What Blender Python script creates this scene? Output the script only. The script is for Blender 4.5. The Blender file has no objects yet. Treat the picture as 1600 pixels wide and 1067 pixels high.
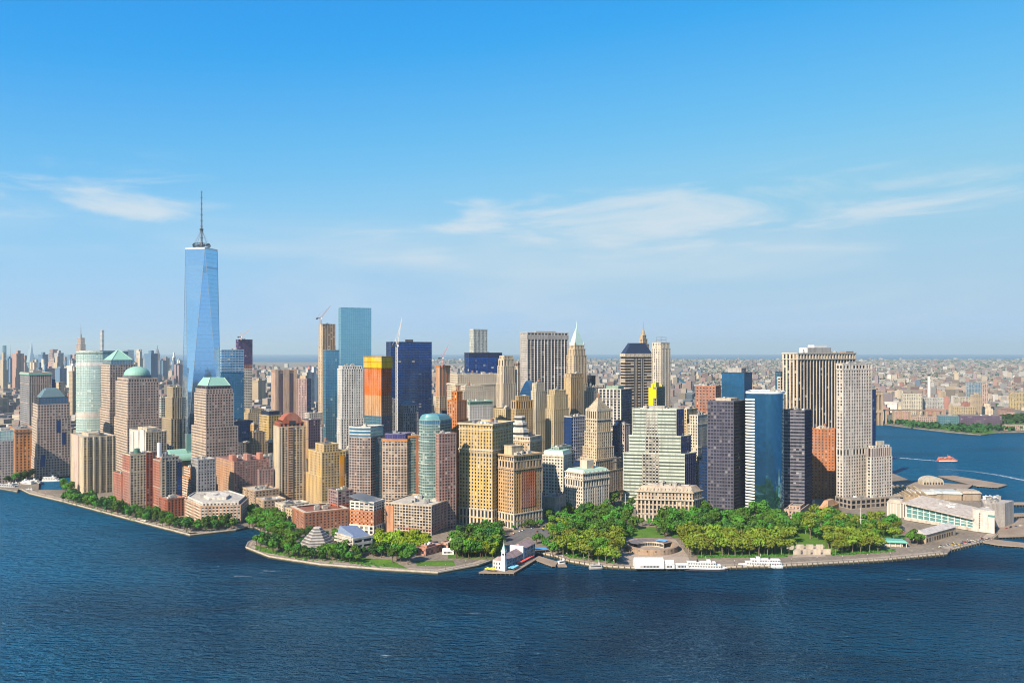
import bpy, math, random
import numpy as np
from math import sin, cos, tan, pi, radians, floor, sqrt, atan2
from mathutils import Vector
random.seed(7)
scn = bpy.context.scene
COL = scn.collection
# ------------------------------------------------------------------ camera, sky, sun, exposure
F = 1360.0; HC = 216.0; HZ = 547.5          # focal length (photo pixels), eye height (m), eye-level row
cd = bpy.data.cameras.new('camera'); cam = bpy.data.objects.new('camera', cd); COL.objects.link(cam)
cam.location = (0, 0, HC); cam.rotation_euler = (radians(90), 0, 0)
cd.sensor_width = 36; cd.lens = 36 * F / 1600; cd.shift_y = (HZ - 533.5) / 1600
cd.clip_start = 1.0; cd.clip_end = 200000
scn.camera = cam
SUN_AZ = radians(38); SUN_EL = radians(36)   # sun behind the camera, to its left
sdir = Vector((-sin(SUN_AZ) * cos(SUN_EL), -cos(SUN_AZ) * cos(SUN_EL), sin(SUN_EL)))
sl = bpy.data.lights.new('sun', 'SUN'); sun = bpy.data.objects.new('sun', sl); COL.objects.link(sun)
sl.energy = 5.0; sl.angle = radians(0.5); sl.color = (1.0, 0.86, 0.68)
sun.rotation_euler = sdir.to_track_quat('Z', 'Y').to_euler(); sun.location = (0, 0, 900)
world = bpy.data.worlds.new('World'); scn.world = world; world.use_nodes = True
scn.view_settings.view_transform = 'Standard'; scn.view_settings.look = 'None'
scn.view_settings.exposure = 1.0; scn.view_settings.gamma = 1.0; scn.view_settings.use_curve_mapping = False
scn.cycles.max_bounces = 6; scn.cycles.diffuse_bounces = 3; scn.cycles.glossy_bounces = 3
scn.cycles.transmission_bounces = 2; scn.cycles.volume_bounces = 0; scn.cycles.transparent_max_bounces = 6
scn.cycles.use_denoising = True; scn.cycles.denoising_prefilter = 'ACCURATE'; scn.cycles.filter_width = 1.05

def build_world():
    nt = world.node_tree; N = nt.nodes; L = nt.links; N.clear()
    out = N.new('ShaderNodeOutputWorld'); bg = N.new('ShaderNodeBackground')
    sky = N.new('ShaderNodeTexSky'); sky.sky_type = 'NISHITA'; sky.sun_disc = False
    sky.sun_elevation = SUN_EL
    sky.sun_rotation = atan2(sdir.x, sdir.y)      # measured from +Y clockwise
    sky.altitude = 200; sky.air_density = 1.0; sky.dust_density = 0.7; sky.ozone_density = 2.2
    sc0 = N.new('ShaderNodeVectorMath'); sc0.operation = 'SCALE'; sc0.inputs['Scale'].default_value = .04; L.new(sky.outputs['Color'], sc0.inputs[0])
    cv = N.new('ShaderNodeRGBCurve'); L.new(sc0.outputs[0], cv.inputs['Color'])      # film-like rendering of the sky's blue
    for ch, pts in enumerate(SKY_CURVE):
        c = cv.mapping.curves[ch]
        while len(c.points) < len(pts): c.points.new(.5, .5)
        for p_, (x, y) in zip(c.points, pts): p_.location = (x * .4, y); p_.handle_type = 'AUTO_CLAMPED'
    cv.mapping.use_clip = False; cv.mapping.update()
    tn = N.new('ShaderNodeVectorMath'); tn.operation = 'SCALE'; tn.inputs['Scale'].default_value = SKY_GAIN; L.new(cv.outputs[0], tn.inputs[0])
    # thin high cloud: streaked noise over bearing and height
    tc = N.new('ShaderNodeTexCoord'); sep = N.new('ShaderNodeSeparateXYZ'); L.new(tc.outputs['Generated'], sep.inputs[0])
    def M(op, a, b=None, c=None):
        m = N.new('ShaderNodeMath'); m.operation = op
        for i, v in enumerate((a, b, c)):
            if v is None: continue
            if isinstance(v, (int, float)): m.inputs[i].default_value = v
            else: L.new(v, m.inputs[i])
        return m.outputs[0]
    az = M('ARCTAN2', sep.outputs[0], sep.outputs[1]); el = M('ARCSINE', sep.outputs[2])
    def cloud(sx, sz, off, detail, lo, hi, tilt=0.0):
        cb = N.new('ShaderNodeCombineXYZ')
        L.new(M('MULTIPLY', az, sx), cb.inputs[0]); L.new(M('MULTIPLY', M('MULTIPLY_ADD', az, -tilt, el), sz), cb.inputs[1]); cb.inputs[2].default_value = off
        no = N.new('ShaderNodeTexNoise'); no.inputs['Scale'].default_value = 1; no.inputs['Detail'].default_value = detail; no.inputs['Roughness'].default_value = .58
        no.inputs['Distortion'].default_value = .5
        L.new(cb.outputs[0], no.inputs['Vector'])
        mr = N.new('ShaderNodeMapRange'); mr.interpolation_type = 'SMOOTHSTEP'; L.new(no.outputs[0], mr.inputs[0])
        mr.inputs[1].default_value = lo; mr.inputs[2].default_value = hi
        return mr.outputs[0]
    c1 = cloud(4.2, 24, CSEED, 8, .50, .72, .02); c2 = cloud(2.0, 9, 9.3, 4, .42, .75)
    def band(a, b, c, d):
        m1 = N.new('ShaderNodeMapRange'); m1.interpolation_type = 'SMOOTHSTEP'; L.new(el, m1.inputs[0]); m1.inputs[1].default_value = a; m1.inputs[2].default_value = b
        m2 = N.new('ShaderNodeMapRange'); m2.interpolation_type = 'SMOOTHSTEP'; L.new(el, m2.inputs[0]); m2.inputs[1].default_value = c; m2.inputs[2].default_value = d
        m2.inputs[3].default_value = 1; m2.inputs[4].default_value = 0
        return M('MULTIPLY', m1.outputs[0], m2.outputs[0])
    k = M('ADD', M('MULTIPLY', M('MULTIPLY', c1, band(.085, .13, .17, .215)), .8), M('MULTIPLY', M('MULTIPLY', c2, band(-.02, .03, .10, .18)), .55))
    k = M('MINIMUM', k, .9)
    mix = N.new('ShaderNodeMix'); mix.data_type = 'RGBA'; L.new(k, mix.inputs['Factor'])
    L.new(tn.outputs[0], mix.inputs['A']); mix.inputs['B'].default_value = CLOUD
    L.new(mix.outputs['Result'], bg.inputs['Color']); bg.inputs['Strength'].default_value = SKY_STRENGTH
    L.new(bg.outputs[0], out.inputs['Surface'])
HAZE = 3.5e-5; SKY_STRENGTH = 0.12; SKY_GAIN = 4.17; CLOUD = (2.75, 3.2, 3.55, 1)
CSEED = 19.5
SKY_CURVE = [[(0, .01), (.08, .018), (.144, .032), (.172, .076), (.228, .162), (.311, .285), (.465, .38), (.7, .43), (1, .46), (2.5, 1)],
             [(0, 0), (.12, .2), (.239, .367), (.285, .434), (.367, .533), (.478, .61), (.637, .63), (1, .65), (2.5, 1)],
             [(0, 0), (.2, .6), (.41, .88), (.47, .89), (.566, .895), (.663, .87), (.715, .84), (1, .82), (2.5, 1)]]
build_world()

# ------------------------------------------------------------------ helpers
def GP(ix, iy, z=0.0):
    D = F * (HC - z) / (iy - HZ); return ((ix - 800) / F * D, D)
def PX(ix, D): return (ix - 800) / F * D
def ZZ(iy, D): return HC - (iy - HZ) / F * D
def link(o, parent=None):
    COL.objects.link(o)
    if parent is not None: o.parent = parent
    return o
def tag(o, label=None, cat=None, group=None, kind=None):
    if label: o['label'] = label
    if cat: o['category'] = cat
    if group: o['group'] = group
    if kind: o['kind'] = kind
    return o
def empty(name, loc, label, cat, group=None, rz=0):
    o = bpy.data.objects.new(name, None); o.location = loc; o.rotation_euler = (0, 0, rz); COL.objects.link(o)
    return tag(o, label, cat, group)
class MB:
    def __init__(s): s.v = []; s.f = []; s.uv = []; s.m = []; s.has = False
    def q(s, pts, uv=None, m=0):
        b = len(s.v); s.v.extend(pts); s.f.append(tuple(range(b, b + len(pts)))); s.m.append(m)
        s.uv.append(uv)
        if uv: s.has = True
    def box(s, c, d, rz=0, m=0, taper=1.0):
        hx, hy, hz = d[0] / 2, d[1] / 2, d[2] / 2; ca, sa = cos(rz), sin(rz)
        P = []
        for z, t in ((-hz, 1), (hz, taper)):
            for x, y in ((-hx, -hy), (hx, -hy), (hx, hy), (-hx, hy)):
                x *= t; y *= t
                P.append((c[0] + x * ca - y * sa, c[1] + x * sa + y * ca, c[2] + z))
        b = len(s.v); s.v.extend(P)
        for f in ((0, 1, 5, 4), (1, 2, 6, 5), (2, 3, 7, 6), (3, 0, 4, 7), (4, 5, 6, 7), (3, 2, 1, 0)):
            s.f.append(tuple(b + i for i in f)); s.uv.append(None); s.m.append(m)
    def bar(s, a, b, w, m=0):
        a = Vector(a); b = Vector(b); d = (b - a)
        if d.length < 1e-6: return
        d.normalize(); u = d.cross(Vector((0, 0, 1)))
        if u.length < 1e-3: u = Vector((1, 0, 0))
        u.normalize(); v = d.cross(u); h = w / 2
        k = len(s.v)
        for p in (a, b):
            for x, y in ((-h, -h), (h, -h), (h, h), (-h, h)): s.v.append(tuple(p + u * x + v * y))
        for f in ((0, 1, 5, 4), (1, 2, 6, 5), (2, 3, 7, 6), (3, 0, 4, 7), (4, 5, 6, 7), (3, 2, 1, 0)):
            s.f.append(tuple(k + i for i in f)); s.uv.append(None); s.m.append(m)
    def prism(s, poly, z0, z1, top=True, bot=False, m=0, uvw=None, mt=None):
        n = len(poly)
        for i in range(n):
            a, b = poly[i], poly[(i + 1) % n]
            L = math.hypot(b[0] - a[0], b[1] - a[1])
            uv = None
            if uvw:
                nb = max(1, round(L / uvw[0])); nf = max(1, round((z1 - z0) / uvw[1]))
                o = i * 37
                uv = ((o, 0), (o + nb, 0), (o + nb, nf), (o, nf))
            s.q([(a[0], a[1], z0), (b[0], b[1], z0), (b[0], b[1], z1), (a[0], a[1], z1)], uv, m)
        if top: s.q([(p[0], p[1], z1) for p in poly], None, m if mt is None else mt)
        if bot: s.q([(p[0], p[1], z0) for p in reversed(poly)], None, m)
    def loft(s, rings, m=0, cap0=False, cap1=True, closed=True):
        n = len(rings[0])
        for r0, r1 in zip(rings, rings[1:]):
            for i in range(n if closed else n - 1):
                j = (i + 1) % n
                s.q([r0[i], r0[j], r1[j], r1[i]], None, m)
        if cap1: s.q(list(rings[-1]), None, m)
        if cap0: s.q(list(reversed(rings[0])), None, m)
    def cyl(s, c, r, z0, z1, n=12, r2=None, m=0, top=True):
        r2 = r if r2 is None else r2
        A = [(c[0] + r * cos(2 * pi * i / n), c[1] + r * sin(2 * pi * i / n), z0) for i in range(n)]
        B = [(c[0] + r2 * cos(2 * pi * i / n), c[1] + r2 * sin(2 * pi * i / n), z1) for i in range(n)]
        s.loft([A, B], m, False, top)
    def mesh(s, name, mats):
        me = bpy.data.meshes.new(name); me.from_pydata(s.v, [], s.f)
        for mt in (mats if isinstance(mats, (list, tuple)) else [mats]): me.materials.append(mt)
        if any(s.m): me.polygons.foreach_set('material_index', s.m)
        if s.has:
            ul = me.uv_layers.new(name='UVMap'); flat = []
            for f, u in zip(s.f, s.uv):
                if u: 
                    for a in u: flat += [a[0], a[1]]
                else: flat += [0.0, 0.0] * len(f)
            ul.data.foreach_set('uv', flat)
        me.update(); return me
    def build(s, name, mats, parent=None, origin=None, smooth=False, kind=None):
        if origin is not None:
            s.v = [(x - origin[0], y - origin[1], z - origin[2]) for x, y, z in s.v]
        me = s.mesh(name, mats)
        if smooth: me.polygons.foreach_set('use_smooth', [True] * len(me.polygons))
        o = bpy.data.objects.new(name, me); link(o, parent)
        if kind: o['kind'] = kind
        return o
def offset(poly, d):
    n = len(poly); out = []
    for i in range(n):
        p0, p1, p2 = poly[i - 1], poly[i], poly[(i + 1) % n]
        e1 = Vector((p1[0] - p0[0], p1[1] - p0[1])).normalized(); e2 = Vector((p2[0] - p1[0], p2[1] - p1[1])).normalized()
        n1 = Vector((e1.y, -e1.x)); n2 = Vector((e2.y, -e2.x)); b = n1 + n2
        if b.length < 1e-5: b = n1
        b.normalize(); k = d / max(.3, b.dot(n1)); out.append((p1[0] + b.x * k, p1[1] + b.y * k))
    return out
def cen(poly): return (sum(p[0] for p in poly) / len(poly), sum(p[1] for p in poly) / len(poly))
def scl(poly, k, c=None):
    c = c or cen(poly); kx, ky = (k, k) if not isinstance(k, tuple) else k
    return [(c[0] + (p[0] - c[0]) * k, c[1] + (p[1] - c[1]) * k) for p in poly]
def rect(xl, xc, xr, D, th=50, dl=None, dr=None, rt=None):
    """footprint from the bearings of its left end, near corner and right end; th = turn of the left face"""
    t = radians(th); c, s = cos(t), sin(t); P = (PX(xc, D), D); r_ = radians(th if rt is None else rt); cr, sr = cos(r_), sin(r_)
    if dl is None:
        k = (xl - 800) / F; dl = (P[0] - k * D) / (c + k * s)
    if dr is None:
        k = (xr - 800) / F; den = sr - k * cr; dr = (k * D - P[0]) / den if abs(den) > .05 else 30
        if dr < 4 or dr > 200: dr = 30
    dl = max(5.0, min(dl, 110.0))
    L_ = (P[0] - dl * c, P[1] + dl * s); R_ = (P[0] + dr * sr, P[1] + dr * cr)
    return [P, R_, (R_[0] + L_[0] - P[0], R_[1] + L_[1] - P[1]), L_]
def locl(poly, u, v):
    """point at fraction u along the right face and v along the left face of a rect footprint"""
    P, R, B, L = poly
    return (P[0] + (R[0] - P[0]) * u + (L[0] - P[0]) * v, P[1] + (R[1] - P[1]) * u + (L[1] - P[1]) * v)
def sub(poly, u0, u1, v0, v1): return [locl(poly, u0, v0), locl(poly, u1, v0), locl(poly, u1, v1), locl(poly, u0, v1)]

# ------------------------------------------------------------------ materials
MATS = {}
def newmat(name):
    m = bpy.data.materials.new(name); m.use_nodes = True; nt = m.node_tree
    b = nt.nodes['Principled BSDF']; return m, nt, b
def wall(col, rough=.85, var=.2, name=None):
    key = ('w', tuple(round(c, 3) for c in col), rough)
    if key in MATS: return MATS[key]
    lu = .3 * col[0] + .6 * col[1] + .1 * col[2]; col = tuple(max(.004, min(.8, (lu + (c - lu) * .98) * .68)) for c in col)
    m, nt, b = newmat(name or 'masonry'); N = nt.nodes; L = nt.links
    geo = N.new('ShaderNodeNewGeometry'); mp = N.new('ShaderNodeMapping'); mp.inputs['Scale'].default_value = (.5, .5, .05)
    L.new(geo.outputs['Position'], mp.inputs[0])
    def noi(v, sc, det):
        n = N.new('ShaderNodeTexNoise'); n.inputs['Scale'].default_value = sc; n.inputs['Detail'].default_value = det; L.new(v, n.inputs['Vector']); return n.outputs[0]
    def mrg(v, a, b_, c, d):
        r = N.new('ShaderNodeMapRange'); L.new(v, r.inputs[0])
        for i, x in enumerate((a, b_, c, d)): r.inputs[i + 1].default_value = x
        return r.outputs[0]
    st_ = noi(mp.outputs[0], .55, 5); bg_ = noi(geo.outputs['Position'], .03, 3); fi = noi(geo.outputs['Position'], .45, 2)
    ad = N.new('ShaderNodeMath'); ad.operation = 'ADD'; L.new(bg_, ad.inputs[0]); L.new(fi, ad.inputs[1])
    hs = N.new('ShaderNodeHueSaturation'); hs.inputs['Color'].default_value = (*col, 1); L.new(mrg(ad.outputs[0], .65, 1.35, 1 - var, 1 + var), hs.inputs['Value'])
    L.new(mrg(bg_, .35, .65, .8, 1.1), hs.inputs['Saturation'])
    mx = N.new('ShaderNodeMix'); mx.data_type = 'RGBA'; mx.blend_type = 'MULTIPLY'; L.new(mrg(st_, .46, .72, 0, .75), mx.inputs['Factor']); L.new(hs.outputs[0], mx.inputs['A']); mx.inputs['B'].default_value = (.55, .50, .46, 1)
    L.new(mx.outputs['Result'], b.inputs['Base Color']); b.inputs['Roughness'].default_value = rough
    b.inputs['Specular IOR Level'].default_value = .2
    MATS[key] = m; return m
def glass(col=(.03, .04, .06), rough=.12, metal=0.0, blind=.25, blindcol=(.55, .5, .42), wob=.02, name=None, spec=.35, var=None):
    var = var if var is not None else (.5 if metal < .3 else .1); key = ('g', col, rough, metal, blind, wob, spec, var)
    if key in MATS: return MATS[key]
    m, nt, b = newmat(name or 'window_glass'); N = nt.nodes; L = nt.links
    uv = N.new('ShaderNodeUVMap'); sn = N.new('ShaderNodeVectorMath'); sn.operation = 'FLOOR'; L.new(uv.outputs[0], sn.inputs[0])
    oi = N.new('ShaderNodeObjectInfo'); av = N.new('ShaderNodeVectorMath'); av.operation = 'ADD'
    sc = N.new('ShaderNodeMath'); sc.operation = 'MULTIPLY'; sc.inputs[1].default_value = 517; L.new(oi.outputs['Random'], sc.inputs[0])
    fl = N.new('ShaderNodeMath'); fl.operation = 'FLOOR'; L.new(sc.outputs[0], fl.inputs[0])
    cb = N.new('ShaderNodeCombineXYZ'); L.new(fl.outputs[0], cb.inputs[2]); L.new(sn.outputs[0], av.inputs[0]); L.new(cb.outputs[0], av.inputs[1])
    wn = N.new('ShaderNodeTexWhiteNoise'); wn.noise_dimensions = '3D'; L.new(av.outputs[0], wn.inputs['Vector'])
    sp = N.new('ShaderNodeSeparateColor'); L.new(wn.outputs['Color'], sp.inputs[0])
    # some windows have pale blinds
    mr = N.new('ShaderNodeMapRange'); L.new(sp.outputs[0], mr.inputs[0]); mr.inputs[1].default_value = 1 - blind; mr.inputs[2].default_value = min(1.0, 1 - blind + .02 + blind * .9)
    mr.inputs[4].default_value = .75
    va = N.new('ShaderNodeMapRange'); L.new(sp.outputs[1], va.inputs[0]); va.inputs[3].default_value = 1 - var; va.inputs[4].default_value = 1 + var
    hs = N.new('ShaderNodeHueSaturation'); hs.inputs['Color'].default_value = (*col, 1); L.new(va.outputs[0], hs.inputs['Value'])
    mx = N.new('ShaderNodeMix'); mx.data_type = 'RGBA'; L.new(mr.outputs[0], mx.inputs['Factor']); L.new(hs.outputs[0], mx.inputs['A']); mx.inputs['B'].default_value = (*blindcol, 1)
    L.new(mx.outputs['Result'], b.inputs['Base Color'])
    b.inputs['Roughness'].default_value = rough; b.inputs['Metallic'].default_value = metal; b.inputs['Specular IOR Level'].default_value = spec
    if metal > 0:
        mm = N.new('ShaderNodeMath'); mm.operation = 'MULTIPLY_ADD'; L.new(mr.outputs[0], mm.inputs[0]); mm.inputs[1].default_value = -metal; mm.inputs[2].default_value = metal
        L.new(mm.outputs[0], b.inputs['Metallic'])
    geo = N.new('ShaderNodeNewGeometry'); s2 = N.new('ShaderNodeVectorMath'); s2.operation = 'SUBTRACT'; L.new(wn.outputs['Color'], s2.inputs[0]); s2.inputs[1].default_value = (.5, .5, .5)
    s3 = N.new('ShaderNodeVectorMath'); s3.operation = 'SCALE'; s3.inputs['Scale'].default_value = wob; L.new(s2.outputs[0], s3.inputs[0])
    s4 = N.new('ShaderNodeVectorMath'); s4.operation = 'ADD'; L.new(geo.outputs['Normal'], s4.inputs[0]); L.new(s3.outputs[0], s4.inputs[1])
    s5 = N.new('ShaderNodeVectorMath'); s5.operation = 'NORMALIZE'; L.new(s4.outputs[0], s5.inputs[0]); L.new(s5.outputs[0], b.inputs['Normal'])
    MATS[key] = m; return m
def paint(col, rough=.5, metal=0.0, name='paint', spec=.4):
    col = tuple(c * .8 for c in col); key = ('p', tuple(col), rough, metal)
    if key in MATS: return MATS[key]
    m, nt, b = newmat(name); N = nt.nodes; L = nt.links
    no = N.new('ShaderNodeTexNoise'); no.inputs['Scale'].default_value = .6; no.inputs['Detail'].default_value = 3
    geo = N.new('ShaderNodeNewGeometry'); L.new(geo.outputs['Position'], no.inputs['Vector'])
    mr = N.new('ShaderNodeMapRange'); L.new(no.outputs[0], mr.inputs[0]); mr.inputs[1].default_value = .3; mr.inputs[2].default_value = .7; mr.inputs[3].default_value = .86; mr.inputs[4].default_value = 1.1
    hs = N.new('ShaderNodeHueSaturation'); hs.inputs['Color'].default_value = (*col, 1); L.new(mr.outputs[0], hs.inputs['Value'])
    L.new(hs.outputs[0], b.inputs['Base Color']); b.inputs['Roughness'].default_value = rough; b.inputs['Metallic'].default_value = metal
    b.inputs['Specular IOR Level'].default_value = spec
    MATS[key] = m; return m
ROOFG = wall((.34, .32, .29), .9, .3, 'roof_membrane'); ROOFL = wall((.56, .53, .47), .9, .25, 'roof_gravel'); ROOFD = wall((.13, .13, .14), .9, .3, 'roof_tar')
STEEL = paint((.32, .33, .35), .45, .6, 'steel'); WHITE = paint((.78, .77, .74), .5, 0, 'white_paint'); DARK = paint((.03, .035, .045), .4, 0, 'dark_metal')
COPPER = paint((.25, .47, .38), .6, 0, 'copper_patina')
# wall colours
CREAM = wall((.62, .52, .37)); LIME = wall((.66, .58, .46)); WHITEW = wall((.72, .68, .6)); YEL = wall((.62, .42, .13)); GOLD = wall((.6, .40, .17)); ORANGE = wall((.56, .25, .09))
REDB = wall((.40, .14, .09)); PINKB = wall((.50, .23, .17)); BROWN = wall((.33, .17, .10)); TAN = wall((.50, .37, .24)); PINKG = wall((.52, .41, .36)); GRAYW = wall((.36, .36, .38))
DKGR = wall((.11, .11, .135)); MAUVE = wall((.38, .27, .27)); BRONZE = wall((.42, .22, .13)); SAND = wall((.56, .44, .29)); CONC = wall((.48, .46, .43)); PALEG = wall((.62, .67, .6))
WINE = wall((.24, .07, .06)); NAVYW = wall((.03, .05, .10), .35)
# glass
GD = glass((.022, .026, .036), .15, 0, .12); GB = glass((.026, .034, .05), .14, 0, .14); GBLK = glass((.012, .014, .022), .12, 0, .10, wob=.012)
GW = glass((.026, .028, .034), .18, 0, .16, (.42, .38, .32))
GNAVY = glass((.03, .10, .34), .16, .75, .04, wob=.01); GTEAL = glass((.12, .32, .46), .10, .7, .03, wob=.008, var=.06)
GGREEN = glass((.11, .23, .23), .12, .5, .14, (.45, .5, .44), wob=.02); GPALE = glass((.42, .56, .52), .14, .45, .08, (.6, .66, .6), var=.06); GMIR = glass((.13, .37, .52), .05, .95, .0, wob=.012, var=.10)
GCYAN = glass((.10, .36, .62), .12, .75, .05, wob=.016); GWTC4 = glass((.20, .42, .52), .06, .8, .0, wob=.002, var=.03)

def S(w, g, bay=3.6, fl=3.7, pier=.4, span=.4, dp=.5, ds=.3, sm=None, base=None):
    if 2 < bay < 6: bay *= 1.22
    if 2 < fl < 5: fl *= 1.15
    return dict(w=w, g=g, bay=bay, fl=fl, pier=pier, span=span, dp=dp, ds=ds, sm=sm or w)
def facade(mp, ms, poly, i, z0, z1, st):
    n = len(poly); a, b = poly[i], poly[(i + 1) % n]; ex, ey = b[0] - a[0], b[1] - a[1]; L = math.hypot(ex, ey)
    if L < .5: return
    ex /= L; ey /= L; nx, ny = ey, -ex; h = z1 - z0
    nb = max(1, round(L / st['bay'])); nf = max(1, round(h / st['fl'])); bw = L / nb; fh = h / nf
    dp, ds = st['dp'], st['ds']
    def pt(t, o, z): return (a[0] + ex * t + nx * o, a[1] + ey * t + ny * o, z)
    def ext(k):
        p0, p1, p2 = poly[k - 1], poly[k], poly[(k + 1) % n]
        a1 = atan2(p1[1] - p0[1], p1[0] - p0[0]); a2 = atan2(p2[1] - p1[1], p2[0] - p1[0]); d = (a2 - a1 + pi) % (2 * pi) - pi
        return dp * .94 * tan(max(0, min(d, pi * .6)) / 2)
    e0, e1 = ext(i), ext((i + 1) % n)
    pw = st['pier'] * bw
    if pw > 0:
        for k in range(nb + 1):
            t0, t1 = k * bw - pw / 2, k * bw + pw / 2
            if k == 0: t0 = -e0
            if k == nb: t1 = L + e1
            mp.q([pt(t0, dp, z0), pt(t1, dp, z0), pt(t1, dp, z1), pt(t0, dp, z1)])
            mp.q([pt(t0, 0, z0), pt(t0, dp, z0), pt(t0, dp, z1), pt(t0, 0, z1)])
            mp.q([pt(t1, dp, z0), pt(t1, 0, z0), pt(t1, 0, z1), pt(t1, dp, z1)])
            mp.q([pt(t0, dp, z1), pt(t1, dp, z1), pt(t1, 0, z1), pt(t0, 0, z1)])
    sh = st['span'] * fh
    if sh > 0:
        x0, x1 = (-e0 * ds / dp if pw <= 0 else 0), (L + e1 * ds / dp if pw <= 0 else L)
        for k in range(nf + 1):
            s0, s1 = z0 + k * fh - sh / 2, z0 + k * fh + sh / 2
            if k == 0: s0 = z0
            if k == nf: s1 = z1 - .02
            ms.q([pt(x0, ds, s0), pt(x1, ds, s0), pt(x1, ds, s1), pt(x0, ds, s1)])
            ms.q([pt(x0, ds, s1), pt(x1, ds, s1), pt(x1, 0, s1), pt(x0, 0, s1)])
            ms.q([pt(x0, 0, s0), pt(x1, 0, s0), pt(x1, ds, s0), pt(x0, ds, s0)])
def ringm(mb, poly, z0, z1, out, inn):
    A = offset(poly, out); B = offset(poly, -inn); n = len(poly)
    for i in range(n):
        j = (i + 1) % n
        mb.q([(*A[i], z0), (*A[j], z0), (*A[j], z1), (*A[i], z1)]); mb.q([(*A[i], z1), (*A[j], z1), (*B[j], z1), (*B[i], z1)])
        mb.q([(*B[j], z0), (*B[i], z0), (*B[i], z1), (*B[j], z1)]); mb.q([(*A[j], z0), (*A[i], z0), (*B[i], z0), (*B[j], z0)])
GZ = 2.6
HERO = []     # footprints already taken
BELT = random.Random(4)
def clutter(root, poly, z, n, mats=None, sc=1.0, tank=0):
    """rooftop plant: bulkheads, units with fans, water tanks"""
    mats = mats or [CONC, ROOFL, STEEL]
    o0 = root.location
    a = atan2(poly[1][1] - poly[0][1], poly[1][0] - poly[0][0])
    for k in range(n + tank):
        t = random.random(); u, v = random.uniform(.18, .82), random.uniform(.18, .82)
        if len(poly) == 4: p = locl(poly, u, v)
        else:
            c = cen(poly); q = poly[random.randrange(len(poly))]; r = random.uniform(0, .6); p = (c[0] + (q[0] - c[0]) * r, c[1] + (q[1] - c[1]) * r)
        mb = MB()
        if k >= n:
            for dx, dy in ((-1.3, -1.3), (1.3, -1.3), (1.3, 1.3), (-1.3, 1.3)): mb.bar((dx, dy, 0), (dx, dy, 3), .3)
            mb.cyl((0, 0), 2.1, 3, 6.6, 10); mb.cyl((0, 0), 2.3, 6.6, 8, 10, .1)
            o = mb.build('water_tank', BROWN if random.random() < .6 else STEEL, root)
        elif t < .5:
            w, d, h = random.uniform(3, 8) * sc, random.uniform(3, 7) * sc, random.uniform(2, 4.5) * sc
            mb.box((0, 0, h / 2), (w, d, h)); mb.box((0, 0, h + .15), (w + .5, d + .5, .3)); mb.box((w * .2, 0, h + .8), (w * .3, d * .4, 1.0))
            o = mb.build('roof_bulkhead', random.choice(mats), root)
        else:
            w, d, h = random.uniform(2, 5) * sc, random.uniform(2, 4) * sc, random.uniform(1.2, 2.4) * sc
            mb.box((0, 0, h / 2 + .4), (w, d, h)); mb.cyl((-w * .22, 0), min(w, d) * .2, h + .4, h + .9, 8); mb.cyl((w * .22, 0), min(w, d) * .2, h + .4, h + .9, 8)
            mb.box((0, 0, .2), (w * .8, d * .8, .4))
            o = mb.build('roof_unit', random.choice([STEEL, WHITE, CONC]), root)
        o.location = (p[0] - o0.x, p[1] - o0.y, z - o0.z); o.rotation_euler = (0, 0, a)
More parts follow.
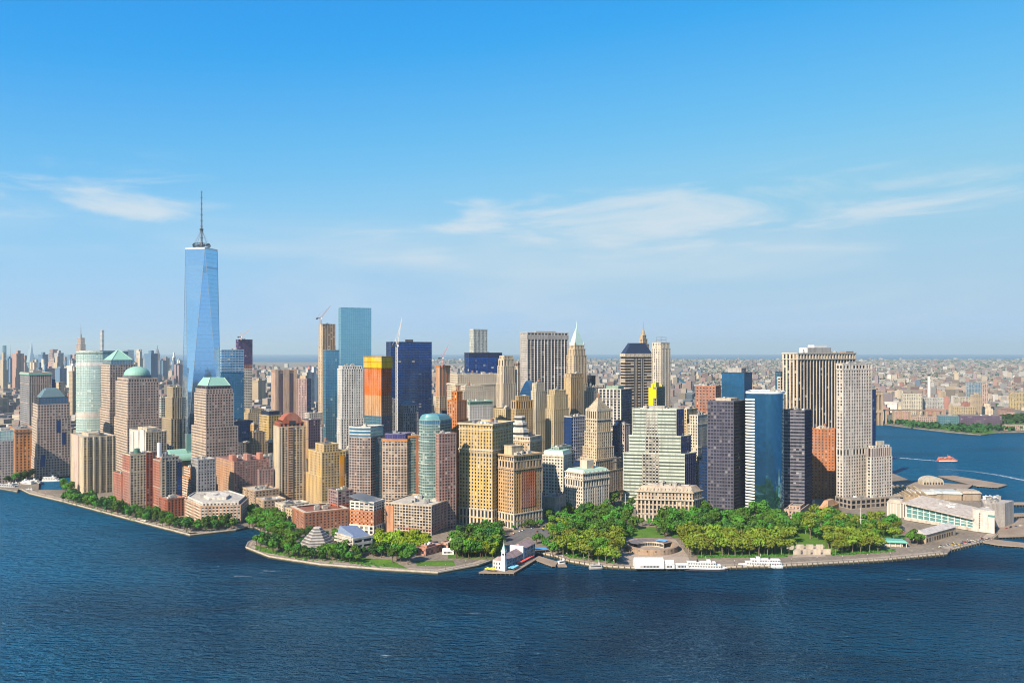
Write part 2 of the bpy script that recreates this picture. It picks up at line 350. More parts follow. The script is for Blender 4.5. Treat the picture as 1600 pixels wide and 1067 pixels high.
def B(name, label, poly, tiers, st, cat='building', faces=None, roof=None, cl=3, tank=0, cornice=(), group=None, parapet=1.3, pent=None, base=GZ):
    """a building: tiers = [(z_top, footprint or scale, style or None)...] bottom to top"""
    c = cen(poly); root = empty(name, (c[0], c[1], base), label, cat, group); O = (c[0], c[1], base)
    HERO.append((c, max(math.hypot(p[0] - c[0], p[1] - c[1]) for p in poly), poly))
    z0 = base; tops = []
    buf = {}
    def get(kind, mat, k=0):
        return buf.setdefault((kind, mat.name, k), (MB(), mat))[0]
    for ti, t in enumerate(tiers):
        z1, fp = t[0], t[1]; ts = (t[2] if len(t) > 2 and t[2] else st)
        if not isinstance(fp, list): fp = scl(poly, fp)
        n = len(fp)
        for i in range(n):
            fs = ts if not (faces and i in faces and (len(t) < 3 or not t[2])) else faces[i]
            a, b = fp[i], fp[(i + 1) % n]; L = math.hypot(b[0] - a[0], b[1] - a[1]); nb = max(1, round(L / fs['bay'])); nf = max(1, round((z1 - z0) / fs['fl']))
            o = i * 37
            # half-cell shift: piers stand on whole numbers, so windows are whole cells
            get('window_glass', fs['g']).q([(*a, z0), (*b, z0), (*b, z1), (*a, z1)], ((o, 0), (o + nb, 0), (o + nb, nf), (o, nf)))
            facade(get('pier_grid', fs['w']), get('spandrel_grid', fs['sm']), fp, i, z0, z1, fs)
        get('roof', roof or ROOFG, ti).q([(p[0], p[1], z1) for p in fp])
        if parapet:
            pm = get('parapet', ts['w'], ti); ringm(pm, fp, z1 + .01, z1 + parapet, ts['dp'] + .15, .5)
        tops.append((fp, z1)); z0 = z1
    for ci_, (zc, hh, out, mat) in enumerate(cornice):
        ft = [f for f, z in tops if z >= zc - .5] or [tops[-1][0]]
        ringm(get('cornice', mat, ci_), ft[0], zc, zc + hh, out + st['dp'], -st['dp'] + .06)
    if st['pier'] >= .34 and st['span'] >= .25 and tops[-1][1] > 45:
        zz = base + 9
        while zz < tops[0][1] - 6:
            ringm(get('belt_course', st['sm'], round(zz)), tops[0][0], zz, zz + .9, st['dp'] + .35, -st['dp'] + .05); zz += BELT.uniform(22, 48)
    roofs = {}
    for (kind, mn, k_), (mb, mat) in buf.items():
        if not mb.v: continue
        o = mb.build(kind, mat, roofs[k_] if kind == 'parapet' and k_ in roofs else root, O)
        if kind == 'roof': roofs[k_] = o
        if kind in ('window_glass', 'pier_grid', 'spandrel_grid'): o['kind'] = 'stuff'
    ft, zt = tops[-1]
    if pent:
        k, h, mat = pent; mb = MB(); pp = scl(ft, k); mb.prism(pp, zt + .02, zt + h); ringm(mb, pp, zt + h, zt + h + .8, .2, .4)
        for i in range(4):
            a, b = pp[i % len(pp)], pp[(i + 1) % len(pp)]
            ee = Vector((b[0] - a[0], b[1] - a[1])); 
            if ee.length > 8:
                ee.normalize(); nn = (ee.y, -ee.x); m_ = ((a[0] + b[0]) / 2 + nn[0] * .12, (a[1] + b[1]) / 2 + nn[1] * .12)
                mb.box((m_[0], m_[1], zt + h * .5), (min(6, (Vector(a) - Vector(b)).length * .5), .3, h * .5), atan2(ee.y, ee.x))
        mb.build('penthouse', mat, root, O)
    if cl or tank: clutter(root, scl(ft, .9), zt + .01, int(cl * 1.7 + .5), tank=tank, sc=.9)
    return root, tops
def child(root, mb, name, mat, smooth=False, kind=None):
    l = root.location; return mb.build(name, mat, root, (l.x, l.y, l.z), smooth, kind)

def bay(root, name, poly, z0, z1, st):
    """a projecting bay with its own windows"""
    mb = MB(); mb.prism(poly, z0, z1, True, False, uvw=(st['bay'], st['fl'])); o = child(root, mb, name, st['g'])
    a, b_ = MB(), MB()
    for i in range(len(poly)): facade(a, b_, poly, i, z0, z1, st)
    l = root.location
    for m_, nm, mt in ((a, 'pier_grid', st['w']), (b_, 'spandrel_grid', st['sm'])):
        if m_.v: m_.build(nm, mt, o, (l.x, l.y, l.z))['kind'] = 'stuff'
    return o
# ------------------------------------------------------------------ the setting: water, land, paths
def struct(name, mb, mat, origin=None, kind='structure'):
    o = mb.build(name, mat, None, origin); o['kind'] = kind; return o
def water_mat():
    m, nt, b = newmat('harbour_water'); N = nt.nodes; L = nt.links
    geo = N.new('ShaderNodeNewGeometry')
    def mp(sx, sy, rz):
        k = N.new('ShaderNodeMapping'); k.inputs['Scale'].default_value = (sx, sy, 1); k.inputs['Rotation'].default_value = (0, 0, rz); L.new(geo.outputs['Position'], k.inputs[0]); return k.outputs[0]
    def noise(v, det, rough=.55, dist=.4):
        n = N.new('ShaderNodeTexNoise'); n.inputs['Scale'].default_value = 1; n.inputs['Detail'].default_value = det; n.inputs['Roughness'].default_value = rough; n.inputs['Distortion'].default_value = dist
        L.new(v, n.inputs['Vector']); return n.outputs[0]
    big = noise(mp(.0019, .0045, .2), 3); mid = noise(mp(.028, .07, -.15), 4, .6); sm = noise(mp(.085, .21, .12), 3, .6); fine = noise(mp(.22, .5, -.08), 2, .5)
    a = N.new('ShaderNodeMath'); a.operation = 'MULTIPLY_ADD'; L.new(mid, a.inputs[0]); a.inputs[1].default_value = 1.5; a2 = N.new('ShaderNodeMath'); a2.operation = 'MULTIPLY_ADD'; L.new(sm, a2.inputs[0]); a2.inputs[1].default_value = 1.9; a3 = N.new('ShaderNodeMath'); a3.operation = 'MULTIPLY'; L.new(fine, a3.inputs[0]); a3.inputs[1].default_value = .55; L.new(a3.outputs[0], a2.inputs[2]); L.new(a2.outputs[0], a.inputs[2])
    gust = N.new('ShaderNodeMapRange'); L.new(big, gust.inputs[0]); gust.inputs[1].default_value = .35; gust.inputs[2].default_value = .65; gust.inputs[3].default_value = .6; gust.inputs[4].default_value = 1
    bp = N.new('ShaderNodeBump'); bp.inputs['Distance'].default_value = 6.5; L.new(a.outputs[0], bp.inputs['Height']); L.new(gust.outputs[0], bp.inputs['Strength'])
    dv = N.new('ShaderNodeVectorMath'); dv.operation = 'DISTANCE'; L.new(geo.outputs['Position'], dv.inputs[0]); dv.inputs[1].default_value = (90, 760, 0)      # water colour painted darker around this point, brighter further out
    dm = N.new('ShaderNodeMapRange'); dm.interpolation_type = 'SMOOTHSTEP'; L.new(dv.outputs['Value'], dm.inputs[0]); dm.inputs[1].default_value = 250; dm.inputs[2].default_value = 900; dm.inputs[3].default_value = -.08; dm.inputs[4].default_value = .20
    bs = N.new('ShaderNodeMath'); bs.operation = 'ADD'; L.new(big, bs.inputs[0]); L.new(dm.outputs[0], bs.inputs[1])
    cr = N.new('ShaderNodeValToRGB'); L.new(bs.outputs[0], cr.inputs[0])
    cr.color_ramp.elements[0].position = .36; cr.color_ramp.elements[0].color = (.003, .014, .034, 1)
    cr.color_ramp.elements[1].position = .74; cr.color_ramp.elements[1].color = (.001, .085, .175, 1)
    N.remove(b); df = N.new('ShaderNodeBsdfDiffuse'); L.new(cr.outputs[0], df.inputs['Color']); L.new(bp.outputs[0], df.inputs['Normal'])
    gl = N.new('ShaderNodeBsdfGlossy'); gl.inputs['Roughness'].default_value = .07; gl.inputs['Color'].default_value = (.30, .58, .86, 1); L.new(bp.outputs[0], gl.inputs['Normal'])
    fr = N.new('ShaderNodeFresnel'); fr.inputs['IOR'].default_value = 1.33; L.new(bp.outputs[0], fr.inputs['Normal'])
    ms = N.new('ShaderNodeMixShader'); L.new(fr.outputs[0], ms.inputs[0]); L.new(df.outputs[0], ms.inputs[1]); L.new(gl.outputs[0], ms.inputs[2]); L.new(ms.outputs[0], N['Material Output'].inputs['Surface'])
    return m
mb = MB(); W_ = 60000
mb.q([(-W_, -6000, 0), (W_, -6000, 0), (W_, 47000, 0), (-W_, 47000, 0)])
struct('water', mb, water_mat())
def ground_mat(name, c1, c2, s1=.02, s2=.3, rough=.95):
    m, nt, b = newmat(name); N = nt.nodes; L = nt.links
    geo = N.new('ShaderNodeNewGeometry')
    n1 = N.new('ShaderNodeTexNoise'); n1.inputs['Scale'].default_value = s1; n1.inputs['Detail'].default_value = 5; L.new(geo.outputs['Position'], n1.inputs['Vector'])
    n2 = N.new('ShaderNodeTexNoise'); n2.inputs['Scale'].default_value = s2; n2.inputs['Detail'].default_value = 4; L.new(geo.outputs['Position'], n2.inputs['Vector'])
    ad = N.new('ShaderNodeMath'); ad.operation = 'ADD'; L.new(n1.outputs[0], ad.inputs[0]); L.new(n2.outputs[0], ad.inputs[1])
    cr = N.new('ShaderNodeMapRange'); cr.inputs[1].default_value = .7; cr.inputs[2].default_value = 1.3; L.new(ad.outputs[0], cr.inputs[0])
    mx = N.new('ShaderNodeMix'); mx.data_type = 'RGBA'; L.new(cr.outputs[0], mx.inputs['Factor']); mx.inputs['A'].default_value = (*c1, 1); mx.inputs['B'].default_value = (*c2, 1)
    L.new(mx.outputs['Result'], b.inputs['Base Color']); b.inputs['Roughness'].default_value = rough; b.inputs['Specular IOR Level'].default_value = .2
    return m
PAVE = ground_mat('pavement', (.11, .095, .078), (.24, .20, .155)); ASPH = ground_mat('asphalt', (.07, .07, .075), (.14, .135, .13)); GRASS = ground_mat('lawn_grass', (.035, .095, .012), (.10, .19, .02), .05, .6)
STONE = ground_mat('seawall_stone', (.20, .165, .125), (.36, .30, .22), .05, .5); PLAZA = ground_mat('plaza_paving', (.22, .18, .145), (.36, .30, .24), .05, .5)
FARG = ground_mat('far_ground', (.07, .085, .06), (.19, .165, .14), .004, .05); DECK = ground_mat('pier_deck', (.17, .13, .10), (.29, .235, .18), .04, .7); TIMBER = ground_mat('piles', (.06, .05, .04), (.14, .11, .08), .2, 1)
def tidal(m):
    nt = m.node_tree; N = nt.nodes; L = nt.links; b = N['Principled BSDF']; src = b.inputs['Base Color'].links[0].from_socket
    geo = N.new('ShaderNodeNewGeometry'); sp = N.new('ShaderNodeSeparateXYZ'); L.new(geo.outputs['Position'], sp.inputs[0]); no = N.new('ShaderNodeTexNoise'); no.inputs['Scale'].default_value = .12; no.inputs['Detail'].default_value = 4; L.new(geo.outputs['Position'], no.inputs['Vector'])
    ad = N.new('ShaderNodeMath'); ad.operation = 'MULTIPLY_ADD'; L.new(no.outputs[0], ad.inputs[0]); ad.inputs[1].default_value = -1.6; L.new(sp.outputs[2], ad.inputs[2])
    mr = N.new('ShaderNodeMapRange'); L.new(ad.outputs[0], mr.inputs[0]); mr.inputs[1].default_value = .2; mr.inputs[2].default_value = 1.1
    mx = N.new('ShaderNodeMix'); mx.data_type = 'RGBA'; L.new(mr.outputs[0], mx.inputs['Factor']); mx.inputs['A'].default_value = (.035, .04, .03, 1); L.new(src, mx.inputs['B']); L.new(mx.outputs['Result'], b.inputs['Base Color'])
tidal(STONE)
COAST = [(-140, 748), (-60, 757), (0, 765), (27, 770), (29, 766), (60, 768), (62, 744), (112, 744), (108, 768), (34, 767), (46, 773), (100, 786), (200, 813), (297, 838.5), (368, 830.5), (384, 826),
         (398, 826), (412, 833), (406, 843), (388, 850), (384, 858), (420, 872.5), (500, 885), (600, 893), (684, 898), (748, 886), (766, 880), (792, 866), (838, 866), (868, 872), (890, 880), (930, 887), (985, 890.5),
         (1080, 891), (1220, 887.5), (1380, 878), (1480, 868), (1486, 862), (1550, 846), (1560, 838), (1562, 806), (1550, 790), (1500, 778), (1440, 760), (1396, 742)]
coast = [GP(x, y) for x, y in COAST]
land = coast + [(560, 1600), (420, 2100), (370, 2420), (640, 3200), (1166, 4311), (1050, 5200), (1300, 7000), (2200, 11000), (1500, 16000), (-9000, 16000), (-5200, 7000), (-2400, 3000), (-1100, 1600)]
def slab(name, poly, z, zb, mat, side):
    mb = MB()
    if sum(a[0] * b[1] - b[0] * a[1] for a, b in zip(poly, poly[1:] + poly[:1])) < 0: poly = poly[::-1]
    mb.prism(poly, zb, z, True, False, 1, None, 0)
    o = mb.build(name, [mat, side]); o['kind'] = 'structure'; return o
slab('manhattan_ground', land, GZ, -3, PAVE, STONE)
# pale coping along the edge of the sea wall, and the promenade behind it
def strip(pts, w0, w1, z, zb=None):
    """ribbon between offsets w0 and w1 to the land side (left of travel)"""
    n = len(pts); A = []; Bq = []
    for i, p in enumerate(pts):
        a = pts[max(0, i - 1)]; b = pts[min(n - 1, i + 1)]; d = Vector((b[0] - a[0], b[1] - a[1])); d.normalize(); nx, ny = -d.y, d.x
        A.append((p[0] + nx * w0, p[1] + ny * w0)); Bq.append((p[0] + nx * w1, p[1] + ny * w1))
    mb = MB()
    for i in range(n - 1):
        mb.q([(*A[i], z), (*A[i + 1], z), (*Bq[i + 1], z), (*Bq[i], z)])
        if zb is not None:
            mb.q([(*A[i + 1], z), (*A[i], z), (*A[i], zb), (*A[i + 1], zb)][::-1]); mb.q([(*Bq[i], z), (*Bq[i + 1], z), (*Bq[i + 1], zb), (*Bq[i], zb)][::-1])
    return mb
COPE = wall((.62, .53, .40), .9, .12, 'coping_stone')
edges = {'north_esplanade': COAST[9:14], 'cove_walk': COAST[13:16], 'cove_rim': COAST[17:21], 'garden_esplanade': COAST[20:27], 'battery_promenade': COAST[28:37], 'terminal_quay': COAST[37:40]}
for nm, pp in edges.items():
    pts = [GP(x, y) for x, y in pp]
    struct('promenade', strip(pts, .9, 11 if 'rim' not in nm else 5, GZ + .008), PLAZA)
    struct('seawall_coping', strip(pts, -.35, .9, GZ + .5, GZ - .6), COPE)
# railings and fender piles: too fine to tell apart one by one
def along(pts, step):
    for a, b_ in zip(pts, pts[1:]):
        a, b_ = Vector(a), Vector(b_); n = max(1, int((b_ - a).length / step)); d = (b_ - a).normalized()
        for k in range(n): yield a + (b_ - a) * (k / n), d
for nm, pp in edges.items():
    pts = [GP(x, y) for x, y in pp]; mb = MB(); last = None
    for q, d in along(pts, 3.5):
        q2 = q + Vector((-d.y, d.x)) * .7; mb.box((q2.x, q2.y, GZ + 1.05), (.14, .14, 1.1))
        if last is not None:
            for zz in (1.55, 1.15): mb.bar((last.x, last.y, GZ + zz), (q2.x, q2.y, GZ + zz), .1)
        last = q2
    tag(mb.build('railing', DARK), 'thin dark railing along the waterfront wall', None, None, 'stuff')
    if nm in ('battery_promenade', 'terminal_quay'):
        mb = MB()
        for q, d in along(pts, 5.5):
            q2 = q - Vector((-d.y, d.x)) * .8; h_ = 2.2 + 1.8 * ((q.x * 7.3) % 1); mb.cyl((q2.x, q2.y), .38, -2, h_ + .8, 6)
        tag(mb.build('fender_piles', TIMBER), 'row of dark timber fender piles against the sea wall', None, None, 'stuff')
LZ = [GZ + .012]
def lawn(pix, z=None, name='lawn', mat=None):
    LZ[0] += .006; z = LZ[0]
    pts = [GP(x, y, GZ) for x, y in pix]
    if sum(a[0] * b[1] - b[0] * a[1] for a, b in zip(pts, pts[1:] + pts[:1])) < 0: pts = pts[::-1]
    mb = MB(); mb.q([(*p, z) for p in pts]); return struct(name, mb, mat or GRASS)
lawn([(548, 870), (610, 874), (638, 888), (600, 885), (560, 880), (520, 874)]); lawn([(648, 876), (708, 875), (712, 884), (652, 884)]); lawn([(560, 850), (690, 852), (690, 862), (560, 862)])
lawn([(700, 852), (786, 850), (780, 872), (700, 872)]); lawn([(396, 850), (440, 862), (500, 876), (470, 872), (410, 862)])
lawn([(984, 826), (1026, 822), (1040, 840), (978, 840)]); lawn([(860, 850), (960, 846), (972, 872), (890, 872)]); lawn([(1062, 842), (1180, 840), (1330, 836), (1400, 850), (1330, 866), (1090, 868)])
lawn([(1290, 825), (1360, 820), (1420, 838), (1400, 848), (1290, 842)], GZ + .016); lawn([(868, 815), (990, 806), (1000, 838), (880, 846)]); lawn([(1030, 815), (1250, 806), (1290, 838), (1050, 840)])
lawn([(90, 776), (200, 800), (300, 824), (372, 820), (300, 815), (200, 790)], GZ + .016)
lawn([(825, 838), (890, 800), (905, 803), (850, 846)], GZ + .012, 'road', ASPH); lawn([(775, 845), (830, 822), (845, 826), (800, 852)], GZ + .012, 'road', ASPH)
lawn([(845, 826), (1110, 798), (1112, 801), (850, 831)], GZ + .02, 'road', ASPH); lawn([(1112, 801), (1290, 797), (1410, 812), (1408, 816), (1290, 801), (1112, 805)], GZ + .02, 'road', ASPH)
lawn([(985, 842), (1055, 842), (1075, 868), (1080, 884), (985, 884), (965, 866)], GZ + .024, 'castle_plaza', PLAZA)
# Brooklyn shore and the land beyond
bk = [GP(1240, 655), GP(1372, 663), GP(1420, 669), GP(1480, 676), GP(1532, 680.5), GP(1560, 677), GP(1640, 675), (2600, 2500), (16000, 9000), (16000, 21000), (-2000, 21500), (-3000, 16500), (2260, 11000), (1340, 7000), (1090, 5220), (1200, 4330), (680, 3215), (560, 2900)]
slab('brooklyn_ground', bk, GZ, -3, FARG, STONE)
lawn([(1425, 666), (1480, 672), (1540, 678.5), (1560, 674), (1530, 671), (1460, 666)], GZ + .05)
# piers of the East River side
def pier(name, pix, z, label, cat='pier', mat=None, piles=True):
    pts = [GP(x, y, z) for x, y in pix]
    if sum(a[0] * b[1] - b[0] * a[1] for a, b in zip(pts, pts[1:] + pts[:1])) < 0: pts = pts[::-1]
    c = cen(pts); root = empty(name, (*c, 0), label, cat)
    mb = MB(); mb.prism(pts, z - 1.1, z, True, True); child(root, mb, 'deck', mat or DECK)
    mb = MB()
    for i in range(len(pts)):
        a, b = pts[i], pts[(i + 1) % len(pts)]; L = math.hypot(a[0] - b[0], a[1] - b[1]); n = max(1, int(L / 4))
        for k in range(n):
            t = k / n; x, y = a[0] + (b[0] - a[0]) * t, a[1] + (b[1] - a[1]) * t; x += (c[0] - x) * .02; y += (c[1] - y) * .02
            mb.cyl((x, y), .35, -2, z - 1.1, 6)
    child(root, mb, 'piles', TIMBER, kind='stuff'); return root
pier('heliport_pier', [(1388, 757), (1440, 752), (1520, 757), (1512, 763), (1440, 764), (1392, 766)], 3, 'low brown pier carrying the arch-roofed shed on the east river')
pier('river_pier', [(1466, 743.5), (1490, 742.5), (1574, 757), (1560, 761), (1526, 758.5)], 3, 'long bare brown pier reaching out beyond the arch-roofed shed')
pier('slip_rack', [(1550, 784), (1640, 784.5), (1640, 788), (1550, 787)], 4, 'straight pinkish ferry slip wall beyond the terminal')
pier('slip_dock', [(1552, 803), (1640, 799), (1640, 803), (1556, 808)], 4, 'narrow pale slip rack beside the white terminal end')
pier('ferry_dock', [(1556, 812), (1640, 806), (1640, 836), (1560, 838)], 3.2, 'wide brown ferry dock right of the white terminal end')
pier('quay_jetty', [(1535, 846), (1552, 842), (1640, 852), (1640, 856), (1560, 850.5)], 2.8, 'pale curved jetty below the ferry dock at the picture edge')
pier('landing_pier', [(832, 872), (842, 868), (872, 877), (868, 883), (862, 883)], 2.4, 'small pale landing pier beside the pier house')
pier('floating_landing', [(868, 879), (884, 881), (886, 884), (872, 884)], 1.2, 'tiny floating landing beside the pier house')
# ------------------------------------------------------------------ towers and buildings, left to right
def T(ix, D): return ZZ(ix, D)
def pyramid(root, poly, z0, z1, k, mat, name='roof_pyramid'):
    mb = MB(); top = scl(poly, k); n = len(poly)
    mb.loft([[(*p, z0) for p in poly], [(*p, z1) for p in top]]); return child(root, mb, name, mat)
def dome(root, c, r, z0, h, mat, name='dome', n=24, squash=1.0):
    rings = []
    for k in range(7):
        a = k / 6 * pi / 2; rr = r * cos(a) if k < 6 else .2
        rings.append([(c[0] + rr * cos(2 * pi * i / n), c[1] + rr * sin(2 * pi * i / n), z0 + h * sin(a)) for i in range(n)])
    mb = MB(); mb.loft(rings); return child(root, mb, name, mat, True)
def mast(root, c, z0, z1, r, mat=STEEL, name='mast'):
    mb = MB(); mb.cyl(c, r, z0, z0 + (z1 - z0) * .6, 8, r * .7); mb.cyl(c, r * .6, z0 + (z1 - z0) * .6, z1, 8, r * .15); return child(root, mb, name, mat)
def ribs(root, poly, z0, z1, k, mat, n=5, name='roof_rib'):
    top = scl(poly, k)
    for i in range(len(poly)):
        mb = MB(); mb.bar((*poly[i], z0 + .2), (*top[i], z1 + .2), .9); child(root, mb, name, mat)
G_ = lambda w, g=GB, bay=3.3, fl=3.9, p=.42, s=.42: S(w, g, bay, fl, p, s)
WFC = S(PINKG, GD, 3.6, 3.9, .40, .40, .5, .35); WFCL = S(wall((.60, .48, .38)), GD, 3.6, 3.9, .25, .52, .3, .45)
# grey slab at the picture's left edge
D = 1400; p = rect(-60, -6, 21, D, 60, 30); B('grey_block', 'pale grey gridded block with glazed top floors at the left picture edge', p, [(T(690, D), 1.0), (T(674, D), .96, S(PALEG, GPALE, 4, 4, .1, .2))], S(wall((.46, .40, .38)), GB, 3.4, 3.7, .45, .42), roof=ROOFL, pent=(.5, 3, CONC))
D = 1490; p = rect(15, 24, 54, D, 55); B('orange_block', 'orange brick block with pale cornice between grey slab and stepped-roof tower', p, [(T(672, D), 1.0)], S(ORANGE, GD, 4.4, 4.2, .6, .45), cornice=[(T(676, D), 2.2, 1.2, BROWN)], tank=1)
# stepped granite tower with stepped metal roof
D = 1455; p = rect(50, 58, 110, D, 54)
r, tp = B('stepped_roof_tower', 'pinkish granite tower with stepped dark metal roof behind the marina', p,
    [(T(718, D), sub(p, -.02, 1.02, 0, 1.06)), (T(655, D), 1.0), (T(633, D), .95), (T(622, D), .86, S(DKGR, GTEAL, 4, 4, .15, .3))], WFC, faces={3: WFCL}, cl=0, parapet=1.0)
f, z = tp[-1]
for k, (a, b_) in enumerate(((.86, 4), (.74, 4), (.62, 4), (.48, 3))):
    mb = MB(); q = scl(f, a); q2 = scl(f, a - .07); mb.loft([[(*s, z) for s in q], [(*s, z + b_) for s in q2]]); child(r, mb, 'roof_step', paint((.16, .24, .25), .4, .3, 'weathered_metal')); z += b_
for (a, b_, y0, y1) in ((.58, .70, 658, 677), (.74, .86, 678, 697), (.10, .24, 711, 730)):
    mb = MB(); q = sub(p, a, b_, -.012, .02); mb.prism(q, T(y1, D), T(y0, D)); child(r, mb, 'corner_notch', GNAVY)
# tower with green cornice
D = 1890; p = rect(32, 46, 80, D, 50); B('green_cornice_tower', 'office tower with vertical bars and thin green roof edge behind the marina towers', p, [(T(583, D), 1.0)], S(PINKG, GD, 3.4, 3.8, .5, .25, .8, .3), faces={3: S(GRAYW, GD, 3, 3.8, .3, .5)}, cornice=[(T(586, D), 4, 1.0, COPPER)], roof=ROOFD, pent=(.4, 5, CONC))
D = 1960; p = rect(74, 80, 86, D, 50); B('dark_blue_sliver', 'narrow dark blue tower beside the green-edged office tower', p, [(T(594, D), 1.0)], S(NAVYW, GNAVY, 3, 4, .2, .3), pent=(.5, 6, WHITE))
# glass headquarters with curved front
D = 1700
pts = []
xl, xr = PX(119, D + 10), PX(160, D + 10); n = 14
for i in range(n + 1):
    t = i / n; pts.append((xl + (xr - xl) * t, D + 10 - 9 * sin(pi * t)))
pts += [(xr + 26, D + 62), (xl + 26, D + 70)]
r, tp = B('curved_glass_tower', 'pale green glass office tower with gently curved banded front', pts, [(T(655, D), 1.0), (T(551, D), 1.0)], S(PALEG, GPALE, 4.2, 4.2, .06, .26, .35, .25, wall((.62, .72, .66), .4)), cl=0, parapet=2.5, cornice=[(T(553, D), 3, .6, wall((.25, .38, .36), .5)), (T(572, D), 7, .3, wall((.7, .66, .64), .5)), (T(652, D), 9, .4, wall((.66, .58, .52)))])
mb = MB(); mb.prism(scl(tp[-1][0], .8), tp[-1][1], tp[-1][1] + 4); child(r, mb, 'screen_wall', PALEG)
# pyramid-topped granite tower
D = 1560; p = rect(158, 172, 212, D, 50)
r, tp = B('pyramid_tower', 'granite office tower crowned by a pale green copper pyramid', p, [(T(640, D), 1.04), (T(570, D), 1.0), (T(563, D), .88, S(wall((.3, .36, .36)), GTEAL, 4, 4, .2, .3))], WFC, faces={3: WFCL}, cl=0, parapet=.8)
pyramid(r, scl(tp[-1][0], .96), tp[-1][1], T(547, D + 15), .08, COPPER); ribs(r, scl(tp[-1][0], .96), tp[-1][1], T(547, D + 15), .08, paint((.35, .55, .46), .6, 0, 'copper_rib'))
# dome-topped granite tower
D = 1480; p = rect(181, 200, 248, D, 52)
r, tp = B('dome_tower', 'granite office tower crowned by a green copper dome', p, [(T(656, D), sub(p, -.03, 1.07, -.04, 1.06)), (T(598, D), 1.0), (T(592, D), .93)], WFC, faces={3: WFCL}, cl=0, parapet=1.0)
cc = cen(p); R_ = (PX(233, D + 35) - PX(194, D + 35)) / 2
mb = MB(); mb.cyl(cc, R_ * 1.05, tp[-1][1], tp[-1][1] + 5.5, 28); child(r, mb, 'drum', wall((.16, .2, .22), .5)); dome(r, cc, R_, tp[-1][1] + 5.5, 15, COPPER, n=28)
# riverside apartment slabs
D = 1290; p = rect(111, 131, 180, D, 50)
APT = S(SAND, GD, 3.4, 3.2, .40, .46, .5, .42, wall((.54, .44, .28))); APB = S(CREAM, GW, 9, 2.9, .85, .2, .4, .3)
r, tp = B('river_slab_tower', 'tall cream apartment slab with vertical balcony strips at the esplanade', p, [(T(684, D), 1.0)], APT, faces={3: APB}, roof=ROOFL, pent=(.5, 4, CREAM), cl=5, tank=1)
for k in range(5):
    a = .09 + k * .2; mb = MB(); q = sub(p, a, a + .035, -.035, .0); mb.prism(q, GZ, T(684, D) + 1); child(r, mb, 'wall_fin', CREAM)
mb = MB(); mb.prism(sub(p, -.03, .0, .35, .75), GZ, T(684, D) + 1.5); child(r, mb, 'wall_fin', wall((.60, .45, .37)))
D = 1262; p = rect(203, 228, 260, D, 48)
r, tp = B('white_slab_tower', 'white-sided apartment tower with cluttered roof behind the red brick towers', p, [(T(676, D), 1.0)], S(CREAM, GW, 3.2, 2.9, .35, .3, .6, .3), faces={3: S(WHITEW, GW, 7, 2.9, .9, .2)}, roof=ROOFL, pent=(.55, 4.5, CREAM), cl=6)
for k in range(3):
    mb = MB(); mb.prism(sub(p, -.06, .0, .05 + .33 * k, .27 + .33 * k), GZ, T(672 + 3 * k, D)); child(r, mb, 'rounded_bay', WHITEW)
# brick apartment towers on the esplanade
D = 1165; p = rect(178, 190, 206, D, 48); B('pink_wing', 'low pink brick wing at the foot of the cream striped brick tower', p, [(T(742, D), 1.0)], S(PINKB, GD, 3.2, 3.0, .42, .4), cl=2)
D = 1140; p = rect(192, 204, 243, D, 50)
r, tp = B('cream_brick_tower', 'brick apartment tower with cream window bay and green roof tank', p, [(T(712, D), 1.0)], S(CREAM, GD, 3.2, 3.0, .38, .38), faces={3: S(PINKB, GD, 3.2, 3.0, .45, .42)}, roof=ROOFD, cl=3)
bay(r, 'side_wing', sub(p, .62, 1.02, -.03, .1), GZ, T(709, D), S(wall((.34, .12, .09)), GD, 3.2, 3.0, .42, .4))
c_ = locl(p, .35, .3); mb = MB(); mb.cyl(c_, 3.4, T(712, D), T(703, D), 14); mb.cyl(c_, 3.6, T(703, D), T(702, D), 14, 1.5); child(r, mb, 'roof_tank', paint((.05, .16, .13), .5, 0, 'green_tank')); mb = MB(); mb.cyl(c_, 7.5, T(712, D) + 1, T(712, D) + 2.2, 20); child(r, mb, 'roof_drum', wall((.2, .2, .15)))
D = 1135; p = rect(240, 251, 283, D, 50)
r, tp = B('grey_bay_tower', 'brick apartment tower with grey right-hand bay next to cream brick tower', p, [(T(721, D), 1.0), (T(716, D), .8)], S(wall((.42, .38, .33)), GD, 3.2, 3.0, .36, .36), faces={3: S(PINKB, GD, 3.2, 3.0, .45, .4)}, roof=ROOFG, cl=2, tank=1)
bay(r, 'cream_bay', sub(p, .02, .22, -.05, .05), GZ, T(719, D), S(CREAM, GD, 3, 3, .4, .4)); mb = MB(); mb.cyl(locl(p, .1, .5), 2.6, T(716, D), T(693, D), 10, 2.2); child(r, mb, 'white_chimney', WHITE)
bay(r, 'dark_glass_bay', sub(p, .8, 1.01, -.04, .1), GZ, T(724, D), S(NAVYW, GNAVY, 3, 3.2, .1, .25))
D = 1112; p = rect(249, 262, 288, D, 48); B('red_low_block', 'low red brick block in front of the grey-bay brick tower', p, [(T(781, D), 1.0)], S(REDB, GW, 3.4, 3, .5, .42), cl=3)
D = 1235; p = rect(283, 296, 322, D, 50)
r, tp = B('terraced_red_block', 'terraced red brick apartment block with white balcony bands', p, [(T(748, D), 1.0), (T(733, D), .75)], S(ORANGE, GD, 4.5, 3, .45, .35, .5, .8, WHITEW), cl=3, tank=1)
D = 1300; p = rect(318, 328, 345, D, 50); B('grey_midrise', 'grey gridded mid-rise between terraced red block and pink brick block', p, [(T(748, D), 1.0)], S(GRAYW, GD, 3.4, 3.3, .4, .4), cl=3)
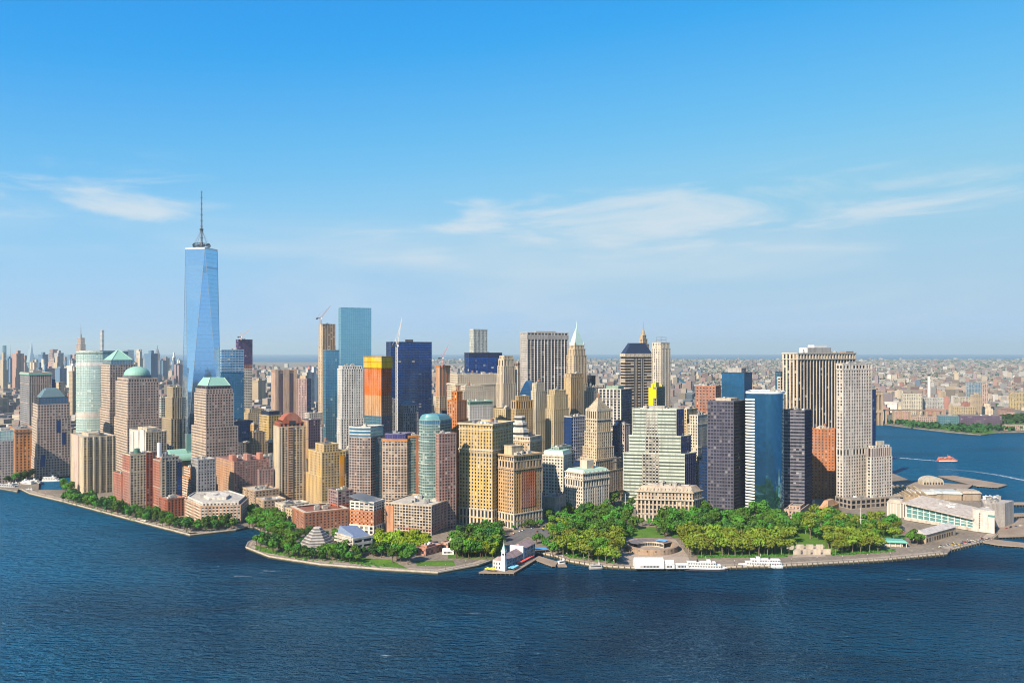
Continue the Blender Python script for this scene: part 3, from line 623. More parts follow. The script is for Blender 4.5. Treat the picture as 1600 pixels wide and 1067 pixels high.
# low polygonal apartment court
P6 = [GP(x, y, GZ) for x, y in ((314, 820), (376, 818), (388, 806), (360, 796), (300, 800), (289, 808))]
r, tp = B('polygon_court', 'low polygonal cream and brick apartment court at the esplanade corner', P6, [(T(789, 1075), 1.0, S(wall((.55, .36, .25)), GW, 3.6, 3.1, .45, .4, .5, .5, WHITEW)), (T(783, 1085), .9)], S(WHITEW, GW, 3.4, 3.1, .5, .4), roof=ROOFL, cl=7)
mb = MB(); q = scl(P6, .42); mb.prism(q, T(783, 1085), T(778, 1090)); child(r, mb, 'roof_pavilion', WHITEW)
# winter-garden vaults
D = 1440
r = empty('vaulted_hall', (PX(275, D), D, GZ), 'green-roofed vaulted hall between the granite office towers', 'building')
mb = MB(); q = rect(246, 262, 300, D, 50); mb.prism(q, GZ, T(716, D)); child(r, mb, 'wall', LIME)
for (xa, ya, ra, za) in ((270, 15, 17, 716), (288, 0, 13, 718)):
    mb = MB(); n = 10; c0 = Vector((PX(xa, D), D + ya, T(za, D))); ax = Vector((cos(radians(40)), sin(radians(40)), 0)); sd = Vector((-ax.y, ax.x, 0))
    rg = [[tuple(c0 + ax * s_ + sd * (ra * cos(pi * i / n)) + Vector((0, 0, ra * .8 * sin(pi * i / n)))) for i in range(n + 1)] for s_ in (-14, -5, 5, 14)]
    mb.loft(rg, 0, True, True, False); child(r, mb, 'vault', COPPER, True)
mb = MB(); mb.box((PX(290, D), D + 20, (T(680, D) + GZ) / 2), (9, 9, T(680, D) - GZ)); child(r, mb, 'glazed_shaft', GGREEN)
# cut-off pyramid granite tower
D = 1375; p = rect(304, 322, 365, D, 52)
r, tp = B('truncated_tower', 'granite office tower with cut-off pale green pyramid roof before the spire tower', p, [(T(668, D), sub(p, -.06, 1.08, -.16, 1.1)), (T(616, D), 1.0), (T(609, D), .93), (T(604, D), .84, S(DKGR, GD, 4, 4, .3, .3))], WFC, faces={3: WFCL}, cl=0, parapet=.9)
pyramid(r, scl(tp[-1][0], .99), tp[-1][1] + .9, T(590, D + 20), .62, COPPER, 'roof_cap'); ribs(r, scl(tp[-1][0], .99), tp[-1][1] + .9, T(590, D + 20), .62, paint((.45, .6, .5), .6, 0, 'copper_rib2'))
# ornate cream tower, mostly shaded
D = 1720; p = rect(255, 268, 292, D, 50)
r, tp = B('setback_cream_tower', 'cream masonry setback tower, shaded below, left of the spire tower', p, [(T(655, D), 1.05), (T(622, D), .8), (T(606, D), .62)], S(wall((.52, .43, .29)), GB, 4, 3.8, .5, .35, .8, .3), cl=2, tank=1)
D = 1760; p = rect(246, 252, 264, D, 50); B('teal_block', 'small teal glass block peeping out right of the dome tower', p, [(T(622, D), 1.0)], S(WHITEW, GTEAL, 6, 4, .1, .4))

# ---------------- the spire tower
D = 1684; th = radians(14); side = 42.0
Pn = Vector((PX(320, D - 24), D - 24)); u = Vector((-cos(th), sin(th))); v = Vector((sin(th), cos(th)))
top4 = [Pn, Pn + v * side, Pn + v * side + u * side, Pn + u * side]; c2 = (top4[0] + top4[2]) / 2
zt = T(391, D); zb = 57.0
base4 = []
for k in range(4):
    m_ = (top4[k] + top4[(k + 1) % 4]) / 2 - c2; base4.append(c2 + m_.normalized() * (61.0 / sqrt(2)))
root = empty('spire_tower', (c2.x, c2.y, GZ), 'very tall tapering blue glass tower with a spire', 'skyscraper')
WG = glass((.36, .61, .87), .05, .92, 0, wob=.003, name='tower_glass', var=.03)
def tri_uv(a, b, c): return
mb = MB()
for k in range(4):
    t0, t1 = top4[k], top4[(k + 1) % 4]; b0 = base4[k]; bp_ = base4[k - 1]
    # inverted triangle under each top edge, upright triangle over each base edge
    mb.q([(b0.x, b0.y, zb), (t1.x, t1.y, zt), (t0.x, t0.y, zt)], ((k * 50, 0), (k * 50 + 10, 80), (k * 50 - 10, 80)))
    mb.q([(bp_.x, bp_.y, zb), (b0.x, b0.y, zb), (t0.x, t0.y, zt)], ((k * 50 + 15, 0), (k * 50 + 35, 0), (k * 50 + 25, 80)))
child(root, mb, 'glass_shaft', WG)
mb = MB()
for k in range(4):
    t0, t1 = top4[k], top4[(k + 1) % 4]; b0 = base4[k]; b1 = base4[k - 1]
    mb.bar((b0.x, b0.y, zb), (t1.x, t1.y, zt), .9); mb.bar((b0.x, b0.y, zb), (t0.x, t0.y, zt), .9); 
child(root, mb, 'edge_trim', paint((.62, .68, .72), .25, .7, 'edge_steel'))
# floor lines: thin proud bands following the taper
mb = MB()
def ring_at(z):
    t = (z - zb) / (zt - zb); out = []
    for k in range(4):
        t0, b0, b1 = top4[k], base4[k - 1], base4[k]
        out.append(b0 + (t0 - b0) * t); out.append(b1 + (t0 - b1) * t)
    return [(q_.x, q_.y) for q_ in out]
for z in np.arange(zb + 8, zt - 3, 8.2):
    ringm(mb, ring_at(z), z, z + .35, .14, .0)
child(root, mb, 'floor_band', paint((.30, .46, .60), .25, .6, 'band_steel'), kind='stuff')
mb = MB(); ringm(mb, ring_at(zt - 34), zt - 46, zt - 33, .22, 0); child(root, mb, 'plant_floor', glass((.28, .50, .72), .2, .8, 0, wob=.02, name='plant_louvre'))
mb = MB(); ringm(mb, [(q.x, q.y) for q in top4], zt - .5, zt + 3, .3, .6); child(root, mb, 'parapet', paint((.66, .70, .74), .3, .5, 'parapet_steel'))
mb = MB(); mb.prism(scl([(q.x, q.y) for q in base4], 1.002), GZ, zb, False, uvw=(4, 4)); child(root, mb, 'podium', GPALE)
mb = MB(); mb.q([(q.x, q.y, zt + .5) for q in top4]); child(root, mb, 'roof', ROOFG)
for k, (rr, zz) in enumerate(((14.5, 4), (16.5, 6.5), (17, 9), (15.5, 11.5))):
    mb = MB(); q = [(c2.x + rr * cos(2 * pi * i / 28), c2.y + rr * sin(2 * pi * i / 28)) for i in range(28)]; ringm(mb, q, zt + zz, zt + zz + 1.1, .0, 1.6); child(root, mb, 'platform_ring', DARK)
mb = MB()
for i in range(14):
    a = 2 * pi * i / 14; mb.bar((c2.x + 13 * cos(a), c2.y + 13 * sin(a), zt), (c2.x + 16 * cos(a), c2.y + 16 * sin(a), zt + 12), .6)
child(root, mb, 'ring_strut', STEEL, kind='stuff')
zs = T(296, D); mb = MB(); z = zt + 3; rr = 2.4; k = 0
mb.cyl((c2.x, c2.y), 4.5, zt, zt + 16, 10, 3)
while z < zs - 6:
    z2 = min(zs - 3, z + 11); mb.cyl((c2.x, c2.y), rr, z, z2, 8, rr * .93); mb.cyl((c2.x, c2.y), rr + 1.3, z2 - .9, z2, 8); z = z2; rr = max(.7, rr * .90)
mb.cyl((c2.x, c2.y), .7, z, zs, 6, .3)
child(root, mb, 'spire', paint((.22, .24, .27), .4, .5, 'spire_steel'))
zc = zt + 38; mb = MB(); mb.cyl((c2.x, c2.y), 3.6, zc, zc + 3.5, 10); child(root, mb, 'spire_collar', DARK)
for i in range(8):
    a = 2 * pi * i / 8 + .2; mb = MB(); mb.bar((c2.x + 14 * cos(a), c2.y + 14 * sin(a), zt + 12), (c2.x + 1.5 * cos(a), c2.y + 1.5 * sin(a), zc), .35); child(root, mb, 'guy_cable', STEEL)
HERO.append(((c2.x, c2.y), 45))

# ---------------- behind and right of it
D = 1815; p = rect(340, 346, 381, D, 54)
r, tp = B('blue_banded_tower', 'blue glass tower with pale banded top right of the spire tower', p, [(T(583, D), 1.0), (T(547, D), 1.0, S(wall((.5, .6, .68), .4), GCYAN, 5, 4.4, .06, .30, .3, .3, wall((.55, .66, .74), .4)))], S(NAVYW, GCYAN, 3, 4.2, .05, .10, .25, .15, wall((.10, .25, .42), .4)), cl=1, parapet=1)
D = 2470; p = rect(369, 373, 394, D, 56)
r, tp = B('dark_wrapped_tower', 'unfinished tower with dark purple wrapped top and pale lower floors', p, [(T(640, D), 1.0, S(WHITEW, GD, 5, 4, .08, .5)), (T(577, D), 1.0, S(WHITEW, GD, 5, 4, .1, .5)), (T(570, D), 1.0, S(REDB, GD, 5, 4, .5, .5)), (T(531, D), 1.02, S(wall((.08, .05, .14), .6), glass((.05, .035, .11), .4, 0, .05), 6, 4.2, .12, .2))], S(WHITEW, GD), cl=2)
D = 2444; p = rect(424, 430, 464, D, 58)
r, tp = B('windowless_slab', 'windowless pink-brown tower with dark vertical recesses', p, [(T(579, D), 1.0)], S(wall((.52, .36, .27)), wall((.5, .34, .26)), 60, 60, .3, .02), cl=4, cornice=[(T(581, D), 2, .3, BROWN)])
L_ = (Vector(p[1]) - Vector(p[0])).length
for a, b_ in ((.22, .36), (.68, .82)):
    mb = MB(); mb.prism(sub(p, a, b_, -.02, .0), GZ, T(583, D)); child(r, mb, 'dark_recess', wall((.09, .06, .1)))
for a in (.0, .36, .5, .86):
    mb = MB(); mb.prism(sub(p, a, a + .14, -.045, .0), GZ, T(577, D)); child(r, mb, 'wall_fin', wall((.54, .38, .28)))
D = 2400; p = rect(464, 479, 486, D, 20); B('pink_court_tower', 'slim pinkish tower with dark blue side beyond the windowless slab', p, [(T(592, D), 1.0)], S(wall((.5, .34, .32)), GD, 4, 4, .5, .3), faces={0: S(NAVYW, GNAVY, 4, 4, .1, .3)}, pent=(.6, 8, SAND))
D = 1930; p = rect(381, 388, 414, D, 55); B('beige_hotel', 'broad beige masonry block right of the spire tower', p, [(T(646, D), 1.0), (T(640, D), .8)], S(wall((.58, .46, .28)), GD, 3.6, 3.6, .5, .4), cl=4, tank=2)
D = 1750; p = rect(343, 352, 395, D, 52); B('navy_podium_block', 'shaded navy glass block at the foot of the blue banded tower', p, [(T(660, D), 1.0)], S(NAVYW, GNAVY, 4, 4.2, .1, .2), cl=2)
D = 1620; p = rect(398, 412, 432, D, 50); B('blue_step_block', 'dark blue stepped office block behind the red-topped tower', p, [(T(668, D), 1.0), (T(653, D), .7)], S(NAVYW, GNAVY, 4, 4, .08, .25), cl=2)
D = 1640; p = rect(392, 397, 404, D, 40); B('orange_sliver', 'thin orange-cream building wedged between dark blue blocks', p, [(T(664, D), 1.0)], S(wall((.62, .38, .12)), GD, 4, 4, .6, .4), cl=1)
D = 1560; p = rect(405, 420, 440, D, 50); B('golden_attic_block', 'golden stone block with blue mansard behind the red-topped tower', p, [(T(650, D), 1.0), (T(644, D), .8, S(NAVYW, GNAVY))], S(wall((.6, .43, .18)), GD, 4, 4, .5, .4), cl=3)
# red-topped apartment tower
D = 1225; p = rect(428, 436, 477, D, 62)
r, tp = B('red_topped_tower', 'tall tan apartment tower with curved red roof gable', p, [(T(668, D), 1.0), (T(662, D), .92, S(wall((.42, .13, .08)), GD, 5, 4, .5, .3))], S(wall((.56, .44, .3)), GD, 3.3, 3.0, .38, .34, .5, .35), faces={3: S(CREAM, GW, 6, 2.9, .8, .3)}, cl=0)
for a, b_, m_ in ((.36, .52, WINE), (.0, .1, CREAM), (.93, 1.02, wall((.58, .36, .18)))):
    bay(r, 'wall_bay', sub(p, a, b_, -.03, .03), GZ, T(668, D), S(m_, GD, 3, 2.95, .2, .34, .4, .6, SAND) if m_ is WINE else S(m_, GD, 4, 2.95, .55, .4))
RED = wall((.42, .13, .08)); n = 12
for v0, v1, zz in ((.0, .12, 0), (.12, .9, -2)):
    ring = []; zb_ = T(662, D); hh = T(645, D) - zb_
    for i in range(n + 1):
        a = i / n; ring.append((.14 + .72 * a, zb_ + (hh + zz) * (.35 + .65 * sin(pi * a)) if 0 < i < n else zb_ + 4))
    for vv, nm in ((v0, 0),):
        mb = MB(); front = [(*locl(p, a, v0), z) for a, z in ring]; back = [(*locl(p, a, v1), z) for a, z in ring]
        mb.q([(*locl(p, .14, v0), zb_)] + [(*locl(p, .86, v0), zb_)] + front[::-1]); mb.q(([(*locl(p, .14, v1), zb_)] + [(*locl(p, .86, v1), zb_)] + back[::-1])[::-1])
        for i in range(n): mb.q([front[i], front[i + 1], back[i + 1], back[i]])
        child(r, mb, 'curved_gable', RED)
mb = MB(); mb.prism(sub(p, .38, .62, -.01, .02), T(664, D), T(658, D)); child(r, mb, 'gable_window', DARK)
D = 1400; p = rect(472, 482, 500, D, 52); B('purple_tower', 'dark purple tower right behind the red-topped tower', p, [(T(657, D), 1.0)], S(wall((.14, .10, .17)), GD, 3.4, 3.8, .4, .4), faces={3: S(wall((.5, .33, .18)), GD, 5, 4, .8, .3)}, cl=3)
D = 1985; p = rect(498, 504, 524, D, 56)
r, tp = B('concrete_frame_tower', 'unfinished slender tower of bare tan floor frames under a crane', p, [(T(540, D), 1.0), (T(506, D), .96)], S(wall((.56, .40, .26)), glass((.05, .045, .05), .6, 0, .2), 5, 4, .32, .28, .7, .6), faces={3: S(wall((.6, .48, .34)), GD, 12, 8, .8, .2)}, cl=1, parapet=0)
D = 1500; p = rect(505, 509, 530, D, 58); B('slim_teal_tower', 'slim teal glass tower in front of the concrete frame tower', p, [(T(548, D), 1.0)], S(wall((.14, .28, .36), .4), GTEAL, 3.2, 3.9, .06, .10, .3, .2), cl=1)
D = 1633; p = rect(529, 533, 580, D, 62); B('sheer_glass_tower', 'tall sheer pale blue glass slab rising above the centre left', p, [(T(481, D), 1.0)], S(wall((.26, .48, .58), .3), GWTC4, 3, 4.1, .03, .05, .2, .15), cl=0, parapet=1)
D = 1395; p = rect(528, 534, 567, D, 60)
WT = S(wall((.74, .72, .68)), GBLK, 3.4, 3.5, .5, .3, .6, .3)
r, tp = B('white_hotel_tower', 'white tower with dark window columns and wider stepped base', p, [(T(655, D), 1.05), (T(577, D), 1.0), (T(573, D), .9)], WT, cl=3)
mb = MB(); mb.prism(sub(p, .62, .92, -.015, .0), T(655, D), T(583, D), uvw=(3, 3.5)); child(r, mb, 'glass_bay', GGREEN)
for a in (.62, .77, .92):
    mb = MB(); mb.prism(sub(p, a - .015, a + .015, -.035, .0), T(655, D), T(580, D)); child(r, mb, 'bay_pier', WHITEW)
# orange netted tower
D = 1300; n = 10; P0 = rect(570, 596, 611, D, 38)
arc = []
A_, B_ = Vector(P0[3]), Vector(P0[0])
for i in range(n + 1):
    t = i / n; q = A_ + (B_ - A_) * t; nn = Vector((-(B_ - A_).y, (B_ - A_).x)).normalized(); arc.append(tuple(q - nn * 3.2 * sin(pi * t) * -1 if False else q + Vector(((B_ - A_).y, -(B_ - A_).x)).normalized() * 3.2 * sin(pi * t)))
poly = arc + [P0[1], P0[2]]
ON = wall((.66, .22, .07), .9); ONY = wall((.66, .34, .14), .9)
r, tp = B('orange_netted_tower', 'half-built tower wrapped in orange netting with a yellow crown', poly, [(T(650, D), 1.0, S(wall((.22, .28, .28)), GTEAL, 3, 3.6, .08, .2)), (T(618, D), 1.0, S(ONY, wall((.60, .34, .16)), 3.2, 3.6, .10, .12)), (T(574, D), 1.0, S(ON, wall((.66, .20, .07)), 3.2, 3.6, .10, .12))], S(ON, wall((.66, .2, .07)), 3.2, 3.6), cl=0, parapet=0)
mb = MB(); q = offset(poly, 1.6); mb.prism(q, T(575, D), T(557, D)); child(r, mb, 'yellow_cocoon', wall((.72, .44, .01), .7))
mb = MB(); ringm(mb, offset(poly, 1.9), T(566, D), T(565, D), .2, .5); ringm(mb, offset(poly, 1.9), T(558, D), T(556.6, D), .3, 1.0); child(r, mb, 'cocoon_rail', wall((.55, .30, .0), .7))
q = [P0[0], P0[1], P0[2], locl(P0, 0, .12)]
fb = MB(); fs = MB(); facade(fb, fs, [P0[0], P0[1], P0[2], P0[3]], 0, GZ, T(574, D), S(ON, GD, 3, 3.6, .22, .25, .9, .6)); child(r, fb, 'hoist_frame', wall((.5, .1, .05)), kind='stuff'); child(r, fs, 'slab_edge', wall((.28, .08, .12)), kind='stuff')
D = 1665; p = rect(604, 611, 674, D, 62); B('navy_slab', 'broad dark navy steel slab behind the orange netted tower', p, [(T(535, D), 1.0)], S(wall((.025, .05, .13), .5), GNAVY, 7, 4.2, .10, .42, .6, .4, wall((.018, .04, .115), .4)), cl=0, pent=(.18, 5, DKGR), roof=ROOFD)
D = 1345; p = rect(622, 630, 653, D, 56)
r, tp = B('grey_hip_tower', 'grey stepped tower with small hipped roof before the navy slab', p, [(T(646, D), 1.0), (T(634, D), .86)], S(wall((.34, .31, .33)), GB, 3, 3.7, .45, .3, .6, .3), cl=0); pyramid(r, scl(p, .8), T(634, D), T(627, D), .4, wall((.2, .26, .3), .5), 'hipped_roof')
D = 1420; p = rect(606, 611, 621, D, 55); B('grey_side_tower', 'narrow grey tower behind the white crane mast', p, [(T(625, D), 1.0)], S(wall((.38, .36, .36)), GB, 3, 3.6, .5, .3), cl=1)
D = 1900; p = rect(681, 687, 703, D, 50); B('orange_frame_block', 'small orange-wrapped construction block under a red crane', p, [(T(620, D), 1.0, S(SAND, GD, 4, 4, .5, .4)), (T(574, D), 1.0, S(wall((.6, .25, .13)), wall((.55, .36, .22)), 8, 4, .3, .12)), (T(572, D), 1.03)], S(ORANGE, GD), cl=1)
# riverside glass and brick apartment towers
def curvef(xl, xr, D0, bow, dep, th, n=8):
    a = Vector((PX(xl, D0 + tan(th) * 0), D0)); b = Vector((PX(xr, D0), D0)); rot = th
    pts = []
    for i in range(n + 1):
        t = i / n; pts.append((a.x + (b.x - a.x) * t, D0 + (b.x - a.x) * (1 - t) * tan(rot) - bow * sin(pi * t)))
    return pts + [(pts[-1][0] + dep * .5, pts[-1][1] + dep), (pts[0][0] + dep * .5, pts[0][1] + dep)]
BG = wall((.45, .33, .28)); 
D = 1105; p = curvef(544, 579, D, 2.5, 26, .25)
r, tp = B('curved_pink_tower', 'pinkish brick apartment tower with curved glass top bands', p, [(T(684, D), 1.0), (T(668, D), .97, S(WHITEW, GTEAL, 4, 3.8, .0, .35))], S(BG, GW, 3.0, 2.95, .34, .30, .3, .45, wall((.52, .42, .38))), cl=2)
D = 1112; p = rect(578, 582, 600, D, 60); B('dark_joint_tower', 'dark glass tower wing joining the two curved apartment towers', p, [(T(686, D), 1.0)], S(wall((.18, .2, .22)), GTEAL, 3, 3, .2, .35), cl=3)
D = 1082; p = curvef(597, 636, D, 2.5, 26, .12)
r, tp = B('curved_brown_tower', 'brown brick apartment tower with orange-edged curved top', p, [(T(688, D), 1.0), (T(679, D), .8, S(wall((.16, .15, .3), .5), glass((.06, .06, .2), .2, .3, 0), 5, 5, .1, .1))], S(wall((.50, .38, .29)), GW, 3.0, 2.95, .36, .30, .3, .45, wall((.54, .44, .36))), cl=2, cornice=[(T(690, D), 3.5, .5, ORANGE)])
D = 1086; p = rect(634, 638, 655, D, 66); r, tp = B('green_glass_wing', 'green glass apartment wing edged in orange brick beside rounded glass tower', p, [(T(682, D), 1.0)], S(wall((.36, .36, .33)), GGREEN, 3.2, 2.95, .15, .35, .3, .45), cl=2, cornice=[(T(684, D), 3, .4, ORANGE)])
mb = MB(); mb.prism(sub(p, .7, 1.0, -.05, .0), GZ, T(684, D)); child(r, mb, 'brick_strip', wall((.5, .22, .13)))
# rounded glass tower
D = 1052; pts = []; xa, xb = PX(653, D), PX(687, D); n = 10
for i in range(n + 1):
    t = i / n; pts.append((xa + (xb - xa) * t, D + 5 + 10 * max(0, .35 - t) ** 1.5 * 4 - 2.5 * sin(pi * t)))
pts += [(xb + 12, D + 34), (xa + 12, D + 36)]
r, tp = B('rounded_glass_tower', 'green glass apartment tower with rounded barrel top', pts, [(T(664, D), 1.0), (T(657, D), .98, S(wall((.35, .5, .48), .4), GTEAL, 3, 4, .05, .2)), ], S(wall((.34, .39, .36), .5), GGREEN, 3.2, 2.95, .16, .28, .25, .5, wall((.40, .47, .43), .5)), cl=0, parapet=.6)
f = tp[-1][0]; z = tp[-1][1]; mb = MB(); mb.loft([[(*q, z) for q in scl(f, .97)], [(*q, z + 4) for q in scl(f, .9)], [(*q, z + 6.5) for q in scl(f, .72)], [(*q, z + 7.5) for q in scl(f, .4)]]); child(r, mb, 'barrel_top', paint((.20, .42, .42), .3, .4, 'teal_metal'))
for k in range(7):
    zz = T(690 + 18 * k, D); q = offset(f, 1.2)[:6]; mb = MB(); strip_ = [(*a, zz) for a in q]; s2 = [(*a, zz + 1.1) for a in q]
    for i in range(5): mb.q([strip_[i], strip_[i + 1], s2[i + 1], s2[i]]); mb.q([(*f[i], zz), (*f[i + 1], zz), strip_[i + 1], strip_[i]][::-1])
    child(r, mb, 'balcony', wall((.5, .58, .52)))
D = 1036; p = rect(682, 686, 712, D, 58); B('brick_balcony_tower', 'reddish brick tower with dark balconies attached to the rounded glass tower', p, [(T(679, D), 1.0)], S(wall((.44, .26, .22)), GD, 3.3, 2.95, .36, .34, .6, .4, wall((.46, .3, .26))), cl=3, roof=ROOFD)
D = 1005; p = rect(603, 674, 712, D, 22)
r, tp = B('gridded_podium', 'low cream gridded apartment podium below the rounded glass tower', p, [(T(791, D), 1.0)], S(wall((.60, .48, .36)), GW, 3.1, 2.95, .28, .30, .35, .5, wall((.62, .53, .42))), faces={0: S(wall((.42, .28, .25)), GD, 3.2, 2.95, .4, .4)}, roof=ROOFL, cl=9, cornice=[(GZ + 6, 1, .3, PINKB)])
mb = MB(); mb.prism(sub(p, -.02, 0.01, .82, 1.0), GZ, T(794, D)); child(r, mb, 'corner_bay', wall((.55, .27, .15)))
# cream tower with orange slab
D = 1170; p = rect(482, 503, 540, D, 55)
r, tp = B('golden_apartment_tower', 'golden brick apartment tower with an orange blank side panel', p, [(T(745, D), sub(p, -.02, 1.0, -.02, 1.1)), (T(708, D), 1.0), (T(697, D), .6)], S(wall((.62, .47, .24)), GD, 3.4, 3.1, .40, .38, .4, .36), faces={3: S(wall((.64, .44, .2)), GD, 4, 2.95, .6, .4)}, cl=3, tank=1)
mb = MB(); mb.prism(sub(p, .74, .93, -.03, .02), T(764, D), T(714, D)); child(r, mb, 'orange_panel', wall((.72, .32, .03)))
D = 1200; p = rect(536, 540, 553, D, 55); B('cream_back_block', 'cream roofscape block behind the golden apartment tower', p, [(T(704, D), 1.0)], S(LIME, GD, 4, 3.4, .5, .4), cl=3)
# orange and white curved-roof building
D = 1010; p = rect(547, 584, 600, D, 22)
r, tp = B('orange_museum_hotel', 'orange and white mid-rise with a swooping metal roof at the park', p, [(GZ + 9, 1.0, S(WHITEW, GD, 5, 4.5, .4, .3)), (T(800, D), 1.0), (T(786, D), .98, S(WHITEW, GD, 5, 3.5, .3, .45))], S(wall((.66, .25, .10)), GD, 4.2, 3.4, .6, .45, .3, .3), cl=0)
mb = MB(); a = [locl(p, u_, v_) for u_, v_ in ((-.05, -.04), (1.05, -.04), (1.05, 1.04), (-.05, 1.04))]; z = T(782, D)
mb.loft([[(*a[0], z - 5), (*a[1], z - 4), (*a[2], z + 3), (*a[3], z + 3)], [(*a[0], z - 3.8), (*a[1], z - 2.8), (*a[2], z + 4.2), (*a[3], z + 4.2)]], 0, True, True); child(r, mb, 'metal_roof', paint((.30, .36, .42), .3, .6, 'zinc'))
D = 1075; p = rect(514, 528, 552, D, 50)
r, tp = B('mauve_midrise', 'mauve gridded mid-rise with planted roof beside orange mid-rise', p, [(T(790, D), 1.0, S(wall((.5, .18, .12)), GD, 4, 3.3, .4, .4)), (T(768, D), 1.0)], S(MAUVE, GB, 4, 3.3, .3, .35, .4, .4), cl=2, roof=wall((.10, .17, .06)))
# low tan blocks round the cove
def low(name, label, q, ytop, D, st, **k): return B(name, label, q, [(T(ytop, D), 1.0)], st, roof=k.pop('roof', ROOFL), **k)
LT = S(wall((.58, .42, .28)), GD, 4, 3.1, .5, .45, .3, .3)
D = 1180; low('tan_corner_block', 'tan mid-rise with pale roof left of the red-topped tower foot', rect(379, 399, 436, D, 50), 768, D, LT, cl=4, tank=1)
D = 1120; low('tan_wing', 'tan brick wing with dark balconies below the red-topped tower', rect(401, 412, 446, D, 55), 783, D, LT, cl=3)
D = 1085; low('pale_terrace_block', 'pale terraced block in front of the red-topped tower', rect(431, 443, 482, D, 52), 790, D, S(LIME, GD, 4, 3.1, .5, .45), cl=5)
D = 1065; low('sandy_low_block', 'sandy low block with set-back roof behind the red courtyard block', rect(446, 457, 505, D, 50), 797, D, S(SAND, GD, 4, 3.1, .5, .45), cl=5)
D = 1030; p = rect(455, 476, 544, D, 58)
r, tp = B('red_court_block', 'red brick courtyard block with pale flat roof rim near the museum', p, [(T(803, D), 1.0)], S(wall((.50, .22, .13)), GD, 3.8, 3.1, .55, .45, .3, .3), roof=wall((.30, .12, .08)), cl=3, parapet=1.6)
mb = MB(); ringm(mb, p, T(803, D) + 1.62, T(803, D) + 2.0, .5, 3.5); child(r, mb, 'roof_rim', wall((.66, .58, .48)))
D = 1215; p = rect(338, 366, 420, D, 52)
r, tp = B('pink_brick_block', 'wide pink brick apartment block below the cut-off pyramid tower', p, [(T(722, D), 1.0)], S(wall((.40, .23, .21)), GB, 3.2, 3, .5, .4, .3, .3, wall((.44, .28, .26))), faces={3: S(wall((.60, .36, .22)), GD, 3.6, 3, .55, .45)}, cl=6, roof=wall((.3, .15, .12)))
for a, b_ in ((.42, .52), (.0, .12), (.8, .9)):
    mb = MB(); mb.prism(sub(p, a, b_, .1, .3), T(722, D), T(712, D)); child(r, mb, 'roof_bulkhead', PINKB)
D = 1230; low('mauve_low_wing', 'low mauve wing right of the pink brick block', rect(398, 405, 427, D, 55), 735, D, S(MAUVE, GB, 3.4, 3.2, .5, .4), cl=3)
D = 1330; low('pale_school', 'pale flat-roofed block with green terrace behind the mauve wing', rect(405, 412, 432, D, 55), 714, D, S(wall((.45, .45, .48)), GD, 4, 4, .5, .4), cl=2, roof=wall((.12, .2, .09)))
# hexagonal stepped museum
c_ = GP(496, 861, GZ); r = empty('stepped_museum', (*c_, GZ), 'white hexagonal museum with stepped pyramid roof on the waterfront lawn', 'museum')
def hexa(rr, rot=.2): return [(c_[0] + rr * cos(pi / 3 * i + rot), c_[1] + rr * sin(pi / 3 * i + rot)) for i in range(6)]
HW = wall((.60, .57, .53)); mb = MB(); mb.prism(hexa(17.5), GZ, GZ + 9); child(r, mb, 'wall', HW)
for i in range(6):
    h6 = hexa(17.55)
    for k in range(5):
        a, b_ = Vector(h6[i]), Vector(h6[(i + 1) % 6]); q = a + (b_ - a) * ((k + .5) / 5); an = atan2((b_ - a).y, (b_ - a).x); mb = MB(); mb.box((q.x, q.y, GZ + 6.6), (1.7, .25, 2.2), an); child(r, mb, 'window', GD)
z = GZ + 9
for k in range(6):
    mb = MB(); mb.prism(hexa(18.2 - k * 2.35), z, z + 1.0, True, True); child(r, mb, 'roof_tier', HW)
    mb = MB(); mb.prism(hexa(17.0 - k * 2.35), z + 1.0, z + 2.6); child(r, mb, 'tier_louvre', wall((.20, .19, .20))); z += 2.6
mb = MB(); mb.prism(hexa(18.2 - 6 * 2.35), z, z + 1.2, True, True); child(r, mb, 'roof_cap', HW)
HERO.append((c_, 20))
D = 905; r, tp = B('memorial_wing', 'white museum wing with sloping grey roof beside the stepped museum', rect(527, 552, 582, D, 48), [(GZ + 6, 1.0), (GZ + 17, .98)], S(wall((.62, .57, .5)), GD, 14, 5.4, .2, .5, .3, .4), cl=0)
p = tp[-1][0]; z = tp[-1][1]; mb = MB(); mb.loft([[(*locl(p, -.02, -.02), z), (*locl(p, 1.02, -.02), z - 1), (*locl(p, 1.02, 1.02), z), (*locl(p, -.02, 1.02), z)], [(*locl(p, .06, .1), z + 3.5), (*locl(p, .98, .1), z + .6), (*locl(p, .98, .95), z + 7), (*locl(p, .06, .95), z + 10)]]); child(r, mb, 'sloping_roof', paint((.26, .33, .46), .4, .3, 'slate_blue'))
for k in range(3):
    mb = MB(); mb.prism(sub(p, -.12 + .03 * k, 0, .05, 1.1), z - 6 + 3.4 * k, z - 4.4 + 3.4 * k, True, True); child(r, mb, 'terrace_band', wall((.62, .57, .5)))
# ------------------------------------------------------------------ centre
D = 1100; p = rect(699, 714, 729, D, 45)
r, tp = B('rust_brick_tower', 'slender rust-orange brick tower behind the yellow stone office block', p, [(T(656, D), 1.15), (T(627, D), 1.0), (T(613, D), .55)], S(wall((.52, .21, .08)), GD, 3.4, 3.5, .6, .4, .3, .2), cl=0, tank=1)
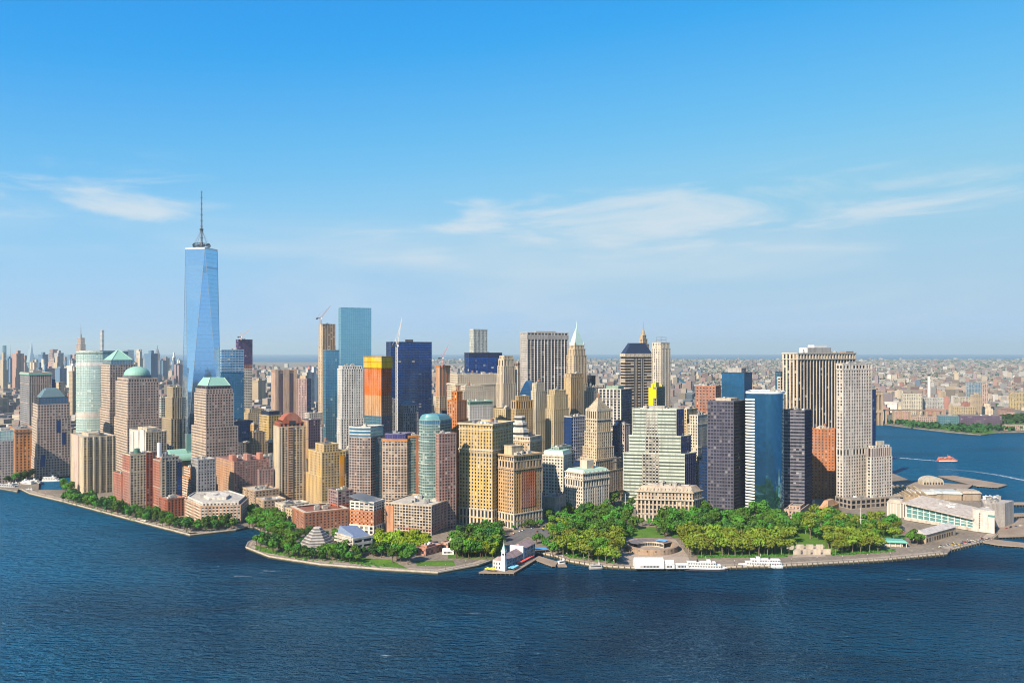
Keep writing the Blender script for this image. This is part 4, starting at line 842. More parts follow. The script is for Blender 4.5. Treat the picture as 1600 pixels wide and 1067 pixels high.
# yellow stone office block
D = 1052; p = rect(718, 769, 801, D, 28)
YS = S(wall((.62, .45, .18)), GD, 3.3, 3.6, .5, .42, .5, .3)
r, tp = B('yellow_stone_block', 'massive yellow stone office block with ornate cornice behind the pier house', p, [(GZ + 20, 1.0, S(LIME, GD, 4.2, 9, .45, .2, .7, .3)), (T(716, D), 1.0), (T(708, D), 1.0, S(wall((.52, .40, .22)), GD, 3.3, 3.6, .5, .4)), (T(665, D), 1.0, S(wall((.60, .44, .21)), GD, 3.3, 3.6, .5, .4))], YS, cl=7, tank=1, roof=ROOFL,
    cornice=[(T(705, D), 1.4, .8, LIME), (T(673, D), 1.0, .6, LIME), (T(665, D), 2.2, 1.4, wall((.6, .5, .34))), (GZ + 20, 1.2, .7, LIME)])
# orange block with red panel
D = 1040; p = rect(776, 803, 846, D, 48)
OS = S(wall((.58, .38, .2)), GD, 3.2, 3.6, .5, .42, .5, .3)
r, tp = B('red_panel_block', 'tan stone block with a red brick centre panel and pale arcade base', p, [(GZ + 17, 1.0, S(LIME, GD, 4.0, 8, .45, .2, .8, .3)), (T(733, D), 1.0), (T(722, D), 1.0, S(wall((.60, .44, .28)), GBLK, 4.0, 9, .45, .15, .9, .3)), (T(713, D), 1.0, S(wall((.52, .40, .26)), GD, 3.2, 4, .5, .3))], OS, cl=6, tank=2, roof=ROOFG,
    cornice=[(T(714, D), 1.8, 1.6, wall((.45, .32, .2))), (T(735, D), 1.2, 1.0, wall((.5, .36, .24))), (GZ + 17, 1.0, .8, LIME)])
mb = MB(); q = sub(p, .26, .74, -.016, .0); mb.prism(q, GZ + 24, T(738, D)); child(r, mb, 'brick_panel', wall((.52, .17, .09)))
fb = MB(); fs = MB(); facade(fb, fs, sub(p, .26, .74, -.017, .0), 0, GZ + 24, T(738, D), S(REDB, GD, 3.2, 3.6, .42, .42, .35, .25)); child(r, fb, 'pier_grid', wall((.56, .20, .11)), kind='stuff'); child(r, fs, 'spandrel_grid', wall((.52, .24, .14)), kind='stuff')
mb = MB(); mb.prism(sub(p, .15, .55, .35, .8), T(713, D), T(700, D)); ringm(mb, sub(p, .15, .55, .35, .8), T(700, D), T(698.5, D), .4, .4); child(r, mb, 'penthouse', wall((.62, .5, .34)))
# block behind with white banded drum
D = 1190; p = rect(776, 828, 846, D, 30); r, tp = B('tan_annex', 'tan office annex with pale cornice behind the red-panel block', p, [(T(692, D), 1.0), (T(684, D), 1.0, S(wall((.62, .5, .36)), GD, 3.2, 4, .5, .3))], S(wall((.54, .40, .25)), GD, 3.2, 3.6, .5, .42), cl=6, tank=1, cornice=[(T(690, D), 1.4, .9, LIME)])
for k, (rr, y0, y1) in enumerate(((13, 684, 672), (10.5, 672, 661), (8, 661, 652))):
    q = [(PX(812, D + 10) + rr * cos(2 * pi * i / 8 + .4), D + 22 + rr * sin(2 * pi * i / 8 + .4)) for i in range(8)]
    mb = MB(); mb.prism(q, T(y0, D), T(y1, D)); child(r, mb, 'drum_stage', WHITEW)
    mb = MB(); ringm(mb, q, T(y0, D) + 3, T(y0, D) + 6, .12, .0); child(r, mb, 'drum_window_band', DARK)
D = 1330; p = rect(722, 734, 769, D, 60); r, tp = B('white_cornice_tower', 'white gridded office tower with green cornice above the yellow stone block', p, [(T(634, D), 1.0), (T(628, D), 1.0, S(wall((.2, .36, .28)), GD, 4, 5, .5, .2))], S(wall((.72, .69, .64)), GB, 3.4, 3.6, .45, .42, .3, .4), cl=4, cornice=[(T(628, D), 1.5, 1.2, COPPER)])
D = 1390; p = rect(768, 790, 816, D, 40); B('yellow_courts_block', 'yellow stone block with layered roof terraces in the centre', p, [(T(655, D), 1.0), (T(640, D), .85)], S(wall((.54, .43, .25)), GD, 3.4, 3.6, .5, .42), cl=6, tank=2)
D = 1345; p = rect(799, 806, 833, D, 55); r, tp = B('ochre_arcade_tower', 'ochre tower with tall arcaded crown right of the centre', p, [(T(640, D), 1.0), (T(627, D), .96, S(wall((.58, .36, .13)), GBLK, 4, 14, .4, .1, .8, .2)), (T(620, D), .6)], S(wall((.50, .36, .19)), GD, 3.4, 3.6, .5, .4), cl=3)
D = 1600; p = rect(699, 712, 790, D, 62); B('equitable_mass', 'huge pale twin-slab office building filling the centre skyline', p, [(T(600, D), 1.0), (T(586, D), .9)], S(wall((.68, .58, .44)), GD, 3.6, 3.7, .5, .42, .4, .3), cl=7, tank=2, cornice=[(T(602, D), 2.5, 1.4, LIME), (T(612, D), 1.5, .7, LIME)])
D = 1560; p = rect(716, 724, 760, D, 60); B('pale_step_block', 'pale masonry block with recessed roof left of the cream setback tower', p, [(T(612, D), 1.0), (T(604, D), .8)], S(wall((.70, .62, .5)), GD, 3.4, 3.7, .5, .4), cl=5, tank=1)
D = 1505; p = rect(778, 787, 804, D, 50); B('cream_setback_tower', 'cream limestone setback tower with tall arched crown openings', p, [(T(640, D), 1.35), (T(600, D), 1.12), (T(573, D), 1.0), (T(562, D), .9, S(wall((.68, .55, .38)), GBLK, 8, 16, .6, .2, .6, .2)), (T(557, D), .76)], S(wall((.68, .56, .4)), GB, 3.2, 3.7, .6, .22, .6, .2), cl=0)
D = 1690; p = rect(726, 733, 784, D, 62); B('black_slab', 'broad navy-black glass slab below the rippled silver tower', p, [(T(558, D), 1.0), (T(552, D), 1.0, S(wall((.04, .05, .1), .4), glass((.02, .03, .09), .25, .3, 0), 5, 8, .05, .05))], S(wall((.02, .03, .09), .4), GNAVY, 6, 4, .08, .15, .3, .2), cl=1, roof=ROOFD)
D = 2130; p = rect(734, 740, 761, D, 52); B('rippled_silver_tower', 'slim rippled silver apartment tower rising behind the navy-black slab', p, [(T(516, D), 1.0)], S(wall((.58, .60, .56), .4), glass((.2, .24, .24), .2, .3, .45, (.62, .62, .54)), 3.4, 3.4, .3, .34, .7, .5), cl=0, parapet=3)
D = 1733; p = rect(814, 824, 887, D, 60); B('white_column_slab', 'large grey slab with white vertical columns beside the green spire', p, [(T(520, D), 1.0)], S(wall((.66, .64, .62)), GBLK, 8.3, 3.9, .16, .42, 1.4, .3, wall((.36, .35, .35))), faces={3: S(wall((.50, .47, .44)), GD, 8.3, 3.9, .3, .8, .6, .55)}, cl=2, pent=(.5, 3, CONC), cornice=[(T(530, D), 9, .1, wall((.40, .38, .37)))])
D = 1760; p = rect(803, 809, 818, D, 50); B('brown_sliver_tower', 'brown narrow block between cream setback tower and white-column slab', p, [(T(573, D), 1.0, S(LIME, GD)), (T(568, D), 1.0)], S(BROWN, GD, 4, 4, .4, .4), cl=1)
# sail-shaped blue glass roof
D = 1440; r = empty('sail_roof_building', (PX(822, D), D, GZ), 'dark blue glass building with steep curved sail roof', 'building')
prof = [(-.5, 0), (-.46, .25), (-.36, .5), (-.22, .75), (-.08, .92), (0, 1.0), (.1, .95), (.22, .72), (.36, .45), (.46, .2), (.5, 0)]
cx_, wd, z0_, z1_ = PX(822, D), PX(840, D) - PX(803, D), T(655, D), T(595, D)
mb = MB(); fr = [(cx_ + a * wd, D, z0_ + (z1_ - z0_) * b_) for a, b_ in prof]; bk_ = [(x + 8, y + 28, z) for x, y, z in fr]
mb.q(fr[::-1]); mb.q(bk_); [mb.q([fr[i], fr[i + 1], bk_[i + 1], bk_[i]]) for i in range(len(fr) - 1)]
child(r, mb, 'sail_roof', glass((.03, .12, .28), .15, .5, 0, name='sail_glass')); mb = MB(); mb.prism([(cx_ - wd / 2, D), (cx_ + wd / 2, D), (cx_ + wd / 2 + 8, D + 28), (cx_ - wd / 2 + 8, D + 28)], GZ, z0_, uvw=(4, 4)); child(r, mb, 'shaft', GNAVY)
mb = MB()
for k in range(1, 9): mb.box((cx_, D - .2, z0_ + (z1_ - z0_) * k / 10), (wd * (1 - k / 10) * .92, .3, .4))
child(r, mb, 'floor_line', wall((.12, .22, .34), .4), kind='stuff'); HERO.append(((cx_, D), 30))
D = 1420; p = rect(829, 837, 853, D, 50); B('pale_stepped_tower', 'pale slim stepped tower right of the blue sail roof', p, [(T(640, D), 1.0), (T(612, D), .9), (T(600, D), .75)], S(wall((.66, .58, .42)), GD, 3.2, 3.6, .5, .4), cl=1, tank=1)
D = 1400; p = rect(855, 866, 887, D, 50); B('gold_stepped_block', 'golden stepped office block below the white-column slab', p, [(T(640, D), 1.12), (T(618, D), 1.0), (T(611, D), .8)], S(wall((.58, .46, .26)), GD, 3.6, 3.6, .6, .4), cl=2, tank=1)
D = 1460; p = rect(882, 892, 912, D, 50); B('brown_gold_shaft', 'plain brown-gold shaft standing before the green spire tower', p, [(T(590, D), 1.0), (T(585, D), .9)], S(wall((.46, .34, .2)), GD, 3.4, 3.7, .6, .15, .7, .2), faces={3: S(wall((.56, .42, .24)), GD, 8, 8, .85, .3)}, cl=2)
# green spire tower
D = 1628; p = rect(886, 897, 916, D, 50)
r, tp = B('green_spire_tower', 'cream setback tower with pale green pyramid roof and needle', p, [(T(600, D), 1.1), (T(556, D), 1.0), (T(546, D), .86), (T(540, D), .74)], S(wall((.66, .53, .36)), GB, 3.1, 3.7, .5, .3, .6, .2), cl=0)
f = tp[-1][0]; mint = paint((.52, .72, .64), .55, 0, 'mint_copper'); mb = MB(); z = tp[-1][1]
mb.loft([[(*q, zz) for q in scl(f, k)] for k, zz in ((1.0, z), (.72, T(530, D)), (.42, T(521, D)), (.16, T(514, D)), (.05, T(511, D)))]); child(r, mb, 'green_pyramid', mint); mast(r, cen(f), T(512, D), T(501, D), .9, mint, 'needle')
for k in range(4):
    q = f[k]; mb = MB(); mb.cyl(q, 1.2, z, z + 4, 6); mb.cyl(q, 1.2, z + 4, z + 8, 6, .1); child(r, mb, 'corner_turret', LIME)
D = 1500; p = rect(913, 924, 944, D, 48); B('pale_mid_block', 'pale mid-rise right of the brown-gold shaft', p, [(T(612, D), 1.0), (T(606, D), .7)], S(wall((.62, .52, .42)), GD, 3.4, 3.6, .5, .4), cl=4, tank=1)
D = 1700; p = rect(914, 918, 930, D, 50); B('dark_box_tower', 'small dark box tower right of the green spire tower', p, [(T(588, D), 1.0)], S(DKGR, GD, 4, 4, .3, .4), cl=1)
# white-piered grey tower
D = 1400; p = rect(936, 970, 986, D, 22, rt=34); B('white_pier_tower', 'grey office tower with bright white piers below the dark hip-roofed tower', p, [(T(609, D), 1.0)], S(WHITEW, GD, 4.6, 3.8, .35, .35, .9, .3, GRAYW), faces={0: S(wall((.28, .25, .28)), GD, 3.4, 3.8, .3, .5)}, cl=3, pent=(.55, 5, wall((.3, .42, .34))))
D = 1330; p = rect(882, 893, 916, D, 48)
r, tp = B('navy_rounded_block', 'navy glass block with rounded side and white window dots', p, [(T(652, D), 1.0)], S(WHITEW, GNAVY, 4, 4.4, .14, .2, .3, .2), faces={3: S(NAVYW, GNAVY, 6, 4, .05, .1)}, cl=3)
# oil-company setback tower
D = 1250; p = rect(916, 933, 954, D, 50)
r, tp = B('pyramid_crown_tower', 'cream stone tower with columned crown and stepped pyramid near the park', p, [(T(717, D), 1.45), (T(700, D), 1.25), (T(676, D), 1.1), (T(656, D), 1.0), (T(643, D), .98, S(wall((.66, .56, .4)), GBLK, 3.4, 18, .5, .1, .9, .2)), (T(640, D), .95)], S(wall((.66, .55, .38)), GB, 3.4, 3.7, .5, .4, .5, .3), cl=0, cornice=[(T(657, D), 1.4, .8, LIME), (T(642, D), 1.6, .9, LIME)])
f = tp[-1][0]; z = tp[-1][1]
for k in range(7):
    mb = MB(); mb.prism(scl(f, .9 - k * .12), z, z + 2.3); child(r, mb, 'pyramid_step', wall((.60, .50, .35))); z += 2.3
mb = MB(); c_ = cen(f); mb.cyl(c_, 1.6, z, z + 4, 8, 1.2); mb.cyl(c_, 1.8, z + 4, z + 7, 8, .4); child(r, mb, 'finial', BROWN)
D = 1230; p = rect(905, 930, 973, D, 42); B('cream_base_wings', 'broad cream lower wings round the pyramid-crowned tower', p, [(T(740, D), 1.0), (T(722, D), .92)], S(wall((.64, .50, .34)), GD, 3.6, 3.7, .5, .42, .4, .3), cl=5, tank=2)
D = 1310; p = rect(958, 966, 974, D, 45); B('navy_pointed_tower', 'small navy glass tower with pointed top right of pyramid-crowned tower', p, [(T(690, D), 1.3), (T(666, D), 1.0), (T(658, D), .5)], S(NAVYW, GNAVY, 3, 4, .2, .2), cl=0)
D = 1290; p = rect(970, 976, 984, D, 45); B('thin_grey_pier_block', 'thin grey piered block beside the mint banded building', p, [(T(664, D), 1.0)], S(wall((.5, .44, .42)), GD, 3, 3.6, .4, .3), cl=1)
# white hotel-like blocks with green roofs at the park
D = 1165; p = rect(848, 880, 893, D, 24)
r, tp = B('white_green_roof_block', 'white stone block with mint green roof edge behind the park', p, [(T(712, D), 1.0)], S(wall((.70, .64, .54)), GD, 3.4, 3.7, .5, .42, .4, .3), cl=4, cornice=[(T(714, D), 1.2, .8, LIME)]); pyramid(r, offset(p, .3), T(711, D), T(705, D), .86, paint((.40, .58, .46), .6, 0, 'mint_roof'), 'mansard')
D = 1120; p = rect(884, 911, 951, D, 50)
WB = S(wall((.72, .65, .55)), GD, 3.5, 3.7, .5, .42, .5, .3)
r, tp = B('white_arcade_block', 'white stone corner block with arcaded top and green mansard at the park', p, [(GZ + 10, 1.0, S(LIME, GBLK, 4, 8, .4, .2, .6, .2)), (T(762, D), 1.0), (T(752, D), 1.0, S(wall((.72, .65, .55)), GBLK, 3.9, 9, .45, .1, .9, .2)), (T(741, D), 1.0)], WB, cl=5, tank=1, cornice=[(T(751, D), 1.4, 1.2, LIME), (T(741, D), 1.4, 1.0, LIME)])
f = tp[-1][0]; pyramid(r, offset(f, .2), T(741, D) + 1.2, T(735, D), .86, paint((.40, .58, .46), .6, 0, 'mint_roof'), 'mansard')
for k in range(6):
    q = locl(f, .08 + k * .16, -.0); mb = MB(); mb.box((q[0], q[1], T(739, D)), (1.6, 1.4, 2.6), atan2(f[1][1] - f[0][1], f[1][0] - f[0][0])); child(r, mb, 'dormer', LIME)
mb = MB(); mb.prism(sub(f, .35, .62, .3, .7), T(736, D), T(722, D)); child(r, mb, 'penthouse', LIME)
D = 1180; p = rect(858, 872, 896, D, 45); B('ornate_mansard_block', 'low ornate block with mint domed attic behind white green-roofed block', p, [(T(706, D), 1.0), (T(700, D), .8, S(wall((.35, .45, .38)), GD, 4, 4, .5, .3))], S(wall((.55, .40, .22)), GD, 4, 4, .5, .4), cl=4)
D = 1105; p = rect(850, 868, 884, D, 30); B('grey_low_house', 'low blank grey house at the park edge between two stone blocks', p, [(T(778, D), 1.0)], S(wall((.40, .38, .36)), wall((.34, .33, .32)), 10, 8, .4, .3), cl=2)
# dark hip-roofed banded tower
D = 1670; p = rect(970, 977, 1019, D, 62)
r, tp = B('hip_roof_banded_tower', 'dark banded tower with steep navy hipped roof', p, [(T(557, D), 1.0), (T(553, D), 1.04, S(LIME, GD, 10, 4, .8, .5))], S(wall((.50, .42, .34)), GBLK, 14, 5.4, .0, .42, .35, .5, wall((.60, .49, .37))), cl=0, parapet=.8)
for a in (.32, .56):
    mb = MB(); mb.prism(sub(p, a, a + .12, -.025, 0), GZ, T(560, D)); child(r, mb, 'wall_pier', wall((.52, .43, .34)))
    fb = MB(); fs = MB(); facade(fb, fs, sub(p, a, a + .12, -.026, 0), 0, GZ, T(560, D), S(LIME, GD, 3, 4, .3, .5)); child(r, fb, 'pier_grid', DARK, kind='stuff')
pyramid(r, scl(p, 1.0), T(553, D) + .8, T(536, D + 15), .55, paint((.035, .05, .10), .35, .2, 'navy_slate'), 'hipped_roof')
D = 1742; p = rect(994, 1004, 1016, D, 45)
r, tp = B('gothic_spire_tower', 'distant cream tower whose stepped spire shows above the hipped roof', p, [(T(560, D), 1.15), (T(538, D), .8), (T(530, D), .55), (T(524, D), .38)], S(wall((.62, .48, .32)), GB, 3, 3.7, .5, .3), cl=0, parapet=.8)
c_ = cen(p); mb = MB(); mb.cyl(c_, 4.5, T(524, D), T(519, D), 8, 3.5); mb.cyl(c_, 3.5, T(519, D), T(513, D), 8, .8); child(r, mb, 'lantern', wall((.4, .33, .24))); mast(r, c_, T(513, D), T(500, D), .6)
D = 1568; p = rect(1019, 1033, 1047, D, 51)
r, tp = B('slender_limestone_tower', 'slender pale limestone tower with chamfered top and roof frame', p, [(T(640, D), 1.25), (T(545, D), 1.0), (T(536, D), .92)], S(wall((.70, .62, .5)), GB, 3.2, 3.7, .55, .25, .6, .2), cl=0)
f = tp[-1][0]; z = tp[-1][1]
for k in range(4):
    mb = MB(); q = scl(f, .6)[k]; mb.bar((*q, z), (*q, z + 11), .7); q2 = scl(f, .6)[(k + 1) % 4]; mb.bar((*q, z + 10.5), (*q2, z + 10.5), .6); mb.bar((*q, z + 6), (*q2, z + 6), .5); child(r, mb, 'roof_frame', STEEL)
# yellow-sheeted building
D = 1345; p = rect(1014, 1026, 1038, D, 30)
r, tp = B('yellow_sheeted_block', 'small block half covered in bright yellow scaffold sheeting', p, [(T(606, D), 1.0)], S(wall((.32, .30, .22)), GD, 3.4, 3.6, .4, .4), cl=0)
yl = wall((.80, .66, .0), .7); mb = MB()
for (a, b_, y0, y1) in ((.0, .3, 645, 606), (.3, .62, 645, 600), (.62, 1.0, 622, 608)):
    q = sub(p, -.05, -.01, 1 - b_, 1 - a); mb = MB(); mb.prism(q, T(y0, D), T(y1, D), True, True); child(r, mb, 'yellow_sheet', yl)
mb = MB(); mb.prism(sub(p, .2, .6, .3, .7), T(606, D), T(598, D)); child(r, mb, 'yellow_bulkhead', yl); mb = MB(); mb.prism(sub(p, .7, .95, .05, .3), T(606, D), T(602, D)); child(r, mb, 'yellow_bulkhead', yl)
# mint banded stepped building
MBD = S(wall((.60, .66, .57)), glass((.10, .12, .11), .2, 0, .3, (.3, .32, .28)), 40, 3.9, .02, .5, .25, .4, wall((.60, .68, .58), .6)); GRYS = S(wall((.50, .48, .42)), GD, 3.4, 3.9, .25, .42, .3, .3)
D = 1175; p = rect(974, 1070, 1087, D, 12, rt=44); q2 = rect(983, 1064, 1079, D + 6, 12, rt=44); q3 = rect(988, 1057, 1068, D + 11, 12, rt=44)
r, tp = B('mint_banded_building', 'stepped office building striped in mint-white bands behind the columned hall', p, [(T(710, D), p), (T(683, D), q2), (T(641, D), q3)], MBD, faces={0: S(wall((.06, .07, .12), .4), GNAVY, 4, 3.9, .1, .2)}, roof=ROOFL, cl=6, pent=(.35, 4, CONC))  # right-hand face coloured dark navy, its shade put into the material
for (f, za, zb_, dd) in ((q3, T(683, D), T(644, D), 1), (q2, T(710, D), T(683, D), 2), (p, GZ + 2, T(710, D), 3)):
    L3 = (PX(1011, D) - PX(1070, D)); fb = MB(); fs = MB(); q = sub(f, -.02, .0, .42, .68); q = [q[0], q[1], q[2], q[3]]
    mb = MB(); mb.prism(q, za, zb_, True, False, uvw=(3.4, 3.9)); child(r, mb, 'grey_bay', GW); facade(fb, fs, q, 3, za, zb_, GRYS); child(r, fb, 'pier_grid', GRYS['w'], kind='stuff'); child(r, fs, 'spandrel_grid', GRYS['w'], kind='stuff')
# columned custom house
D = 1085; p = rect(996, 1082, 1095, D, 10, rt=40)
r, tp = B('columned_hall', 'beige columned civic hall with mansard roof facing the park', p, [(GZ + 8, 1.0, S(LIME, GD, 4, 6, .5, .3)), (GZ + 26, 1.0), (T(770, D), 1.0, S(wall((.62, .48, .34)), GD, 3.5, 4, .6, .3, .5, .3))], S(wall((.66, .52, .37)), GD, 4, 6, .42, .3, 1.3, .3), cl=0, roof=ROOFL, cornice=[(GZ + 26, 1.6, 1.2, LIME), (T(770, D), 1.0, .8, LIME)])
f = tp[-1][0]; z = tp[-1][1] + 1; top = scl(f, .9); mb = MB(); mb.loft([[(*q, z) for q in offset(f, .2)], [(*q, z + 6.5) for q in offset(f, -3)]]); child(r, mb, 'mansard', wall((.55, .44, .34)))
for k in range(15):
    q = locl(f, -.0, .04 + k * .066); mb = MB(); mb.box((q[0], q[1] + .6, z + 2.6), (1.6, 1.8, 3), 0); child(r, mb, 'dormer', LIME)
clutter(r, scl(f, .7), z + 6.5, 8)
mb = MB(); ringm(mb, offset(f, -8), z + 6.5, z + 8, .5, 3); child(r, mb, 'court_rim', ROOFL)
# cream towers behind
D = 1320; p = rect(1061, 1073, 1088, D, 40); B('cream_ribbed_tower', 'cream ribbed tower right behind the mint banded building', p, [(T(655, D), 1.25), (T(640, D), 1.0)], S(wall((.68, .54, .34)), GD, 3.2, 3.7, .5, .25, .7, .2), cl=3)
D = 1300; p = rect(1075, 1090, 1107, D, 40); B('white_ribbed_block', 'white ribbed stepped block left of the dark state tower', p, [(T(700, D), 1.1), (T(664, D), 1.0), (T(650, D), .8)], S(wall((.70, .63, .5)), GD, 3.2, 3.7, .5, .35, .6, .2), cl=3, tank=1)
D = 1250; p = rect(1086, 1096, 1110, D, 40); B('beige_grid_lowrise', 'beige gridded low-rise at the foot of the white ribbed block', p, [(T(728, D), 1.0), (T(715, D), .7)], S(wall((.56, .50, .42)), GD, 3.4, 3.6, .4, .4), cl=3)
D = 1450; p = rect(1087, 1118, 1126, D, 24, rt=40); B('red_brick_crown_block', 'rust red brick block with pale roof huts left of dark blue cube tower', p, [(T(604, D), 1.0)], S(wall((.44, .20, .13)), GD, 4.6, 4.4, .6, .5, .3, .4), cl=5)
D = 1520; p = rect(1128, 1163, 1175, D, 24, rt=40); B('dark_blue_cube_tower', 'dark blue glass tower with rooftop plant behind the dark state tower', p, [(T(583, D), 1.0)], S(wall((.02, .07, .14), .4), glass((.02, .12, .26), .15, .5, .02), 3.4, 4, .04, .08, .2, .15), cl=2, pent=(.6, 8, CONC))
# dark state tower
D = 1092; p = rect(1106, 1146, 1166, D, 18, rt=40)
r, tp = B('dark_state_tower', 'charcoal gridded office tower standing left of the mirrored round tower', p, [(GZ + 7, 1.0, S(DKGR, GBLK, 6, 7, .3, .1)), (T(628, D), 1.0)], S(wall((.135, .13, .175)), glass((.03, .032, .05), .18, 0, .10, (.24, .22, .24), var=.35), 3.0, 3.7, .22, .34, .4, .25), faces={0: S(wall((.012, .014, .035), .4), glass((.012, .016, .05), .2, .2, .02), 2.6, 3.7, .3, .3)}, roof=ROOFL, cl=5, pent=(.6, 3.5, wall((.55, .48, .40))))  # right face coloured near-black so that its shade is painted in
# mirrored round tower: quarter-round glass front
D = 1098; cxm = PX(1170, D + 6); n = 18; xe = PX(1221, D + 6); rad = (xe - cxm) * .93
arc = []
for i in range(n + 1):
    a = -pi * .62 + (pi * .78) * i / n; arc.append((cxm + 7 + rad * .55 + rad * .60 * cos(a) * 1.0, D + 34 + rad * .95 * sin(a)))
lx = PX(1165.5, D + 10)
poly = [(lx + 7.5, arc[0][1] + 1)] + arc + [(arc[-1][0] - 4, D + 52), (lx + 17, D + 52), (lx, D + 8)]
r, tp = B('mirrored_round_tower', 'tower with rounded blue mirror-glass front and white striped edge', poly, [(T(615, D), 1.0)], S(wall((.10, .30, .42), .3), GMIR, 3.0, 3.9, .0, .0, .2, .08), cl=5, roof=WHITE, cornice=[(T(615, D), 2.6, .5, WHITE)], parapet=1)
mb = MB(); wq = [(lx, D + 8), (lx + 7.5, arc[0][1] + 1), (lx + 7.5, arc[0][1] + 3), (lx, D + 10)]
for k in range(38):
    z = GZ + 6 + k * 3.9
    if z > T(616, D): break
    mb = MB(); mb.prism(offset(wq, .6), z, z + 2.1, True, True); child(r, mb, 'white_band', WHITE)
# banded state-street tower
D = 1120; p = rect(1222, 1257, 1268, D, 14, rt=40); B('grey_banded_tower', 'dark tower with pale window bands right of the mirrored round tower', p, [(GZ + 6, 1.0, S(DKGR, GBLK, 6, 6, .3, .1)), (T(642, D), 1.0)], S(wall((.09, .09, .12), .5), glass((.03, .034, .05), .15, 0, .16, (.40, .38, .38)), 3.0, 3.7, .1, .45, .3, .4, wall((.22, .21, .25))), faces={0: S(wall((.012, .02, .06), .4), glass((.012, .03, .09), .2, .3, 0), 3, 3.7, .1, .2)}, cl=4, roof=ROOFD)  # right face given a darker navy that stands in for its shade
# big striped tower
D = 1440; p = rect(1224, 1246, 1336, D, 56)
ST = S(wall((.66, .57, .46)), GBLK, 8.4, 3.9, .20, .10, 1.1, .2, wall((.08, .06, .09)))
r, tp = B('striped_giant_tower', 'huge office tower with cream vertical stripes and tall dark glass', p, [(T(562, D), 1.0), (T(553, D), 1.0, S(wall((.74, .62, .48)), GBLK, 8.0, 9, .45, .25, 1.3, .5))], ST, faces={3: S(wall((.74, .62, .46)), GD, 5.4, 3.9, .45, .10, 1.0, .2, wall((.3, .24, .2)))}, cl=4, roof=ROOFG, cornice=[(T(562, D), 1.6, .6, LIME), (T(553, D), 2.0, .8, LIME)])
mb = MB(); mb.prism(sub(p, .22, .62, .2, .8), T(553, D), T(543, D)); child(r, mb, 'plant_room', CONC); mb = MB(); mb.prism(sub(p, .34, .56, .25, .7), T(543, D), T(539, D)); child(r, mb, 'plant_room', WHITE)
for k in range(3):
    c_ = locl(p, .16 + .06 * k, .4); mb = MB(); mb.cyl(c_, 4, T(553, D), T(545, D), 12, 3.4); mb.cyl(c_, 3.4, T(545, D), T(543.5, D), 12, 3.0); child(r, mb, 'cooling_tower', WHITE)
mb = MB(); mb.prism(sub(p, .86, 1.0, .1, .6), T(553, D), T(549, D)); child(r, mb, 'roof_block', wall((.36, .26, .22)))
# red brick mid-rise
D = 1245; p = rect(1267, 1304, 1309, D, 16, rt=40); B('rust_brick_midrise', 'rust red brick mid-rise in front of the striped giant tower', p, [(T(671, D), 1.0)], S(wall((.52, .22, .11)), GD, 3.8, 3.6, .62, .55, .25, .2), cl=7, roof=wall((.4, .24, .18)), tank=1)
# white pierced tower with wing
D = 1195; NY = S(wall((.68, .62, .55)), GBLK, 4.0, 3.9, .42, .40, .7, .7 - .04); p = rect(1308, 1317, 1361, D, 62)
r, tp = B('white_pierced_tower', 'white tower with square punched windows and low side wing', p, [(GZ + 11, scl(p, .96), S(DKGR, GBLK, 6, 10, .2, .1)), (T(713, D), 1.0), (T(702, D), 1.0, S(wall((.68, .62, .55)), GBLK, 5, 12, .35, .2, .9, .5)), (T(578, D), 1.0), (T(569, D), 1.02, S(wall((.68, .62, .55)), GBLK, 5.2, 9, .3, .5, .9, .5))], NY, cl=3, roof=ROOFL, pent=(.4, 3, CONC))
w = rect(1355, 1361, 1393, D - 3, 62)
fbuf = [(GZ + 11, T(713, D)), (T(713, D), T(702, D)), (T(702, D), T(695, D))]
for z0_, z1_, sty, pl in ((GZ, GZ + 11, S(DKGR, GBLK, 6, 10, .2, .1), scl(w, .97)), (GZ + 11, T(714, D), NY, w), (T(714, D), T(700, D), S(wall((.46, .40, .38)), GBLK, 3.4, 14, .4, .1, .9, .3), scl(w, .94)), (T(700, D), T(696, D), S(wall((.68, .62, .55)), GBLK, 5, 5, .5, .6), scl(w, .8))):
    a_, b_, g_ = MB(), MB(), MB()
    for i in range(4): facade(a_, b_, pl, i, z0_, z1_, sty)
    g_.prism(pl, z0_, z1_, True, uvw=(sty['bay'], sty['fl'])); child(r, g_, 'wing_glass', sty['g'], kind='stuff'); child(r, a_, 'pier_grid', sty['w'], kind='stuff'); child(r, b_, 'spandrel_grid', sty['sm'], kind='stuff')
for a in (-.005, .26, .80, .985):
    mb = MB(); mb.prism(sub(p, a, a + .045, -.05, -.0), GZ + 11, T(570, D)); child(r, mb, 'corner_pier', wall((.70, .64, .57)))
mb = MB(); mb.prism(sub(w, .35, .7, .3, .7), T(696, D), T(690, D)); child(r, mb, 'penthouse', LIME)
HERO.append((cen(w), 40))
D = 1420; p = rect(1352, 1358, 1368, D, 50); B('navy_back_tower', 'narrow dark navy tower behind the white pierced tower', p, [(T(610, D), 1.0), (T(604, D), .9, S(WHITEW, GD, 6, 4, .5, .5))], S(NAVYW, GNAVY, 4, 4, .1, .2), cl=0)
D = 1500; p = rect(1214, 1219, 1228, D, 45); B('white_terraced_tower', 'white terraced block edging out left of the striped giant tower', p, [(T(640, D), 1.3), (T(612, D), 1.0), (T(590, D), .8)], S(WHITEW, GD, 8, 4, .2, .5), cl=0)
D = 1600; p = rect(1212, 1220, 1232, D, 45); B('dark_teal_back_tower', 'dark teal tower edge just left of the striped giant tower', p, [(T(582, D), 1.0)], S(NAVYW, GTEAL, 4, 4, .1, .2), cl=0)
